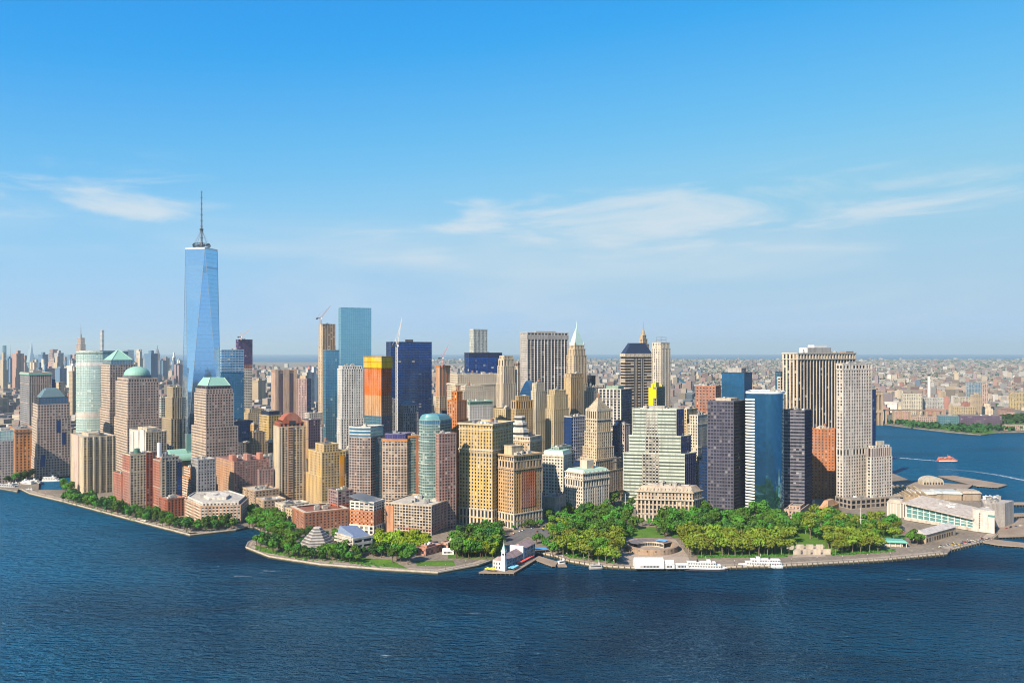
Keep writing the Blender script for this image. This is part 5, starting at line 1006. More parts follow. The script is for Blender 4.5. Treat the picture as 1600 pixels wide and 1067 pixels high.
# low round-fronted houses by the park
D = 1085; p = rect(1226, 1250, 1272, D, 30); B('small_brick_shrine', 'small pale and brick low house at the foot of the banded tower', p, [(GZ + 13, 1.0), (GZ + 16, .7)], S(wall((.6, .42, .32)), GD, 4, 4, .6, .5), cl=2)
D = 1100; p = rect(1280, 1293, 1310, D, 40); r, tp = B('orange_gabled_house', 'small orange brick house with curved gable right of the pale low house', p, [(GZ + 14, 1.0)], S(wall((.58, .32, .14)), GD, 5, 5, .6, .5), cl=0); pyramid(r, p, GZ + 14, GZ + 22, .5, wall((.56, .30, .14)), 'roof')
D = 1170; p = rect(1306, 1330, 1412, D, 70); B('glazed_podium', 'dark glazed two-storey podium under the white pierced tower', p, [(GZ + 12, 1.0)], S(wall((.40, .34, .28)), GBLK, 8, 6, .25, .3, .6, .4), cl=3, roof=ROOFG)
# ------------------------------------------------------------------ cranes
def crane(name, label, x, D, yb, yt, tipx, tipy, col, w=2.2):
    X = PX(x, D); zb_, zt_ = ZZ(yb, D), ZZ(yt, D); root = empty(name, (X, D, zb_), label, 'crane'); mt = paint(col, .5, 0, 'crane_paint')
    mb = MB(); h = w / 2
    for dx, dy in ((-h, -h), (h, -h), (h, h), (-h, h)): mb.bar((X + dx, D + dy, zb_), (X + dx, D + dy, zt_), w * .22)
    z = zb_; k = 0
    while z < zt_ - w:
        a, b_ = (-h, h) if k % 2 else (h, -h)
        mb.bar((X + a, D - h, z), (X + b_, D - h, z + w), w * .14); mb.bar((X - h, D + a, z), (X - h, D + b_, z + w), w * .14); mb.bar((X - h, D - h, z), (X + h, D - h, z), w * .14); z += w; k += 1
    child(root, mb, 'mast', mt)
    tx, tz = PX(tipx, D), ZZ(tipy, D); mb = MB(); a0 = Vector((X, D, zt_ + 1)); a1 = Vector((tx, D, tz)); up = (a1 - a0).cross(Vector((0, 1, 0))).normalized() * w * .5
    if up.z < 0: up = -up
    mb.bar(a0 - up, a1, w * .2); mb.bar(a0 + up + Vector((0, .6, 0)), a1, w * .2); mb.bar(a0 + up - Vector((0, .6, 0)), a1, w * .2)
    n = int((a1 - a0).length / (w * 1.3))
    for i in range(n):
        t = i / n; q = a0 + (a1 - a0) * t; q2 = a0 + (a1 - a0) * ((i + 1) / n); s_ = 1 - t; mb.bar(q - up * s_, q2 + up * s_, w * .12)
    child(root, mb, 'jib', mt)
    d = -1 if tx > X else 1; mb = MB(); mb.bar((X, D, zt_ + 1), (X + d * w * 3, D, zt_ + 1.5), w * .6); mb.box((X + d * w * 2.8, D, zt_), (w * 1.3, w, w * 1.1)); child(root, mb, 'counterweight', DARK)
    mb = MB(); mb.bar((X, D, zt_), (X + d * w * .8, D, zt_ + w * 4), w * .22); mb.bar((X + d * w * .8, D, zt_ + w * 4), tuple(a0 + (a1 - a0) * .7), w * .1); mb.bar((X + d * w * .8, D, zt_ + w * 4), (X + d * w * 2.8, D, zt_ + 1), w * .1); child(root, mb, 'tie_frame', mt)
    mb = MB(); mb.box((X - d * w * .7, D - w * .6, zt_ + .6), (w * .9, w * .9, w)); child(root, mb, 'cab', WHITE); return root
crane('tower_crane', 'pale crane with raised jib on the bare concrete frame tower', 501, 1980, 506, 498, 517, 477, (.34, .26, .26), 3)
crane('tower_crane', 'white crane with tall mast and steep jib in front of the navy slab', 620, 1290, 684, 541, 628, 496, (.66, .62, .56), 2.6)
crane('tower_crane', 'small red crane on the orange-wrapped construction block', 691, 1900, 574, 560, 701, 538, (.55, .22, .22), 2.6)
crane('tower_crane', 'orange-tan crane on the dark wrapped tower right of the spire tower', 377, 2465, 531, 527, 391, 514, (.55, .36, .26), 3)

# ------------------------------------------------------------------ pier house with clock tower
def pier_house():
    z = 2.6
    pier('pier_deck', [(748, 893.5), (803, 894.5), (842, 871), (806, 866), (782, 880)], z, 'stone pier under the white and grey pier house')
    A = Vector(GP(781, 889, z)); Bv = Vector(GP(826, 866, z)); ax = (Bv - A); L = ax.length; ax.normalize(); sd = Vector((-ax.y, ax.x)); w = 14.0
    root = empty('pier_house', (A.x, A.y, z), 'long white and grey pier house with a mauve roof and green-capped clock tower', 'pier building')
    def P(t, s): q = A + ax * t + sd * s; return (q.x, q.y)
    GREYB = wall((.40, .45, .50)); ROOFM = wall((.36, .26, .26), .8)
    for (t0, t1, hh, nm) in ((0, L * .58, 8.5, 0), (L * .58, L, 12.5, 1)):
        poly = [P(t0, -w / 2), P(t1, -w / 2), P(t1, w / 2), P(t0, w / 2)]
        mb = MB(); mb.prism(poly, z, z + hh, False); child(root, mb, 'wall', GREYB)
        mb = MB(); o = .8; rh = 4.2
        e = [(*P(t0 - o, -w / 2 - o), z + hh), (*P(t1 + o, -w / 2 - o), z + hh), (*P(t1 + o, w / 2 + o), z + hh), (*P(t0 - o, w / 2 + o), z + hh)]; r0, r1 = (*P(t0 + 2, 0), z + hh + rh), (*P(t1 - 2, 0), z + hh + rh)
        mb.q([e[0], e[1], r1, r0]); mb.q([e[2], e[3], r0, r1]); mb.q([e[3], e[0], r0]); mb.q([e[1], e[2], r1]); mb.q(e[::-1]); child(root, mb, 'roof', ROOFM)
        nb = int((t1 - t0) / 3.4)
        for k in range(nb):
            t = t0 + (k + .5) * (t1 - t0) / nb
            for fl_ in range(2 if hh < 10 else 3):
                for s_ in (-1, 1):
                    mb = MB(); q = P(t, s_ * (w / 2 + .02)); mb.box((q[0], q[1], z + 2.3 + fl_ * 3.9), (1.3, .2, 2.1), atan2(ax.y, ax.x)); child(root, mb, 'window', GD)
        mb = MB()
        for k in range(nb + 1):
            for s_ in (-1, 1): q = P(t0 + k * (t1 - t0) / nb, s_ * (w / 2 + .1)); mb.box((q[0], q[1], z + hh / 2), (.5, .4, hh - .05), atan2(ax.y, ax.x))
        child(root, mb, 'pilaster', wall((.52, .56, .58)), kind='stuff')
    mb = MB(); mb.prism([P(L * .56, -w / 2 - .4), P(L * .6, -w / 2 - .4), P(L * .6, w / 2 + .4), P(L * .56, w / 2 + .4)], z, z + 15); child(root, mb, 'gable_wall', WHITE)
    mb = MB(); mb.prism([P(-3.5, -w / 2 + 1), P(.5, -w / 2 - .3), P(.5, w / 2 + .3), P(-3.5, w / 2 - 1)], z, z + 9); child(root, mb, 'front_wall', WHITE)
    mb = MB(); f4 = [P(-3.5, -w / 2 + 1), P(2, -w / 2 - .3), P(2, w / 2 + .3), P(-3.5, w / 2 - 1)]; mb.loft([[(*q, z + 9) for q in f4], [(*q, z + 12.5) for q in scl(f4, .3)]]); child(root, mb, 'front_roof', wall((.4, .28, .26)))
    for k in range(4):
        for fl_ in range(2):
            q = P(-3.55, -4.5 + 3 * k); mb = MB(); mb.box((q[0], q[1], z + 2.5 + 3.8 * fl_), (.25, 1.2, 2.2), atan2(ax.y, ax.x)); child(root, mb, 'window', GD)
    t4 = [P(-4.6, -7.6), P(-1.0, -7.6), P(-1.0, -4.0), P(-4.6, -4.0)]
    mb = MB(); mb.prism(t4, z, z + 18.5); ringm(mb, t4, z + 13, z + 13.5, .3, 0); ringm(mb, t4, z + 18.5, z + 19.2, .4, .5); child(root, mb, 'clock_tower', WHITE)
    mb = MB(); mb.loft([[(*q, z + 19) for q in offset(t4, .3)], [(*q, z + 21.5) for q in scl(t4, .75)], [(*q, z + 26) for q in scl(t4, .08)]]); child(root, mb, 'tower_roof', paint((.36, .58, .50), .6, 0, 'verdigris'))
    c_ = cen(t4); mast(root, c_, z + 25.5, z + 30, .25, WHITE, 'finial')
    for k in range(4):
        a, b_ = Vector(t4[k]), Vector(t4[(k + 1) % 4]); m_ = (a + b_) / 2; e_ = (b_ - a).normalized(); nn = Vector((e_.y, -e_.x)); mb = MB(); q = m_ + nn * .08; rr = 1.1; u3 = Vector((e_.x, e_.y, 0))
        mb.q([tuple(Vector((q.x, q.y, z + 16)) + u3 * rr * cos(2 * pi * i / 12) + Vector((0, 0, rr * sin(2 * pi * i / 12)))) for i in range(12)]); child(root, mb, 'clock_face', DARK)
    HERO.append((tuple(A + ax * L / 2), L / 2))
    return A, ax, sd, w, z
A_, ax_, sd_, w_, z_ = pier_house()
def umbrella_mesh(col):
    mb = MB(); n = 8; mb.loft([[(1.9 * cos(2 * pi * i / n), 1.9 * sin(2 * pi * i / n), 2.35) for i in range(n)], [(1.0 * cos(2 * pi * i / n), 1.0 * sin(2 * pi * i / n), 2.95) for i in range(n)], [(.05 * cos(2 * pi * i / n), .05 * sin(2 * pi * i / n), 3.3) for i in range(n)]], 0, True)
    mp = MB(); mp.cyl((0, 0), .06, 0, 2.4, 6); mp.cyl((0, 0), .4, 0, .12, 8); return mb.mesh('canopy', paint(col, .7, 0, 'umbrella_cloth')), mp.mesh('pole', STEEL)
def umbrellas(name, col, pts, label, group):
    cm, pm = umbrella_mesh(col)
    for (x, y) in pts:
        e = empty(name, (x, y, z_ + .02), label, 'umbrella', group)
        for nm, me in (('canopy', cm), ('pole', pm)): link(bpy.data.objects.new(nm, me), e)
def pq(t, s): q = A_ + ax_ * t + sd_ * s; return (q.x, q.y)
umbrellas('sun_umbrella', (.75, .58, .03), [pq(-9 - 3.4 * (k % 2), 1 + 3.8 * (k // 2)) for k in range(6)], 'yellow umbrella on the pier tip in front of the clock tower', 'yellow umbrellas at the pier tip')
umbrellas('sun_umbrella', (.16, .48, .66), [pq(1 + 3.6 * (k // 2), -w_ / 2 - 3 - 3.2 * (k % 2)) for k in range(8)], 'light blue umbrella beside the clock tower of the pier house', 'light blue umbrellas beside the pier house')
umbrellas('sun_umbrella', (.62, .08, .07), [pq(20 + 4.0 * k, -w_ / 2 - 3.2) for k in range(10)], 'red umbrella in the row along the grey pier house wall', 'red umbrellas along the pier house')
c_ = GP(845, 862, GZ); r = empty('blue_awning', (*c_, GZ), 'blue flat awning on the plaza behind the pier house', 'awning')
mb = MB(); mb.box((*c_, GZ + 3.4), (13, 9, .35), .2); child(r, mb, 'canopy', paint((.10, .34, .62), .6, 0, 'blue_cloth')); mb = MB()
for dx, dy in ((-5, -3.4), (5, -3.4), (5, 3.4), (-5, 3.4)): mb = MB(); mb.bar((c_[0] + dx, c_[1] + dy, GZ), (c_[0] + dx, c_[1] + dy, GZ + 3.3), .2); child(r, mb, 'post', STEEL)

# ------------------------------------------------------------------ round fort and white tents
c_ = GP(1018, 858, GZ); r = empty('round_fort', (*c_, GZ), 'low round sandstone fort with inner roofs at the promenade', 'fort'); n = 40; ro, ri = 28.5, 25.0
def circ(rad, a0=0, a1=2 * pi, m=n): return [(c_[0] + rad * cos(a0 + (a1 - a0) * i / m), c_[1] + rad * sin(a0 + (a1 - a0) * i / m)) for i in range(m + (a1 - a0 < 6.2))]
SANDST = wall((.42, .30, .21)); mb = MB(); A = circ(ro); Bq = circ(ri)
for i in range(n):
    j = (i + 1) % n; mb.q([(*A[i], GZ), (*A[j], GZ), (*A[j], GZ + 6), (*A[i], GZ + 6)]); mb.q([(*A[i], GZ + 6), (*A[j], GZ + 6), (*Bq[j], GZ + 6), (*Bq[i], GZ + 6)]); mb.q([(*Bq[j], GZ), (*Bq[i], GZ), (*Bq[i], GZ + 6), (*Bq[j], GZ + 6)])
child(r, mb, 'ring_wall', SANDST)
mb = MB(); A = circ(ri - .1, .1 * pi, .95 * pi, 20); Bq = circ(ri - 10, .1 * pi, .95 * pi, 20)
for i in range(20): mb.q([(*A[i], GZ + 6.2), (*A[i + 1], GZ + 6.2), (*Bq[i + 1], GZ + 5), (*Bq[i], GZ + 5)])
child(r, mb, 'inner_roof', wall((.22, .19, .20)))
mb = MB()
for i in range(20): mb.q([(*Bq[i + 1], GZ), (*Bq[i], GZ), (*Bq[i], GZ + 5), (*Bq[i + 1], GZ + 5)][::-1])
child(r, mb, 'inner_wall', LIME)
for i in range(1, 20):
    q = Bq[i]; a = atan2(q[1] - c_[1], q[0] - c_[0]); mb = MB(); mb.box((q[0] - .1 * cos(a), q[1] - .1 * sin(a), GZ + 2.4), (.3, 1.5, 2.6), a); child(r, mb, 'doorway', DARK)
mb = MB(); mb.box((c_[0] + 14, c_[1] + 15, GZ + 6.5), (11, 7, .3), -.6); child(r, mb, 'blue_tarpaulin', paint((.16, .42, .70), .6, 0, 'tarpaulin'))
mb = MB(); mb.q([(*q, GZ + .06) for q in circ(ri)]); child(r, mb, 'court', PLAZA)
for i in range(0, n, 2):
    a = 2 * pi * i / n; 
    if sin(a) < .2: mb = MB(); mb.box((c_[0] + ro * cos(a), c_[1] + ro * sin(a), GZ + 4), (.3, 1.0, 1.4), a); child(r, mb, 'gun_port', DARK)
HERO.append((c_, 32))
def tent(label, x0, x1, y, h, hr, dep, name='white_tent'):
    a = GP(x0, y, GZ); b_ = GP(x1, y, GZ); L = b_[0] - a[0]; D0 = a[1]
    r = empty(name, ((a[0] + b_[0]) / 2, D0, GZ), label, 'tent'); mb = MB(); poly = [(a[0], D0), (b_[0], D0), (b_[0], D0 + dep), (a[0], D0 + dep)]
    mb.prism(poly, GZ, GZ + h, False); child(r, mb, 'side_wall', WHITE)
    nseg = max(1, round(L / 6)); w = L / nseg
    for k in range(nseg):
        x = a[0] + k * w; mb = MB(); mb.q([(x, D0 - .4, GZ + h), (x + w, D0 - .4, GZ + h), (x + w - .05, D0 + dep * .5, GZ + h + hr), (x + .05, D0 + dep * .5, GZ + h + hr)]); mb.q([(x + w, D0 + dep + .4, GZ + h), (x, D0 + dep + .4, GZ + h), (x + .05, D0 + dep * .5, GZ + h + hr), (x + w - .05, D0 + dep * .5, GZ + h + hr)]); child(r, mb, 'roof_panel', WHITE)
    for sx in (a[0], b_[0]):
        mb = MB(); mb.q([(sx, D0, GZ + h), (sx, D0 + dep, GZ + h), (sx, D0 + dep / 2, GZ + h + hr)]); child(r, mb, 'gable', WHITE)
    nw = int(L * .7 / 1.4)
    for k in range(nw):
        mb = MB(); mb.box((a[0] + L * .18 + k * 1.4, D0 - .04, GZ + 2.1), (1.0, .15, 1.7)); child(r, mb, 'window', GD)
    HERO.append((((a[0] + b_[0]) / 2, D0 + dep / 2), L / 2 + 2))
tent('long white tent hall with window strip on the promenade below the fort', 992, 1038, 888.3, 5.4, 4.0, 15); tent('smaller white tent right of the long white tent hall', 1040, 1054, 888.3, 4.6, 2.8, 12); tent('flat white canopy between the small tent and the ferry', 1056, 1076, 888.2, 3.6, .8, 8)
tent('white pavilion tent on the garden lawn', 691, 709, 866, 3.2, 2.6, 8)
D = 905; p = rect(648, 665, 690, D, 35); B('brick_cafe', 'small curved brick cafe house on the waterfront garden lawn', p, [(GZ + 6.5, 1.0), (GZ + 8, .5)], S(wall((.50, .26, .2)), GD, 5, 5, .6, .5, .3, .3), cl=2, roof=wall((.52, .36, .3)))
D = 925; p = rect(690, 700, 716, D, 35); B('brick_arch_house', 'small brick viewing house behind the white lawn tent', p, [(GZ + 8, 1.0)], S(wall((.52, .30, .22)), GD, 5, 6, .6, .4, .3, .3), cl=1, roof=ROOFL)

# ------------------------------------------------------------------ ferry terminal
def terminal():
    z = 3.2
    P0 = Vector(GP(1416, 812, z)); P1 = Vector(GP(1521, 829, z)); P2 = Vector(GP(1554, 833.5, z))
    ax = (P1 - P0).normalized(); nr = Vector((-ax.y, ax.x)); L = (P1 - P0).length; dep = 42
    root = empty('ferry_terminal', (P0.x, P0.y, z), 'large white ferry terminal with tall green glass front', 'terminal')
    def P(t, s): q = P0 + ax * t + nr * s; return (q.x, q.y)
    h0, h1 = 21.0, 12.0; zb_ = z + 3.5
    TW = wall((.60, .53, .46), .7)
    mb = MB(); b4 = [P(-2, -1.5), P(L, -1.5), P(L, dep), P(-2, dep)]; mb.prism(b4, z, zb_); child(root, mb, 'base_wall', TW)
    n = 11; gm = glass((.16, .36, .36), .1, .5, .05, name='terminal_glass', wob=.01)
    def top(t): return zb_ + (h0 + (h1 - h0) * (t / L)) * .78
    for k in range(n):
        t0, t1 = L * k / n, L * (k + 1) / n
        for j in range(3):
            f0, f1 = j / 3, (j + 1) / 3; mb = MB()
            mb.q([(*P(t0 + .35, 0), zb_ + (top(t0) - zb_) * f0 + .2), (*P(t1 - .35, 0), zb_ + (top(t1) - zb_) * f0 + .2), (*P(t1 - .35, 0), zb_ + (top(t1) - zb_) * f1), (*P(t0 + .35, 0), zb_ + (top(t0) - zb_) * f1)], ((k * 3 + j, 0), (k * 3 + j + 1, 0), (k * 3 + j + 1, 1), (k * 3 + j, 1))); child(root, mb, 'pane', gm)
        mb = MB(); q = P(t0, 0); mb.bar((*q, z + 3.5), (*q, top(t0) + .6), .8); child(root, mb, 'mullion', WHITE)
    for j in range(4):
        mb = MB(); mb.bar((*P(0, -.1), zb_ + (top(0) - zb_) * j / 3), (*P(L, -.1), zb_ + (top(L) - zb_) * j / 3), .5); child(root, mb, 'transom', WHITE)
    mb = MB()   # side and back walls under the roof
    mb.q([(*P(0, dep), zb_), (*P(0, 0), zb_), (*P(0, 0), top(0)), (*P(0, dep), top(0) + 4)]); mb.q([(*P(L, dep), zb_), (*P(0, dep), zb_), (*P(0, dep), top(0) + 4), (*P(L, dep), top(L) + 4)]); child(root, mb, 'side_wall', TW)
    mb = MB(); R = []
    for (t, s_, dz) in ((-3, -4, .4), (L + 2, -4, .4), (L + 2, dep + 2, 4.6), (-3, dep + 2, 4.6)): R.append((*P(t, s_), top(max(0, min(L, t))) + dz))
    mb.loft([R, [(x, y, zz + 1.6) for x, y, zz in R]], 0, True, True); child(root, mb, 'roof', wall((.56, .50, .44), .8))
    for k in range(9):
        q = P(random.uniform(L * .25, L * .6), random.uniform(16, 40)); zz = top(L * .4) + 4.2; mb = MB(); mb.box((*q, zz), (3, 2, 2.2), .3); child(root, mb, 'roof_vent', WHITE)
    # white end block
    e = [P(L, -2), (P2.x, P2.y), (P2.x + 9, P2.y + 26), (P(L, 28)[0] + 2, P(L, 28)[1])]
    mb = MB(); mb.prism(e, z, z + 25); ringm(mb, e, z + 25, z + 26, .3, .5); child(root, mb, 'end_block', wall((.66, .61, .55), .6))
    a, b_ = Vector(e[0]), Vector(e[1])
    for k in range(7):
        q = a + (b_ - a) * .32; mb = MB(); mb.box((q.x, q.y - .05, z + 5 + k * 2.7), (1.4, .25, 1.5), atan2((b_ - a).y, (b_ - a).x)); child(root, mb, 'window', DARK)
    mb = MB(); q = a + (b_ - a) * .85; mb.box((q.x, q.y - .1, z + 20), (7, .3, 2.4), atan2((b_ - a).y, (b_ - a).x)); child(root, mb, 'window_band', gm)
    f = [P(L, 27), (P(L, 27)[0] + 30, P(L, 27)[1] + 9), (P(L, 62)[0] + 24, P(L, 62)[1] + 8), P(L - 22, 66)]
    mb = MB(); mb.prism(f, z, z + 28); child(root, mb, 'plant_block', wall((.50, .45, .40))); clutter(root, f, z + 28, 14, [STEEL, CONC, WHITE])
    HERO.append((P(L / 2, dep / 2), L * .7)); return P, L
PT, LT_ = terminal()
# maritime building with triple arched roof and neighbours
def vault(root, c, L, w, h, rz, mat, name):
    mb = MB(); n = 10; ax = Vector((cos(rz), sin(rz), 0)); sd = Vector((-ax.y, ax.x, 0)); c = Vector(c)
    rg = [[tuple(c + ax * s_ + sd * (w / 2 * cos(pi * i / n)) + Vector((0, 0, h * sin(pi * i / n)))) for i in range(n + 1)] for s_ in (-L / 2, -L / 6, L / 6, L / 2)]
    mb.loft(rg, 0, True, True, False); return child(root, mb, name, mat, True)
c_ = GP(1458, 757, 3); r = empty('arch_shed', (*c_, 3), 'round arch-roofed shed with a row of arched doors on the river pier', 'shed'); mb = MB(); mb.box((c_[0], c_[1] + 8, 5.2), (33, 18, 4.4)); child(r, mb, 'wall', CREAM); vault(r, (c_[0], c_[1] + 8, 7.4), 18, 33, 8, pi / 2, wall((.52, .48, .40)), 'arched_roof')
for k in range(7):
    mb = MB(); mb.box((c_[0] - 13.5 + 4.5 * k, c_[1] - 1.05, 5.2), (2.4, .3, 3.6)); child(r, mb, 'arched_door', DARK)
c_ = GP(1484, 783, 3); r = empty('maritime_shed', (*c_, 3), 'low maritime ferry building with pale sloping roofs behind the terminal', 'building')
for k, (dx, dy, w1, w2, h1) in enumerate(((-30, 26, 34, 26, 8), (4, 22, 36, 26, 9), (36, 18, 24, 24, 10))):
    mb = MB(); mb.box((c_[0] + dx, c_[1] + dy, 3 + h1 / 2), (w1, w2, h1), -.12); child(r, mb, 'wall', wall((.40, .32, .24))); mb = MB(); mb.box((c_[0] + dx, c_[1] + dy, 3 + h1 + 1.6), (w1 + 3, w2 + 3, 3.2), -.12, 0, .8); child(r, mb, 'roof', [wall((.62, .60, .55)), wall((.56, .62, .60)), wall((.46, .40, .33))][k])
HERO.append(((c_[0], c_[1] + 20), 70))
c_ = GP(1418, 783, 3); r = empty('ramp_building', (*c_, 3), 'brown ribbed ramp building between white tower wing and terminal', 'building')
mb = MB(); q = [(c_[0] - 18, c_[1] - 10), (c_[0] + 22, c_[1] - 22), (c_[0] + 40, c_[1] + 60), (c_[0] - 8, c_[1] + 80)]; mb.prism(q, 3, 12); child(r, mb, 'wall', wall((.36, .28, .2)))
for k in range(7):
    a = Vector(q[0]) + (Vector(q[1]) - Vector(q[0])) * (k + .5) / 7; b_ = Vector(q[3]) + (Vector(q[2]) - Vector(q[3])) * (k + .5) / 7; mb = MB(); mb.bar((a.x, a.y, 13), (b_.x, b_.y, 14.5), 2.4); child(r, mb, 'roof_rib', [wall((.55, .44, .28)), wall((.40, .31, .21))][k % 2])
HERO.append(((c_[0] + 8, c_[1] + 30), 55))
c_ = GP(1401, 806, GZ); r = empty('glass_rotunda', (*c_, GZ), 'small round glass entrance hall left of the terminal', 'building'); mb = MB(); mb.cyl(c_, 11, GZ, GZ + 18, 16); child(r, mb, 'wall', glass((.30, .28, .25), .3, .2, .4)); mb = MB(); mb.cyl(c_, 11.6, GZ + 18, GZ + 22, 16, 8); child(r, mb, 'roof', wall((.5, .44, .36))); mb = MB()
for i in range(16): a = 2 * pi * i / 16; mb.bar((c_[0] + 11.2 * cos(a), c_[1] + 11.2 * sin(a), GZ), (c_[0] + 11.2 * cos(a), c_[1] + 11.2 * sin(a), GZ + 18), .6)
child(r, mb, 'column', WHITE, kind='stuff'); HERO.append((c_, 14))
# coast-guard hall and green pavilion
D = 985; p = rect(1450, 1457, 1496, D, 72)
a = GP(1447, 849, GZ); b_ = GP(1493, 836, GZ); r = empty('guard_hall', (*a, GZ), 'long beige gabled hall with pale roof in front of the terminal', 'building'); v_ = (Vector(b_) - Vector(a)); L = v_.length; v_.normalize(); s_ = Vector((-v_.y, v_.x)); w = 15
def PG(t, q): k = Vector(a) + v_ * t + s_ * q; return (k.x, k.y)
mb = MB(); mb.prism([PG(0, 0), PG(L, 0), PG(L, w), PG(0, w)], GZ, GZ + 10, False); child(r, mb, 'wall', wall((.50, .38, .25))); mb = MB(); e = [(*PG(-1, -1), GZ + 9.8), (*PG(L + 1, -1), GZ + 9.8), (*PG(L + 1, w + 1), GZ + 9.8), (*PG(-1, w + 1), GZ + 9.8)]; r0, r1 = (*PG(-1, w / 2), GZ + 14), (*PG(L + 1, w / 2), GZ + 14)
mb.q([e[0], e[1], r1, r0]); mb.q([e[2], e[3], r0, r1]); mb.q([e[3], e[0], r0]); mb.q([e[1], e[2], r1]); child(r, mb, 'roof', wall((.62, .58, .55)))
for k in range(12):
    q = PG(L * (k + .5) / 12, -.05); mb = MB(); mb.box((*q, GZ + 3.4), (2.4, .25, 4), atan2(v_.y, v_.x)); child(r, mb, 'window', GW)
HERO.append((PG(L / 2, w / 2), 30))
c_ = GP(1391, 852, GZ); r = empty('green_pavilion', (*c_, GZ), 'low pavilion with a flat green roof among the park trees', 'pavilion'); mb = MB(); mb.box((c_[0], c_[1], GZ + 2.4), (24, 9, 4.8), -.18); child(r, mb, 'wall', LIME); mb = MB(); mb.box((c_[0], c_[1], GZ + 5.8), (34, 15, 2.0), -.18, 0, .82); child(r, mb, 'roof', paint((.14, .42, .33), .6, 0, 'green_roof'))
for k in range(6):
    mb = MB(); x = -14 + 5.6 * k; mb.cyl((c_[0] + x * cos(-.18), c_[1] + x * sin(-.18) - 6), .35, GZ, GZ + 4.9, 8); child(r, mb, 'column', WHITE)
HERO.append((c_, 16))
c_ = GP(1272, 868, GZ); r = empty('memorial_slabs', (*c_, GZ), 'pale granite memorial slabs in a paved court behind the promenade', 'memorial')
for k in range(8):
    mb = MB(); mb.box((c_[0] - 16 + (k % 4) * 10.5, c_[1] + 6 + 22 * (k // 4), GZ + 2.8), (7.5, 1.1, 5.6)); child(r, mb, 'slab', wall((.60, .52, .42)))
HERO.append(((c_[0], c_[1] + 18), 24))
lawn([(1238, 871), (1290, 869), (1288, 852), (1242, 853)], GZ + .028, 'memorial_court', PLAZA)
# flag poles
for (x, y, h, lb) in ((1345, 838, 33, 'tall white flagpole in the park near the white pierced tower'), (977, 805, 28, 'white flagpole at the park before the columned hall')):
    c_ = GP(x, y, GZ); r = empty('flagpole', (*c_, GZ), lb, 'flagpole'); mb = MB(); mb.cyl(c_, .45, GZ, GZ + h, 8, .22); child(r, mb, 'pole', WHITE); mb = MB(); mb.box((c_[0] + 1, c_[1], GZ + h * .6), (6, .2, .25)); child(r, mb, 'yard', WHITE); mb = MB(); mb.cyl(c_, .9, GZ, GZ + .8, 10, .7); child(r, mb, 'base', LIME)

# ------------------------------------------------------------------ boats
def boat(name, label, c, L, w, rz, hull=None, decks=2, sup=None, cat='ferry', z=0.0, stripe=None, funnel=True):
    root = empty(name, (*c, z), label, cat, None, rz); hull = hull or WHITE; sup = sup or WHITE
    st = [(-.5, .80, .0), (-.45, .95, 0), (0, 1.0, 0), (.3, .92, .1), (.42, .6, .35), (.5, .04, .7)]
    fb = .05 * L + .8; rings = []
    for t, k, up in st:
        y = w / 2 * k; rings.append([(t * L, -y * .7, -.6), (t * L, -y, fb * .5), (t * L, -y, fb + up), (t * L, y, fb + up), (t * L, y, fb * .5), (t * L, y * .7, -.6)])
    mb = MB(); mb.loft(rings, 0, True, True); mb.build('hull', hull, root)
    mb = MB(); rg = [[(x * 1.0, y * 1.012, .35 + zz * 0) for x, y, zz in (q[1], q[4])] for q in rings]
    if stripe:
        mb = MB()
        for q0, q1 in zip(rings, rings[1:]):
            for a, b_ in ((1, 2), (4, 3)):
                p0, p1 = q0[a], q1[a]; mb.q([(p0[0], p0[1] * 1.01, .3), (p1[0], p1[1] * 1.01, .3), (p1[0], p1[1] * 1.01, fb * .75), (p0[0], p0[1] * 1.01, fb * .75)])
        mb.build('hull_stripe', stripe, root)
    zz = fb; x0, x1, ww = -.46 * L, .33 * L, w * .86
    for d in range(decks):
        h = 2.5; mb = MB(); mb.box(((x0 + x1) / 2, 0, zz + h / 2), (x1 - x0, ww, h)); mb.box(((x0 + x1) / 2, 0, zz + h + .08), (x1 - x0 + 1.0, ww + .7, .18)); mb.build('deck_house', sup, root)
        n = max(3, int((x1 - x0) / 2.4))
        for s_ in (-1, 1):
            if L > 25:
                for k in range(n): mb = MB(); mb.box((x0 + (k + .5) * (x1 - x0) / n, s_ * (ww / 2 + .02), zz + 1.5), ((x1 - x0) / n * .62, .12, 1.0)); mb.build('window', GD, root)
            else: mb = MB(); mb.box(((x0 + x1) / 2, s_ * (ww / 2 + .02), zz + 1.5), ((x1 - x0) * .85, .12, .8)); mb.build('window_strip', GD, root)
        zz += h + .17; x0 += L * .03; x1 -= L * .12; ww *= .92
    mb = MB(); mb.box((x1 - L * .03, 0, zz + 1.1), (L * .09, ww * .7, 2.2), 0, 0, .85); mb.build('wheelhouse', sup, root); mb = MB(); mb.box((x1 + L * .005, 0, zz + 1.3), (L * .04, ww * .62, .8)); mb.build('bridge_window', DARK, root)
    if funnel: mb = MB(); mb.cyl((x0 + L * .2, 0), w * .09, zz, zz + 2.6, 10, w * .07); mb.build('funnel', DARK if L > 25 else sup, root)
    mb = MB(); mb.bar((x1 - L * .08, 0, zz + 1.8), (x1 - L * .1, 0, zz + 5.5), .18); mb.bar((x1 - L * .09, -1.2, zz + 4), (x1 - L * .09, 1.2, zz + 4), .12); mb.build('mast', WHITE, root); return root
c_ = GP(1103, 890.5); boat('excursion_ferry', 'white two-deck excursion ferry moored beside the white tents', c_, 42, 9.5, radians(-4), None, 2, stripe=paint((.05, .05, .06), .5, 0, 'black_trim'))
c_ = GP(1188, 886); boat('excursion_ferry', 'white excursion ferry moored right of the other one along the promenade', c_, 43, 9.5, radians(176), None, 2)
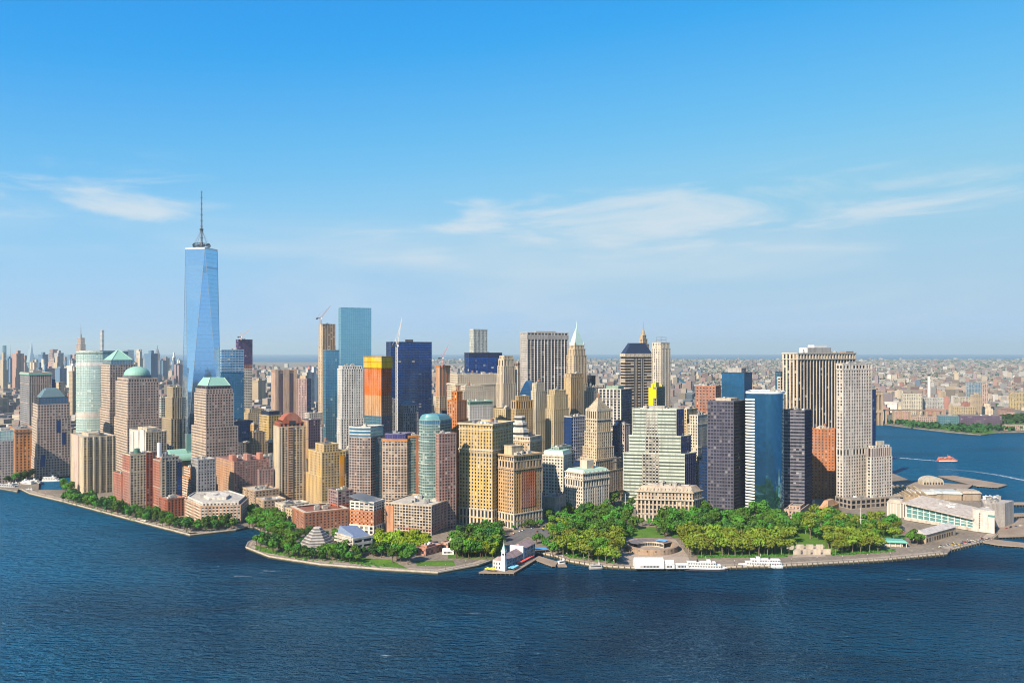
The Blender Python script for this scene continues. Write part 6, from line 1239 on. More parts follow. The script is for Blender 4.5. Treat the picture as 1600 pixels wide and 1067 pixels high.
c_ = GP(1481, 720.5); boat('harbour_ferry', 'red and orange ferry trailing a white wake on the east river', c_, 40, 11, radians(2), paint((.55, .10, .06), .5, 0, 'red_hull'), 2, paint((.62, .22, .14), .5, 0, 'orange_cabin'), stripe=paint((.7, .6, .5), .5, 0, 'pale_trim'))
for (x, y, L, rz, lb, hl) in ((12, 763.5, 30, 20, 'large white yacht moored at the marina breakwater', None), (24, 762, 20, 35, 'white cabin cruiser next to the large white yacht', None), (41, 758, 30, 160, 'black-hulled yacht moored inside the marina', DARK), (52, 757, 32, 8, 'dark-hulled yacht with white cabins in the marina', paint((.04, .05, .10), .3, 0, 'navy_hull')), (81, 752, 30, 5, 'white yacht at the back quay of the marina', None), (47, 768.5, 13, -10, 'small white launch beside the esplanade tip', None)):
    boat('motor_yacht', lb, GP(x, y), L, L * .24, radians(rz), hl, 2 if L > 18 else 1, cat='yacht')
c_ = GP(932, 888.5); boat('work_boat', 'small grey work boat tied to the promenade left of the tents', c_, 15, 5, radians(10), paint((.32, .30, .28), .6, 0, 'grey_hull'), 1, paint((.5, .48, .45), .5, 0, 'grey_cabin'), 'boat')
c_ = GP(226, 817.5); boat('work_boat', 'tiny pale boat tied below the long esplanade wall', c_, 12, 4, radians(-25), None, 1, None, 'boat')
c_ = GP(878, 881.5); boat('work_boat', 'tiny boat at the floating landing beside the pier house', c_, 9, 3.2, radians(30), None, 1, None, 'boat')
def foam_mat():
    m, nt, b = newmat('foam'); N = nt.nodes; L = nt.links; geo = N.new('ShaderNodeNewGeometry'); no = N.new('ShaderNodeTexNoise'); no.inputs['Scale'].default_value = .25; no.inputs['Detail'].default_value = 5; L.new(geo.outputs['Position'], no.inputs['Vector'])
    uv = N.new('ShaderNodeUVMap'); sp = N.new('ShaderNodeSeparateXYZ'); L.new(uv.outputs[0], sp.inputs[0])
    mr = N.new('ShaderNodeMapRange'); L.new(no.outputs[0], mr.inputs[0]); mr.inputs[1].default_value = .36; mr.inputs[2].default_value = .62
    mu = N.new('ShaderNodeMath'); mu.operation = 'MULTIPLY'; L.new(mr.outputs[0], mu.inputs[0]); L.new(sp.outputs[0], mu.inputs[1]); L.new(mu.outputs[0], b.inputs['Alpha'])
    b.inputs['Base Color'].default_value = (.75, .8, .82, 1); b.inputs['Roughness'].default_value = .8; return m
FOAM = foam_mat()
def wake(pts, w0, w1, a0, a1, label):
    P = [Vector(GP(x, y)) for x, y in pts]; mb = MB(); n = len(P)
    for i in range(n - 1):
        d = (P[i + 1] - P[i]).normalized(); nn = Vector((-d.y, d.x)); t0, t1 = i / (n - 1), (i + 1) / (n - 1); wa, wb = w0 + (w1 - w0) * t0, w0 + (w1 - w0) * t1; aa, ab = a0 + (a1 - a0) * t0, a0 + (a1 - a0) * t1
        for k in (-1, 1):
            mb.q([(*(P[i]), .06), (*(P[i] + nn * wa * k), .06), (*(P[i + 1] + nn * wb * k), .06), (*(P[i + 1]), .06)][::k], ((aa, 0), (0, 0), (0, 0), (ab, 0))[::k])
    o = mb.build('wake_foam', FOAM); tag(o, label, None, None, 'stuff')
wake([(1474, 720.5), (1440, 718), (1400, 714.5), (1375, 713)], 4, 9, 1.2, .6, 'white wake behind the red ferry')
wake([(1640, 757), (1600, 750), (1560, 742), (1520, 736), (1470, 732)], 9, 7, .9, .1, 'broad wake streak on the east river'); 
for (x, y, L) in ((424, 892, 12), (605, 1024, 10), (740, 958, 8), (1430, 905, 12), (380, 900, 14)): wake([(x - L, y - .8), (x, y), (x + L, y + .3)], 1.6, 1.2, .6, .3, 'small fleck of foam on the harbour water')
# ------------------------------------------------------------------ trees
def leaf_mat(name, c, v=.5):
    m, nt, b = newmat(name); N = nt.nodes; L = nt.links; oi = N.new('ShaderNodeObjectInfo'); geo = N.new('ShaderNodeNewGeometry'); no = N.new('ShaderNodeTexNoise'); no.inputs['Scale'].default_value = .35; no.inputs['Detail'].default_value = 2; L.new(geo.outputs['Position'], no.inputs['Vector'])
    ad = N.new('ShaderNodeMath'); ad.operation = 'ADD'; L.new(oi.outputs['Random'], ad.inputs[0]); L.new(no.outputs[0], ad.inputs[1])
    mr = N.new('ShaderNodeMapRange'); L.new(ad.outputs[0], mr.inputs[0]); mr.inputs[1].default_value = .3; mr.inputs[2].default_value = 1.7; mr.inputs[3].default_value = 1 - v; mr.inputs[4].default_value = 1 + v
    hu = N.new('ShaderNodeMapRange'); L.new(oi.outputs['Random'], hu.inputs[0]); hu.inputs[3].default_value = .475; hu.inputs[4].default_value = .525
    hs = N.new('ShaderNodeHueSaturation'); hs.inputs['Color'].default_value = (*c, 1); L.new(mr.outputs[0], hs.inputs['Value']); L.new(hu.outputs[0], hs.inputs['Hue'])
    L.new(hs.outputs[0], b.inputs['Base Color']); b.inputs['Roughness'].default_value = .65; b.inputs['Specular IOR Level'].default_value = .2
    tr = N.new('ShaderNodeBsdfTranslucent'); L.new(hs.outputs[0], tr.inputs['Color']); mx = N.new('ShaderNodeMixShader'); mx.inputs[0].default_value = .22; L.new(b.outputs[0], mx.inputs[1]); L.new(tr.outputs[0], mx.inputs[2]); L.new(mx.outputs[0], N['Material Output'].inputs['Surface'])
    return m
LEAF = {'oak': leaf_mat('leaf_green', (.06, .155, .02)), 'dark': leaf_mat('leaf_dark', (.03, .09, .022)), 'plane': leaf_mat('leaf_olive', (.155, .205, .02)), 'lime': leaf_mat('leaf_lime', (.19, .27, .015)), 'bright': leaf_mat('leaf_bright', (.08, .195, .02))}
BARK = wall((.13, .10, .075), .95, .3, 'bark'); BARKP = wall((.28, .24, .18), .95, .3, 'pale_bark')
rs = np.random.RandomState(11)
def crown_mesh(kind, seed):
    r = np.random.RandomState(seed); mb = MB()
    R, H, flat = dict(oak=(5.2, 9, .8), dark=(4.4, 9, .95), plane=(5.6, 7, .62), lime=(4.2, 6.4, .8), bright=(4.8, 8.5, .85))[kind]
    base = dict(oak=4, dark=2.5, plane=6.5, lime=3.0, bright=3.5)[kind]
    lobes = []
    for k in range(9 if kind != 'plane' else 11):
        a = r.uniform(0, 2 * pi); d = R * .62 * sqrt(r.uniform(0, 1)); lobes.append((d * cos(a), d * sin(a), base + H * r.uniform(.25, .78), R * r.uniform(.38, .56)))
    lobes.append((0, 0, base + H * .62, R * .6))
    n = 380 if kind != 'plane' else 300
    for k in range(n):
        lx, ly, lz, lr = lobes[r.randint(len(lobes))]; v = r.normal(size=3); v /= np.linalg.norm(v)
        if v[2] < -.3 and r.rand() < .6: v[2] *= -1
        rr = lr * r.uniform(.72, 1.08); c = np.array([lx + v[0] * rr, ly + v[1] * rr, lz + v[2] * rr * flat])
        nn = v + r.normal(size=3) * .55; nn /= np.linalg.norm(nn); t = np.cross(nn, r.normal(size=3)); t /= np.linalg.norm(t); b_ = np.cross(nn, t); s = r.uniform(.45, .95)
        s2 = s * r.uniform(.6, 1)
        mb.q([tuple(c - t * s - b_ * s2 * .6), tuple(c + t * s * .8 - b_ * s2), tuple(c + t * s + b_ * s2 * .7), tuple(c - t * s * .6 + b_ * s2)])
    return mb.mesh('crown', LEAF[kind])
def trunk_mesh(kind, seed):
    r = random.Random(seed); mb = MB(); h = dict(oak=6.5, dark=5, plane=9, lime=4.6, bright=6)[kind]; w = .42 if kind != 'plane' else .36
    mb.cyl((0, 0), w, -.1, h * .6, 7, w * .7); 
    for k in range(4):
        a = 2 * pi * k / 4 + r.uniform(-.4, .4); mb.bar((0, 0, h * .55), (cos(a) * 2.4, sin(a) * 2.4, h * r.uniform(1.0, 1.25)), w * .55)
    return mb.mesh('trunk', BARKP if kind == 'plane' else BARK)
VAR = {k: [(crown_mesh(k, 100 * i + j), trunk_mesh(k, j)) for j in range(4)] for i, k in enumerate(LEAF)}
TREES = []
def tree(kind, x, y, s, label, group):
    c, t = random.choice(VAR[kind]); e = empty({'oak': 'oak_tree', 'dark': 'evergreen_tree', 'plane': 'plane_tree', 'lime': 'clipped_lime_tree', 'bright': 'maple_tree'}[kind], (x, y, GZ), label, 'tree', group, random.uniform(0, 6.28))
    s *= random.choice((1.0, 1.2, 1.3, 1.4, 1.55))
    e.scale = (s * random.uniform(.9, 1.1), s * random.uniform(.9, 1.1), s * random.uniform(.88, 1.12))
    for nm, me in (('crown', c), ('trunk', t)): link(bpy.data.objects.new(nm, me), e)
    TREES.append((x, y, s))
def inpoly(x, y, P):
    c = False; n = len(P)
    for i in range(n):
        a, b_ = P[i], P[i - 1]
        if (a[1] > y) != (b_[1] > y) and x < (b_[0] - a[0]) * (y - a[1]) / (b_[1] - a[1]) + a[0]: c = not c
    return c
def pdist(x, y, P):
    d = 1e9; n = len(P)
    for i in range(n):
        ax, ay = P[i]; bx, by = P[(i + 1) % n]; ux, uy = bx - ax, by - ay; k = ((x - ax) * ux + (y - ay) * uy) / (ux * ux + uy * uy + 1e-9); k = max(0, min(1, k)); d = min(d, math.hypot(x - ax - ux * k, y - ay - uy * k))
    return d
def clear(x, y, r=2.5):
    for h in HERO:
        c, rr = h[0], h[1]; dd = math.hypot(x - c[0], y - c[1])
        if dd > rr + r: continue
        if len(h) < 3: return False
        if inpoly(x, y, h[2]) or pdist(x, y, h[2]) < r: return False
    return True
def grove(pix, n, kinds, md, s0, s1, label, group, excl=(), check=True):
    P = [GP(x, y, GZ) for x, y in pix]; xs = [p[0] for p in P]; ys = [p[1] for p in P]; E = [[GP(x, y, GZ) for x, y in q] for q in excl]; k = t = 0
    while k < n and t < n * 60:
        t += 1; x, y = random.uniform(min(xs), max(xs)), random.uniform(min(ys), max(ys))
        if not inpoly(x, y, P) or any(inpoly(x, y, q) for q in E) or (check and not clear(x, y)): continue
        if any(abs(a - x) < md and abs(b_ - y) < md and math.hypot(a - x, b_ - y) < md for a, b_, _ in TREES): continue
        kd = random.choice(kinds); tree(kd, x, y, random.uniform(s0, s1), label.replace('*', {'oak': 'mid-green broad', 'dark': 'dark green dense', 'plane': 'olive-green spreading', 'lime': 'yellow-green clipped', 'bright': 'bright green rounded'}[kd]), group); k += 1
CAST = [(976, 840), (1060, 840), (1080, 892), (966, 892)]; LAWN_ = [(990, 822), (1024, 820), (1034, 842), (984, 842)]; COURT = [(1236, 875), (1294, 873), (1290, 851), (1240, 851)]
grove([(858, 868), (890, 874), (960, 884), (976, 862), (968, 846), (880, 848)], 60, ['plane', 'plane', 'bright'], 7.5, .85, 1.1, '* tree on the promenade left of the round fort', 'trees left of the round fort', [CAST])
grove([(1064, 872), (1240, 868), (1240, 848), (1064, 850)], 90, ['plane'], 7, .85, 1.05, '* promenade tree right of the round fort', 'promenade trees right of the fort', [CAST, COURT])
grove([(1290, 868), (1378, 862), (1382, 848), (1292, 848)], 40, ['plane'], 7, .8, 1.0, '* promenade tree right of the memorial court', 'promenade trees right of the memorial', [COURT])
grove([(885, 848), (968, 846), (984, 812), (950, 800), (905, 805)], 70, ['oak', 'oak', 'bright', 'dark', 'oak', 'bright'], 8, .85, 1.2, '* park tree before the white arcade block', 'park trees before the white arcade block', [LAWN_])
grove([(1030, 846), (1238, 846), (1228, 808), (1110, 806), (1030, 812)], 140, ['oak', 'oak', 'dark', 'bright', 'oak'], 8.5, .9, 1.25, '* tree in the park below the dark towers', 'park trees below the dark towers', [LAWN_, CAST])
grove([(1238, 846), (1310, 845), (1330, 822), (1300, 812), (1236, 812)], 45, ['bright', 'oak', 'plane'], 8, .85, 1.1, '* park tree below the rust brick mid-rise', 'park trees below the rust brick mid-rise')
grove([(1310, 846), (1420, 846), (1400, 822), (1330, 818)], 40, ['bright', 'plane', 'oak'], 8.5, .75, 1.05, '* park tree below the white pierced tower', 'park trees below the white pierced tower')
grove([(1422, 853), (1442, 852), (1440, 842), (1424, 842)], 7, ['bright', 'oak'], 5, .6, .8, '* tree beside the long beige gabled hall', 'trees beside the beige hall')
grove([(850, 812), (900, 797), (906, 806), (864, 826)], 10, ['oak', 'bright'], 8, .8, 1.05, '* tree beside the low grey house', 'trees near the low grey house')
grove([(948, 790), (984, 782), (990, 796), (952, 802)], 9, ['oak', 'dark'], 8, 1.0, 1.3, '* tree left of the columned hall', 'trees of the small green before the hall', check=False)
grove([(96, 783), (200, 810), (296, 833), (304, 826), (200, 797), (104, 774)], 95, ['oak', 'dark', 'oak', 'bright', 'dark'], 6, .65, .95, '* tree along the esplanade below the brick towers', 'esplanade trees below the brick towers')
grove([(305, 833), (366, 827), (376, 820), (310, 822)], 22, ['dark', 'oak'], 6, .6, .85, '* tree at the esplanade corner before the polygonal court', 'esplanade corner trees', check=False)
grove([(386, 823), (420, 836), (452, 846), (456, 836), (430, 812), (392, 806)], 60, ['bright', 'bright', 'oak'], 6.5, .75, 1.05, '* tree at the cove left of the stepped museum', 'trees at the cove')
grove([(392, 852), (430, 866), (470, 874), (472, 862), (440, 850), (408, 846)], 28, ['dark', 'oak', 'bright'], 6, .65, .9, '* tree on the point left of the stepped museum', 'trees on the cove point')
grove([(474, 874), (560, 880), (556, 866), (476, 866)], 34, ['dark', 'oak', 'bright'], 5.5, .55, .85, '* tree below the stepped museum along the waterfront', 'trees below the stepped museum')
grove([(588, 862), (668, 862), (668, 848), (584, 846)], 60, ['lime'], 5.0, .85, 1.05, '* garden tree below the gridded podium', 'clipped trees below the gridded podium')
grove([(612, 880), (644, 882), (646, 868), (616, 866)], 10, ['oak', 'bright'], 5.5, .8, 1.0, '* tree at the lawn left of the small brick cafe', 'trees left of the brick cafe', check=False)
grove([(712, 872), (770, 872), (784, 858), (706, 852)], 64, ['lime', 'bright', 'lime', 'oak'], 5.5, .85, 1.1, '* tree in the garden left of the pier house', 'garden trees left of the pier house', check=False)
grove([(714, 848), (780, 848), (790, 832), (720, 832)], 34, ['dark', 'oak'], 7, .7, .95, '* tree below the yellow stone block', 'trees below the yellow stone block')
grove([(800, 828), (846, 824), (846, 820), (800, 824)], 9, ['dark', 'oak'], 5, .45, .6, '* small street tree before the red-panel block', 'street trees before the red-panel block', check=False)
grove([(0, 757), (50, 752), (52, 744), (0, 748)], 18, ['dark', 'oak'], 7, .7, .95, '* tree behind the marina yachts', 'trees behind the marina', check=False)
grove([(92, 770), (110, 772), (112, 764), (96, 762)], 6, ['bright'], 6, .7, .9, '* tree at the marina corner', 'trees at the marina corner', check=False)
grove([(845, 860), (868, 866), (872, 852), (852, 846)], 6, ['oak', 'bright'], 6, .5, .7, '* tree on the plaza right of the pier house', 'plaza trees right of the pier house', check=False)
grove([(836, 852), (878, 850), (900, 822), (884, 812), (862, 826)], 24, ['oak', 'bright', 'plane'], 7, .6, .85, '* plaza tree between pier house and park', 'plaza trees between pier house and park', [[(825, 838), (890, 800), (905, 803), (850, 846)]])
grove([(984, 822), (1032, 818), (1050, 846), (972, 848)], 16, ['oak', 'bright', 'dark'], 8, .7, .9, '* tree around the small lawn behind the fort', 'trees around the small lawn', [[(994, 822), (1022, 822), (1030, 841), (988, 841)], CAST])
grove([(440, 842), (470, 862), (530, 858), (540, 842), (470, 832)], 22, ['oak', 'bright', 'dark'], 6.5, .6, .85, '* tree behind the stepped museum', 'trees behind the stepped museum')
grove([(556, 868), (606, 872), (606, 862), (566, 858)], 12, ['oak', 'dark'], 6, .6, .8, '* tree right of the museum wing', 'trees right of the museum wing')
# shrubs under the trees: too many and too small to count
def shrub_stuff(name, areas, n, label):
    mb = MB(); r = np.random.RandomState(5)
    P = [[GP(x, y, GZ) for x, y in a] for a in areas]; k = 0
    while k < n:
        pl = P[r.randint(len(P))]; xs = [p[0] for p in pl]; ys = [p[1] for p in pl]; x, y = r.uniform(min(xs), max(xs)), r.uniform(min(ys), max(ys))
        if not inpoly(x, y, pl): continue
        for j in range(9):
            v = r.normal(size=3); v /= np.linalg.norm(v); v[2] = abs(v[2]); c = np.array([x, y, GZ]) + v * np.array([1.3, 1.3, 1.1]); t = np.cross(v, r.normal(size=3)); t /= np.linalg.norm(t); b_ = np.cross(v, t); s = r.uniform(.3, .6)
            mb.q([tuple(c - t * s - b_ * s), tuple(c + t * s - b_ * s * .7), tuple(c + t * s * .8 + b_ * s), tuple(c - t * s * .7 + b_ * s)])
        k += 1
    o = mb.build(name, LEAF['oak']); tag(o, label, None, None, 'stuff')
shrub_stuff('shrubbery', [[(96, 784), (200, 812), (296, 834), (300, 831), (200, 806), (104, 780)], [(396, 858), (470, 876), (600, 887), (600, 881), (470, 868), (400, 852)], [(880, 868), (960, 880), (970, 876), (890, 862)], [(1090, 872), (1230, 870), (1230, 866), (1090, 868)], [(1300, 868), (1400, 862), (1398, 858), (1300, 862)]], 1100, 'low green shrubbery along the waterfront paths')

# ------------------------------------------------------------------ lamp posts on the promenade and vehicles
def lamp_mesh():
    mb = MB(); mb.cyl((0, 0), .12, 0, 4.4, 6, .08); mb.cyl((0, 0), .28, 0, .5, 8, .2); g = MB(); g.cyl((0, 0), .18, 4.4, 5.0, 8, .32); g.cyl((0, 0), .34, 5.0, 5.25, 8, .05); return mb.mesh('post', DARK), g.mesh('lantern', WHITE)
lm = lamp_mesh()
for nm, pp, lb in (('a', COAST[9:14], 'dark lamp post along the long esplanade below the brick towers'), ('b', COAST[20:26], 'dark lamp post along the garden esplanade below the museums'), ('d', COAST[36:39], 'dark lamp post on the quay near the terminal'), ('c', COAST[29:37], 'dark lamp post along the promenade of the park')):
    pts = [Vector(GP(x, y)) for x, y in pp]
    for a, b_ in zip(pts, pts[1:]):
        n = max(1, int((b_ - a).length / 24)); d = (b_ - a).normalized(); s_ = Vector((-d.y, d.x))
        for k in range(n):
            q = a + (b_ - a) * ((k + .5) / n) + s_ * 5; e = empty('lamp_post', (q.x, q.y, GZ), lb, 'lamp post', lb[5:])
            for n2, me in (('post', lm[0]), ('lantern', lm[1])): link(bpy.data.objects.new(n2, me), e)
def car_meshes(col):
    mb = MB(); mb.loft([[(-2.2, -.85, .35), (2.2, -.85, .35), (2.2, .85, .35), (-2.2, .85, .35)], [(-2.25, -.9, .65), (2.25, -.9, .6), (2.25, .9, .6), (-2.25, .9, .65)], [(-2.15, -.82, .95), (2.1, -.8, .85), (2.1, .8, .85), (-2.15, .82, .95)]], 0, True)
    cb = MB(); cb.loft([[(-1.7, -.78, .92), (1.0, -.78, .9), (1.0, .78, .9), (-1.7, .78, .92)], [(-1.2, -.65, 1.45), (.35, -.65, 1.45), (.35, .65, 1.45), (-1.2, .65, 1.45)]])
    wl = MB(); n = 10
    for s_ in (-.1, .1):
        pass
    wl.loft([[(.32 * cos(2 * pi * i / n), s_, .32 * sin(2 * pi * i / n)) for i in range(n)] for s_ in (-.11, .11)], 0, True, True)
    return mb.mesh('body', paint(col, .3, 0, 'car_paint')), cb.mesh('cabin', GBLK), wl.mesh('wheel', DARK)
CARS = [('white', (.7, .7, .68)), ('black', (.03, .03, .035)), ('silver', (.42, .43, .44)), ('yellow', (.72, .5, .03)), ('red', (.45, .05, .04)), ('dark blue', (.04, .07, .18))]
CM = [(n_, car_meshes(c_)) for n_, c_ in CARS]
def car(x, y, rz, label, group):
    n_, (a, b_, w) = random.choice(CM); e = empty('car', (x, y, GZ + .03), n_ + ' ' + label, 'car', group, rz)
    link(bpy.data.objects.new('body', a), e); link(bpy.data.objects.new('cabin', b_), e)
    for dx in (-1.35, 1.35):
        for dy in (-.8, .8): o = link(bpy.data.objects.new('wheel', w), e); o.location = (dx, dy, .32)
for (a, b_, n, lb, gp) in (((838, 833), (898, 801), 12, 'car on the road beside the red-panel block', 'cars beside the red-panel block'), ((778, 845), (832, 824), 7, 'car on the road behind the garden trees', 'cars behind the garden trees'), ((860, 829), (1100, 801), 12, 'car on the street along the back of the park', 'cars along the back of the park'), ((1300, 801), (1404, 814), 8, 'car on the street before the glazed podium', 'cars before the glazed podium'), ((1462, 856), (1540, 842), 10, 'car on the quay beside the long beige hall', 'cars on the ferry quay'), ((1565, 826), (1600, 822), 5, 'car waiting on the ferry dock', 'cars on the ferry dock'), ((1490, 852), (1545, 841), 12, 'car parked in the outer row on the quay', 'cars in the outer quay row'), ((1330, 812), (1400, 824), 12, 'car parked below the white pierced tower', 'cars below the white pierced tower'), ((1405, 830), (1440, 838), 6, 'car parked left of the beige hall', 'cars left of the beige hall')):
    A = Vector(GP(*a, GZ)); Bv = Vector(GP(*b_, GZ)); d = (Bv - A); rz = atan2(d.y, d.x); s_ = Vector((-d.y, d.x)).normalized()
    for k in range(n):
        q = A + d * ((k + random.uniform(.2, .8)) / n) + s_ * random.choice((-2, 2, 2)); car(q.x, q.y, rz + (0 if random.random() < .5 else pi), lb, gp)
# ------------------------------------------------------------------ infill of the downtown streets
INF = [('cream', (.62, .52, .37)), ('tan', (.50, .37, .24)), ('red brick', (.40, .17, .11)), ('grey', (.40, .39, .39)), ('white', (.68, .64, .57)), ('golden', (.58, .42, .2)), ('brown', (.32, .2, .14)), ('navy glass', (.03, .05, .1))]
rnd = random.Random(21); made = 0; tries = 0
while made < 95 and tries < 4000:
    tries += 1; D = rnd.uniform(1180, 1950); ix = rnd.uniform(250, 1215); x = PX(ix, D)
    yt = rnd.uniform(690, 735) if D < 1400 else (rnd.uniform(662, 705) if D < 1700 else rnd.uniform(640, 680))
    h = ZZ(yt, D)
    if h < 16 or not clear(x, D, 17): continue
    n_, c_ = rnd.choice(INF); w, d = rnd.uniform(18, 34), rnd.uniform(18, 34); th = radians(rnd.choice((46, 50, 52)))
    u = Vector((-cos(th), sin(th))); v = Vector((sin(th), cos(th))); P0 = Vector((x, D)) - v * d / 2 - u * w / 2; p = [tuple(P0), tuple(P0 + v * d), tuple(P0 + v * d + u * w), tuple(P0 + u * w)]
    gl = n_ == 'navy glass'; st = S(NAVYW if gl else wall(c_), GNAVY if gl else rnd.choice((GD, GB, GW)), rnd.uniform(3.1, 4.2), rnd.uniform(3.4, 3.9), .12 if gl else rnd.uniform(.38, .6), rnd.uniform(.3, .48))
    tiers = [(h, 1.0)] if rnd.random() < .5 else [(GZ + (h - GZ) * .75, 1.0), (h, rnd.uniform(.7, .88))]
    zone = 'behind the waterfront towers on the left' if ix < 560 else ('in the packed centre streets' if ix < 860 else 'among the towers behind the park')
    B('infill_block', f'{n_} {"mid-rise with set-back top" if len(tiers) > 1 else "flat-roofed mid-rise"} wedged {zone}', p, tiers, st, group=f'{n_} mid-rises {zone}', cl=2, tank=1 if rnd.random() < .4 else 0, roof=rnd.choice((ROOFG, ROOFL, ROOFD)))
    made += 1

# ------------------------------------------------------------------ far city: facade colour and windows from one material per colour
def far_mat(c, name):
    m, nt, b = newmat(name); N = nt.nodes; L = nt.links; geo = N.new('ShaderNodeNewGeometry'); sp = N.new('ShaderNodeSeparateXYZ'); L.new(geo.outputs['Position'], sp.inputs[0]); sn = N.new('ShaderNodeSeparateXYZ'); L.new(geo.outputs['Normal'], sn.inputs[0])
    def M(op, a, b_=None):
        k = N.new('ShaderNodeMath'); k.operation = op
        for i, v in enumerate((a, b_)):
            if v is None: continue
            if isinstance(v, (int, float)): k.inputs[i].default_value = v
            else: L.new(v, k.inputs[i])
        return k.outputs[0]
    hz = M('ADD', M('MULTIPLY', sp.outputs[0], .9), M('MULTIPLY', sp.outputs[1], -.7)); wz = M('GREATER_THAN', M('FRACT', M('MULTIPLY', sp.outputs[2], 1 / 3.9)), .52); wx = M('GREATER_THAN', M('FRACT', M('MULTIPLY', hz, 1 / 4.6)), .45)
    vert = M('LESS_THAN', M('ABSOLUTE', sn.outputs[2]), .5); mask = M('MULTIPLY', M('MULTIPLY', wz, wx), M('MULTIPLY', vert, .75))
    oi = N.new('ShaderNodeObjectInfo'); mr = N.new('ShaderNodeMapRange'); L.new(oi.outputs['Random'], mr.inputs[0]); mr.inputs[3].default_value = .75; mr.inputs[4].default_value = 1.2
    at = N.new('ShaderNodeAttribute'); at.attribute_name = 'tint'
    hs = N.new('ShaderNodeHueSaturation'); L.new(mr.outputs[0], hs.inputs['Value'])
    if c is None: L.new(at.outputs['Color'], hs.inputs['Color'])
    else: hs.inputs['Color'].default_value = (*c, 1)
    up = M('GREATER_THAN', sn.outputs[2], .5); rf = N.new('ShaderNodeMix'); rf.data_type = 'RGBA'; L.new(M('MULTIPLY', up, .7), rf.inputs['Factor']); L.new(hs.outputs[0], rf.inputs['A']); rf.inputs['B'].default_value = (.27, .24, .21, 1)
    mx = N.new('ShaderNodeMix'); mx.data_type = 'RGBA'; L.new(mask, mx.inputs['Factor']); L.new(rf.outputs['Result'], mx.inputs['A']); mx.inputs['B'].default_value = (.05, .06, .08, 1); L.new(mx.outputs['Result'], b.inputs['Base Color']); b.inputs['Roughness'].default_value = .8; b.inputs['Specular IOR Level'].default_value = .3
    return m
PAL = [('cream', (.46, .38, .28)), ('pink brick', (.34, .21, .17)), ('red brick', (.26, .12, .09)), ('white', (.52, .50, .46)), ('tan', (.36, .28, .19)), ('grey', (.26, .26, .27)), ('mauve', (.25, .185, .20)), ('blue glass', (.08, .16, .26))]
FM = [(n_, far_mat(c_, 'far_wall')) for n_, c_ in PAL]; FMASS = far_mat(None, 'far_mass')
def proto(kind):
    mb = MB()
    def bx(x0, x1, y0, y1, z0, z1): mb.box(((x0 + x1) / 2, (y0 + y1) / 2, (z0 + z1) / 2), (x1 - x0, y1 - y0, z1 - z0))
    if kind == 0: bx(-.5, .5, -.5, .5, 0, .95); bx(-.52, .52, -.52, .52, .95, 1.0); bx(-.2, .25, -.2, .2, 1, 1.08)
    if kind == 1: bx(-.5, .5, -.5, .5, 0, .6); bx(-.36, .36, -.36, .36, .6, .85); bx(-.22, .22, -.22, .22, .85, 1.05)
    if kind == 2: bx(-.5, .5, -.5, -.05, 0, 1); bx(-.5, -.05, -.05, .5, 0, .97); bx(-.35, -.1, -.35, -.1, 1, 1.07); bx(.1, .3, -.4, -.2, 1, 1.04)
    if kind == 3: bx(-.5, .5, -.5, .5, 0, .8); mb.q([(-.5, -.5, .8), (.5, -.5, .8), (.5, 0, 1), (-.5, 0, 1)]); mb.q([(.5, .5, .8), (-.5, .5, .8), (-.5, 0, 1), (.5, 0, 1)]); mb.q([(-.5, .5, .8), (-.5, -.5, .8), (-.5, 0, 1)]); mb.q([(.5, -.5, .8), (.5, .5, .8), (.5, 0, 1)])
    if kind == 4: bx(-.5, -.12, -.5, .5, 0, 1); bx(.12, .5, -.5, .5, 0, .98); bx(-.12, .12, -.3, .3, 0, .92); bx(-.35, -.2, -.2, .2, 1, 1.05)
    return mb.mesh('far_block', None)
PRO = [proto(k) for k in range(5)]
for me in PRO: me.materials.clear(); me.materials.append(FM[0][1])
def far(name, x, y, w, d, h, rz, k, ci, label, group, cat='building', base=GZ):
    o = bpy.data.objects.new(name, PRO[k]); o.location = (x, y, base); o.scale = (w, d, h); o.rotation_euler = (0, 0, rz); COL.objects.link(o)
    o.material_slots[0].link = 'OBJECT'; o.material_slots[0].material = FM[ci][1]; return tag(o, label, cat, group)
KN = ['flat-roofed block', 'stepped block', 'L-shaped block', 'gabled shed', 'twin-slab block']
def infr(x, y, m=1.0): ix = 800 + x / y * F; return -30 < ix < 1630
rnd = random.Random(5)
def over_land(x, y, P): return inpoly(x, y, P)
# Brooklyn: the nearest 300 singly, the rest as one mass; taller groups further back as in the photo
cells = []; t = 0
while len(cells) < 300 and t < 20000:
    t += 1; y = rnd.uniform(2400, 5200) if rnd.random() < .8 else rnd.uniform(5200, 6800); ix = rnd.uniform(900, 1640); x = PX(ix, y)
    if not inpoly(x, y, bk): continue
    if y < 2680 + max(0, (ix - 1380)) * .4 and ix > 1360: continue
    w, d = rnd.uniform(18, 60), rnd.uniform(16, 45)
    if any(abs(a - x) < (w + aw) * .5 and abs(b_ - y) < (d + ad) * .62 for a, b_, aw, ad in cells): continue
    cells.append((x, y, w, d)); tall = rnd.random(); h = rnd.uniform(10, 26) if tall < .72 else (rnd.uniform(26, 50) if tall < .95 else rnd.uniform(50, 75))
    if h > 40: w, d = rnd.uniform(16, 26), rnd.uniform(16, 24)
    ci = rnd.choice((0, 0, 1, 1, 2, 3, 4, 4, 5, 6)); k = rnd.choice((0, 0, 0, 2, 2, 3, 4, 1)); k = 0 if h > 40 and k == 3 else k
    z_ = 'near the far river shore' if y < 3400 else 'deep in the streets beyond the river'
    far('river_city_block', x, y, w, d, h, radians(rnd.choice((-32, -30, -28, 12))), k, ci, f'{PAL[ci][0]} {KN[k]} {z_}', f'{PAL[ci][0]} {KN[k]}s {z_}')
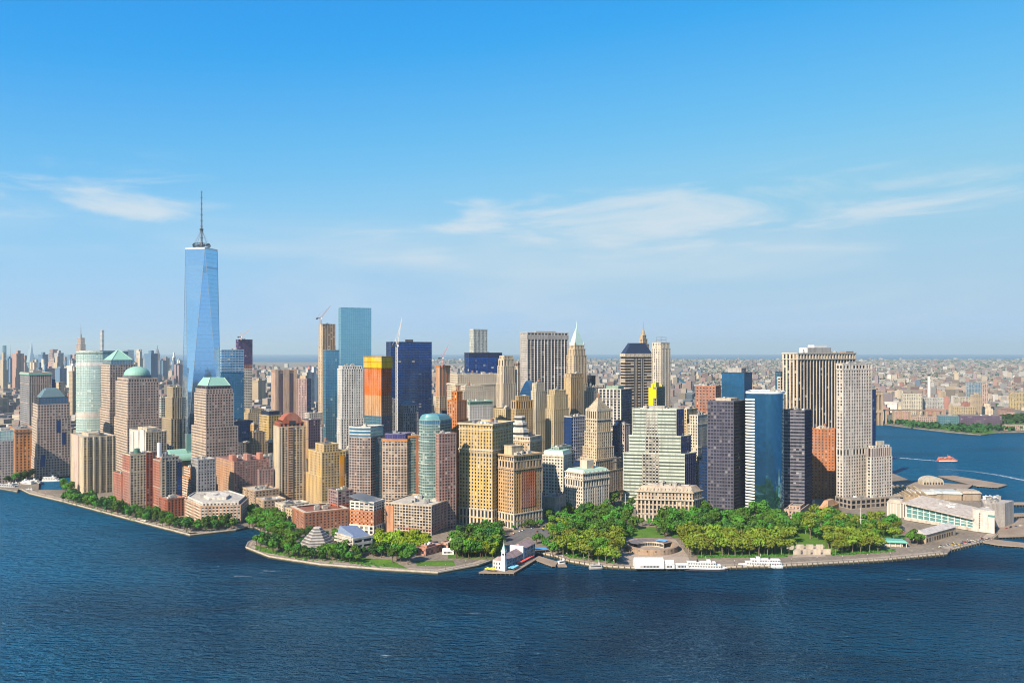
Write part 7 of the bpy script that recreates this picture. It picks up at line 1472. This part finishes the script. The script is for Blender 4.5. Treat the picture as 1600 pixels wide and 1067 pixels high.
def mass(name, n, gen, label, hfun):
    V = []; Fc = []; C = []; r = np.random.RandomState(3); pal = np.array([c for _, c in PAL]); wts = np.array([.2, .16, .1, .16, .16, .08, .1, .04]); k = 0
    while k < n:
        x, y = gen(r)
        if x is None: continue
        sc_ = .8 + y / 14000; w, d, h = r.uniform(12, 38) * sc_, r.uniform(12, 30) * sc_, hfun(r, x, y); a = -.52; ca, sa = cos(a), sin(a); b0 = len(V)
        for z in (GZ, GZ + h):
            for px_, py_ in ((-w / 2, -d / 2), (w / 2, -d / 2), (w / 2, d / 2), (-w / 2, d / 2)): V.append((x + px_ * ca - py_ * sa, y + px_ * sa + py_ * ca, z))
        col = pal[r.choice(8, p=wts)]; col = (col * .7 + col.mean() * .3) * r.uniform(.35, .85)
        for f in ((0, 1, 5, 4), (1, 2, 6, 5), (2, 3, 7, 6), (3, 0, 4, 7), (4, 5, 6, 7)): Fc.append(tuple(b0 + i for i in f)); C.append(col)
        k += 1
    me = bpy.data.meshes.new(name); me.from_pydata(V, [], Fc); me.materials.append(FMASS); at = me.color_attributes.new('tint', 'FLOAT_COLOR', 'CORNER')
    arr = np.ones((len(Fc) * 4, 4), dtype=np.float32); arr[:, :3] = np.repeat(np.array(C), 4, axis=0); at.data.foreach_set('color', arr.ravel()); me.update()
    o = bpy.data.objects.new(name, me); COL.objects.link(o); tag(o, label, None, None, 'stuff')
def gen_bk(r):
    y = 3300 * (20000 / 3300) ** r.rand(); x = PX(r.uniform(300, 1630), y)
    a = -.52; u, v = x * cos(a) + y * sin(a), -x * sin(a) + y * cos(a); row = floor(v / 34); v = row * 34 + r.uniform(-3, 3)
    if row % 3 == 0 or (u % 260) < 26: return (None, None)
    x, y = u * cos(a) - v * sin(a), u * sin(a) + v * cos(a)
    if y < 3000: return (None, None)
    return (x, y) if inpoly(x, y, bk) else (None, None)
mass('far_city_buildings', 12000, gen_bk, 'endless low buildings of the city beyond the east river', lambda r, x, y: r.uniform(8, 20) * (1 if r.rand() < .93 else 2.6))
MAN = [(-3200, 2050), (-560, 2050), (-100, 2050), (330, 2450), (620, 3200), (1100, 4300), (1020, 5200), (1250, 7000), (2000, 10500), (-8000, 15000), (-5000, 7000)]
def gen_mn(r):
    y = 2100 * (11000 / 2100) ** r.rand(); x = PX(r.uniform(-30, 1150), y)
    return (x, y) if inpoly(x, y, MAN) else (None, None)
mass('uptown_buildings', 3200, gen_mn, 'dense low buildings of the streets running uptown', lambda r, x, y: r.uniform(12, 34) * (1 if r.rand() < .9 else 1.8))
# far tree cover between the buildings
def tree_mass(name, n, gen, label):
    mb = MB(); r = np.random.RandomState(8); k = 0
    while k < n:
        x, y = gen(r)
        if x is None: continue
        m = r.randint(2, 7); 
        for j in range(m):
            c = np.array([x + r.normal() * 14, y + r.normal() * 10, GZ + r.uniform(3, 9)]); s = r.uniform(3.5, 7) * (1 + y / 12000)
            for q in range(3):
                v = r.normal(size=3); v[2] = abs(v[2]) + .3; v /= np.linalg.norm(v); t = np.cross(v, r.normal(size=3)); t /= np.linalg.norm(t); b_ = np.cross(v, t); cc = c + v * s * .5
                mb.q([tuple(cc - t * s * .6 - b_ * s * .5), tuple(cc + t * s * .6 - b_ * s * .6), tuple(cc + t * s * .5 + b_ * s * .6), tuple(cc - t * s * .5 + b_ * s * .5)])
        k += 1
    o = mb.build(name, LEAF['dark']); tag(o, label, None, None, 'stuff')
tree_mass('far_woods', 6500, gen_bk, 'green tree cover scattered between the far city buildings')
SH = [GP(x, y, GZ) for x, y in ((1380, 661), (1412, 666), (1480, 673), (1530, 678), (1560, 674), (1600, 671), (1640, 672), (1640, 664), (1560, 668), (1480, 668), (1420, 662))]
def gen_sh(r):
    xs = [p[0] for p in SH]; ys = [p[1] for p in SH]; x, y = r.uniform(min(xs), max(xs)), r.uniform(min(ys), max(ys)); return (x, y) if inpoly(x, y, SH) else (None, None)
tree_mass('shore_woods', 120, gen_sh, 'band of trees along the far river shore park')
PK = [GP(x, y, GZ) for x, y in ((1556, 664), (1640, 660), (1640, 648), (1570, 652))]
def gen_pk(r):
    xs = [p[0] for p in PK]; ys = [p[1] for p in PK]; x, y = r.uniform(min(xs), max(xs)), r.uniform(min(ys), max(ys)); return (x, y) if inpoly(x, y, PK) else (None, None)
tree_mass('hill_woods', 90, gen_pk, 'patch of woods above the far shore at the right edge')
# named blocks on the far shore
def shore(name, x0, x1, yb, yt, label, col, dep=24, st=None, **k):
    D = GP(0, yb, GZ)[1]; a, b_ = PX(x0, D), PX(x1, D); p = [(a, D), (b_, D - 4), (b_ + dep * .4, D + dep), (a + dep * .4, D + dep + 4)]
    return B(name, label, p, [(ZZ(yt, D), 1.0)], st or S(wall(col), GD, 4.4, 4, .5, .45), cl=k.pop('cl', 2), **k)
shore('purple_warehouse', 1501, 1564, 668, 650, 'long purple-brown brick warehouse on the far river shore', (.17, .12, .19), 40, S(wall((.17, .12, .19)), GD, 5, 5, .5, .5)); shore('teal_warehouse', 1467, 1500, 666.5, 650.5, 'teal-fronted warehouse beside the purple-brown one', (.1, .24, .27), 36, S(wall((.12, .26, .3)), GTEAL, 5, 5, .3, .4))
shore('white_loft_block', 1411, 1440, 648, 616, 'white loft block with many windows behind the far shore', (.62, .58, .48)); shore('grey_loft_block', 1440, 1474, 647, 622, 'grey-white loft block right of the white loft block', (.52, .52, .50)); shore('yellow_loft_block', 1489, 1524, 652, 636, 'yellow brick block behind the far shore warehouses', (.52, .42, .26)); shore('pale_grid_block', 1492, 1536, 640, 621, 'pale gridded warehouse block below the grey glass tower', (.52, .48, .40))
shore('grey_glass_tower', 1511, 1533, 640, 598, 'grey-blue glass apartment tower on the far shore', (.3, .36, .42), 20, S(wall((.38, .42, .46)), GTEAL, 4, 4, .2, .3)); shore('tan_slim_tower', 1535, 1543, 642, 600, 'slim tan tower right of the grey glass tower', (.5, .38, .32), 14)
shore('gold_loft_block', 1579, 1640, 640, 614, 'golden loft block at the right edge of the far shore', (.56, .45, .24)); shore('salmon_block', 1437, 1450, 622, 608, 'salmon block beside the slim white chimney tower', (.56, .34, .28)); shore('pink_low_row', 1425, 1466, 662, 652, 'low pinkish row of houses behind the far shore trees', (.54, .38, .3)); shore('pink_shore_house', 1570, 1640, 672, 665, 'low pink house row at the right end of the far shore', (.56, .36, .28))
D = 3000; X = PX(1451.5, D); r = empty('white_chimney_tower', (X, D, GZ), 'slim white tower beyond the far river shore', 'tower'); mb = MB(); mb.box((X, D, (ZZ(588, D) + GZ) / 2), (6.5, 6.5, ZZ(588, D) - GZ)); child(r, mb, 'shaft', WHITE); mb = MB(); mb.box((X, D, ZZ(586, D)), (7.5, 7.5, 5)); child(r, mb, 'cap', DARK)
# suspension bridge: its masonry tower and approach show right of the white tower
D = 2520; X = PX(1371, D); r = empty('bridge', (X, D, 0), 'tan masonry bridge tower with roadway running to the far shore', 'bridge'); BM = wall((.46, .34, .23)); z1, z0 = ZZ(612, D), ZZ(662, D)
for dx in (-11, 0, 11): mb = MB(); mb.box((X + dx, D, (z1 + 0) / 2), (5.5, 14, z1)); child(r, mb, 'tower_leg', BM)
for zz, hh in ((z1 - 4, 10), (ZZ(641, D) - 3, 8)): mb = MB(); mb.box((X, D, zz), (28, 15, hh)); child(r, mb, 'tower_beam', BM)
mb = MB(); mb.box((X, D, z1 + 1.5), (30, 17, 3)); child(r, mb, 'tower_cap', BM); dz = ZZ(641, D)
dk = [(X - 420, D - 330, dz + 6), (X, D, dz), (PX(1420, D + 60), D + 60, dz - 3), (PX(1472, D + 80), D + 80, dz - 8)]
mb = MB()
for a, b_ in zip(dk, dk[1:]): mb.bar(a, b_, 4.2)
child(r, mb, 'roadway', wall((.36, .26, .20)))
for k in range(9):
    t = k / 8; a, b_ = Vector(dk[1]), Vector(dk[3]); q = a + (b_ - a) * t; mb = MB(); mb.box((q.x, q.y + 2, q.z / 2), (5, 9, q.z - 3)); child(r, mb, 'approach_pier', BM)
# ------------------------------------------------------------------ uptown skyline
rnd = random.Random(9)
def up(name, x0, x1, yt, D, label, st, tiers=None, th=50, **k):
    p = rect(x0, (x0 + x1) / 2, x1, D, th); return B(name, label, p, tiers or [(ZZ(yt, D), 1.0)], st, cl=k.pop('cl', 1), **k)
D = 6300; p = rect(119, 126, 133, D, 50); LS = S(wall((.58, .46, .40)), GB, 7, 12, .5, .3)
r, tp = B('art_deco_spire_tower', 'far pale setback tower with antenna behind the curved glass tower', p, [(ZZ(560, D), 1.5), (ZZ(538, D), 1.1), (ZZ(528, D), .9)], LS, cl=0); c_ = cen(p); mb = MB(); mb.cyl(c_, 8, ZZ(528, D), ZZ(522, D), 8, 5); child(r, mb, 'crown_drum', STEEL); mast(r, c_, ZZ(523, D), ZZ(505, D), 3.0)
D = 8200; up('thin_white_tower', 156, 162.5, 516, D, 'far thin white square tower rising behind the curved glass tower', S(wall((.62, .66, .68)), GB, 9, 12, .45, .4), cl=0)
D = 7100; p = rect(242, 246, 250, D, 50); r, tp = B('needle_crown_tower', 'far slender tower with tapering needle crown left of the spire tower', p, [(ZZ(566, D), 1.5), (ZZ(553, D), 1.0)], S(wall((.5, .42, .40)), GB, 8, 12, .5, .3), cl=0); f = tp[-1][0]; mb = MB(); z = tp[-1][1]; mb.loft([[(*q, zz) for q in scl(f, k)] for k, zz in ((.9, z), (.6, ZZ(548, D)), (.2, ZZ(544, D)), (.04, ZZ(539, D)))]); child(r, mb, 'crown', STEEL)
D = 6700; p = rect(40, 46, 53, D, 50); r, tp = B('crystal_tower', 'far pale crystal-shaped tower with white mast at upper left', p, [(ZZ(566, D), 1.0)], S(wall((.4, .56, .62), .3), GTEAL, 8, 12, .1, .2), cl=0); f = tp[-1][0]; z = tp[-1][1]; mb = MB(); h = [ZZ(545, D), ZZ(534, D), ZZ(550, D), ZZ(548, D)]; mb.loft([[(*q, z) for q in f], [(*q, hh) for q, hh in zip(scl(f, .5), h)]]); child(r, mb, 'crystal_top', GTEAL); mast(r, cen(f), ZZ(550, D), ZZ(525, D), 1.6, WHITE)
D = 6900; up('teal_point_tower', 4, 10, 540, D, 'far teal glass tower near the left picture edge', S(wall((.12, .3, .36), .4), GTEAL, 8, 12, .1, .2), cl=0); D = 6600; c_ = (PX(16, D), D); r = empty('antenna_mast', (*c_, GZ), 'far thin antenna mast near the left picture edge', 'mast'); mb = MB(); mb.cyl(c_, 3, GZ, ZZ(552, D), 6, 2); mb.cyl(c_, 1.6, ZZ(552, D), ZZ(538, D), 6, .5); child(r, mb, 'mast', STEEL)
D = 5800; up('broad_brown_tower', 72, 92, 547, D, 'far broad brownish tower with cut corner behind the stepped-roof tower', S(wall((.42, .33, .32)), GB, 8, 12, .4, .4), [(ZZ(552, 5800), 1.0), (ZZ(546, 5800), .8)])
D = 5000; up('pink_hotel_tower', 75, 94, 560, D, 'far pink slab below the broad brownish tower', S(wall((.55, .42, .38)), GB, 7, 10, .5, .4)); D = 7000; p = rect(211, 217, 224, D, 50); r, tp = B('white_crown_tower', 'far white-topped tower between dome tower and needle tower', p, [(ZZ(560, D), 1.0), (ZZ(546, D), .7, S(WHITEW, GB, 10, 10, .5, .5))], LS, cl=0); D = 7400; up('lattice_roof_tower', 190, 209, 547, D, 'far blue-grey broad tower behind the pyramid roof', S(wall((.3, .36, .42)), GTEAL, 8, 12, .3, .3))
for k in range(230):
    if k < 150: D = rnd.uniform(4300, 8300); ix = rnd.triangular(-20, 300, 120); yt = rnd.uniform(560, 578) if rnd.random() < .8 else rnd.uniform(552, 560)
    else: D = rnd.uniform(2150, 4300); ix = rnd.uniform(-20, 700); yt = rnd.uniform(592, 640) if rnd.random() < .85 else rnd.uniform(575, 592)
    h = ZZ(yt, D)
    x = PX(ix, D)
    if h < 15 or not inpoly(x, D, MAN) or not clear(x, D, 25): continue
    ci = rnd.choice((7, 7, 7, 5, 5, 3, 0, 6, 1)) if k < 150 else rnd.choice((0, 1, 2, 3, 4, 4, 5, 6, 0)); kk = rnd.choice((0, 1, 0, 1, 4))
    w = rnd.uniform(24, 55) if k < 150 else rnd.uniform(16, 34); z_ = 'in the far uptown skyline' if k < 150 else 'in the streets north of the towers'
    far('uptown_tower' if k < 150 else 'uptown_block', x, D, w, rnd.uniform(22, 45), h, radians(rnd.choice((-31, -29))), kk, ci, f'{PAL[ci][0]} {KN[kk]} {z_}', f'{PAL[ci][0]} {KN[kk]}s {z_}')
D = 5600; c_ = (PX(483.5, D), D); r = empty('striped_stack', (*c_, GZ), 'far red and white striped chimney above the rooftops', 'chimney')
for k in range(4): mb = MB(); z0_ = GZ + 28 * k; mb.cyl(c_, 11 - k, z0_, z0_ + 28, 10, 10 - k); child(r, mb, 'stack_band', WHITE if k % 2 == 0 else paint((.6, .15, .1), .6, 0, 'red_band'))

# ------------------------------------------------------------------ haze: one closed box of thin air
mb = MB(); mb.box((0, 21500, 300), (124000, 56000, 604)); hz_ = mb.build('haze', None); hz_['kind'] = 'stuff'; hz_['label'] = 'thin blue summer haze over harbour and city'
m = bpy.data.materials.new('haze_air'); m.use_nodes = True; nt = m.node_tree; nt.nodes.clear(); out = nt.nodes.new('ShaderNodeOutputMaterial'); pv = nt.nodes.new('ShaderNodeVolumePrincipled')
pv.inputs['Color'].default_value = (.80, .96, .95, 1); pv.inputs['Density'].default_value = HAZE; pv.inputs['Anisotropy'].default_value = .2; nt.links.new(pv.outputs[0], out.inputs['Volume'])
hz_.data.materials.clear(); hz_.data.materials.append(m)

# ------------------------------------------------------------------ labels: tell look-alikes apart by their order in the picture
bpy.context.view_layer.update()
same = {}
for o in scn.objects:
    if o.parent is None and o.get('category') and o.get('label'): same.setdefault(o['label'], []).append(o)
for lb, os_ in same.items():
    if len(os_) < 2: continue
    os_.sort(key=lambda o: o.location.x / max(1, o.location.y)); n = len(os_)
    for i, o in enumerate(os_):
        k = i + 1; suf = 'th' if 10 <= k % 100 <= 20 else {1: 'st', 2: 'nd', 3: 'rd'}.get(k % 10, 'th')
        o['label'] = lb + (', leftmost of these' if i == 0 else (', rightmost of these' if i == n - 1 else f', {k}{suf} from left'))
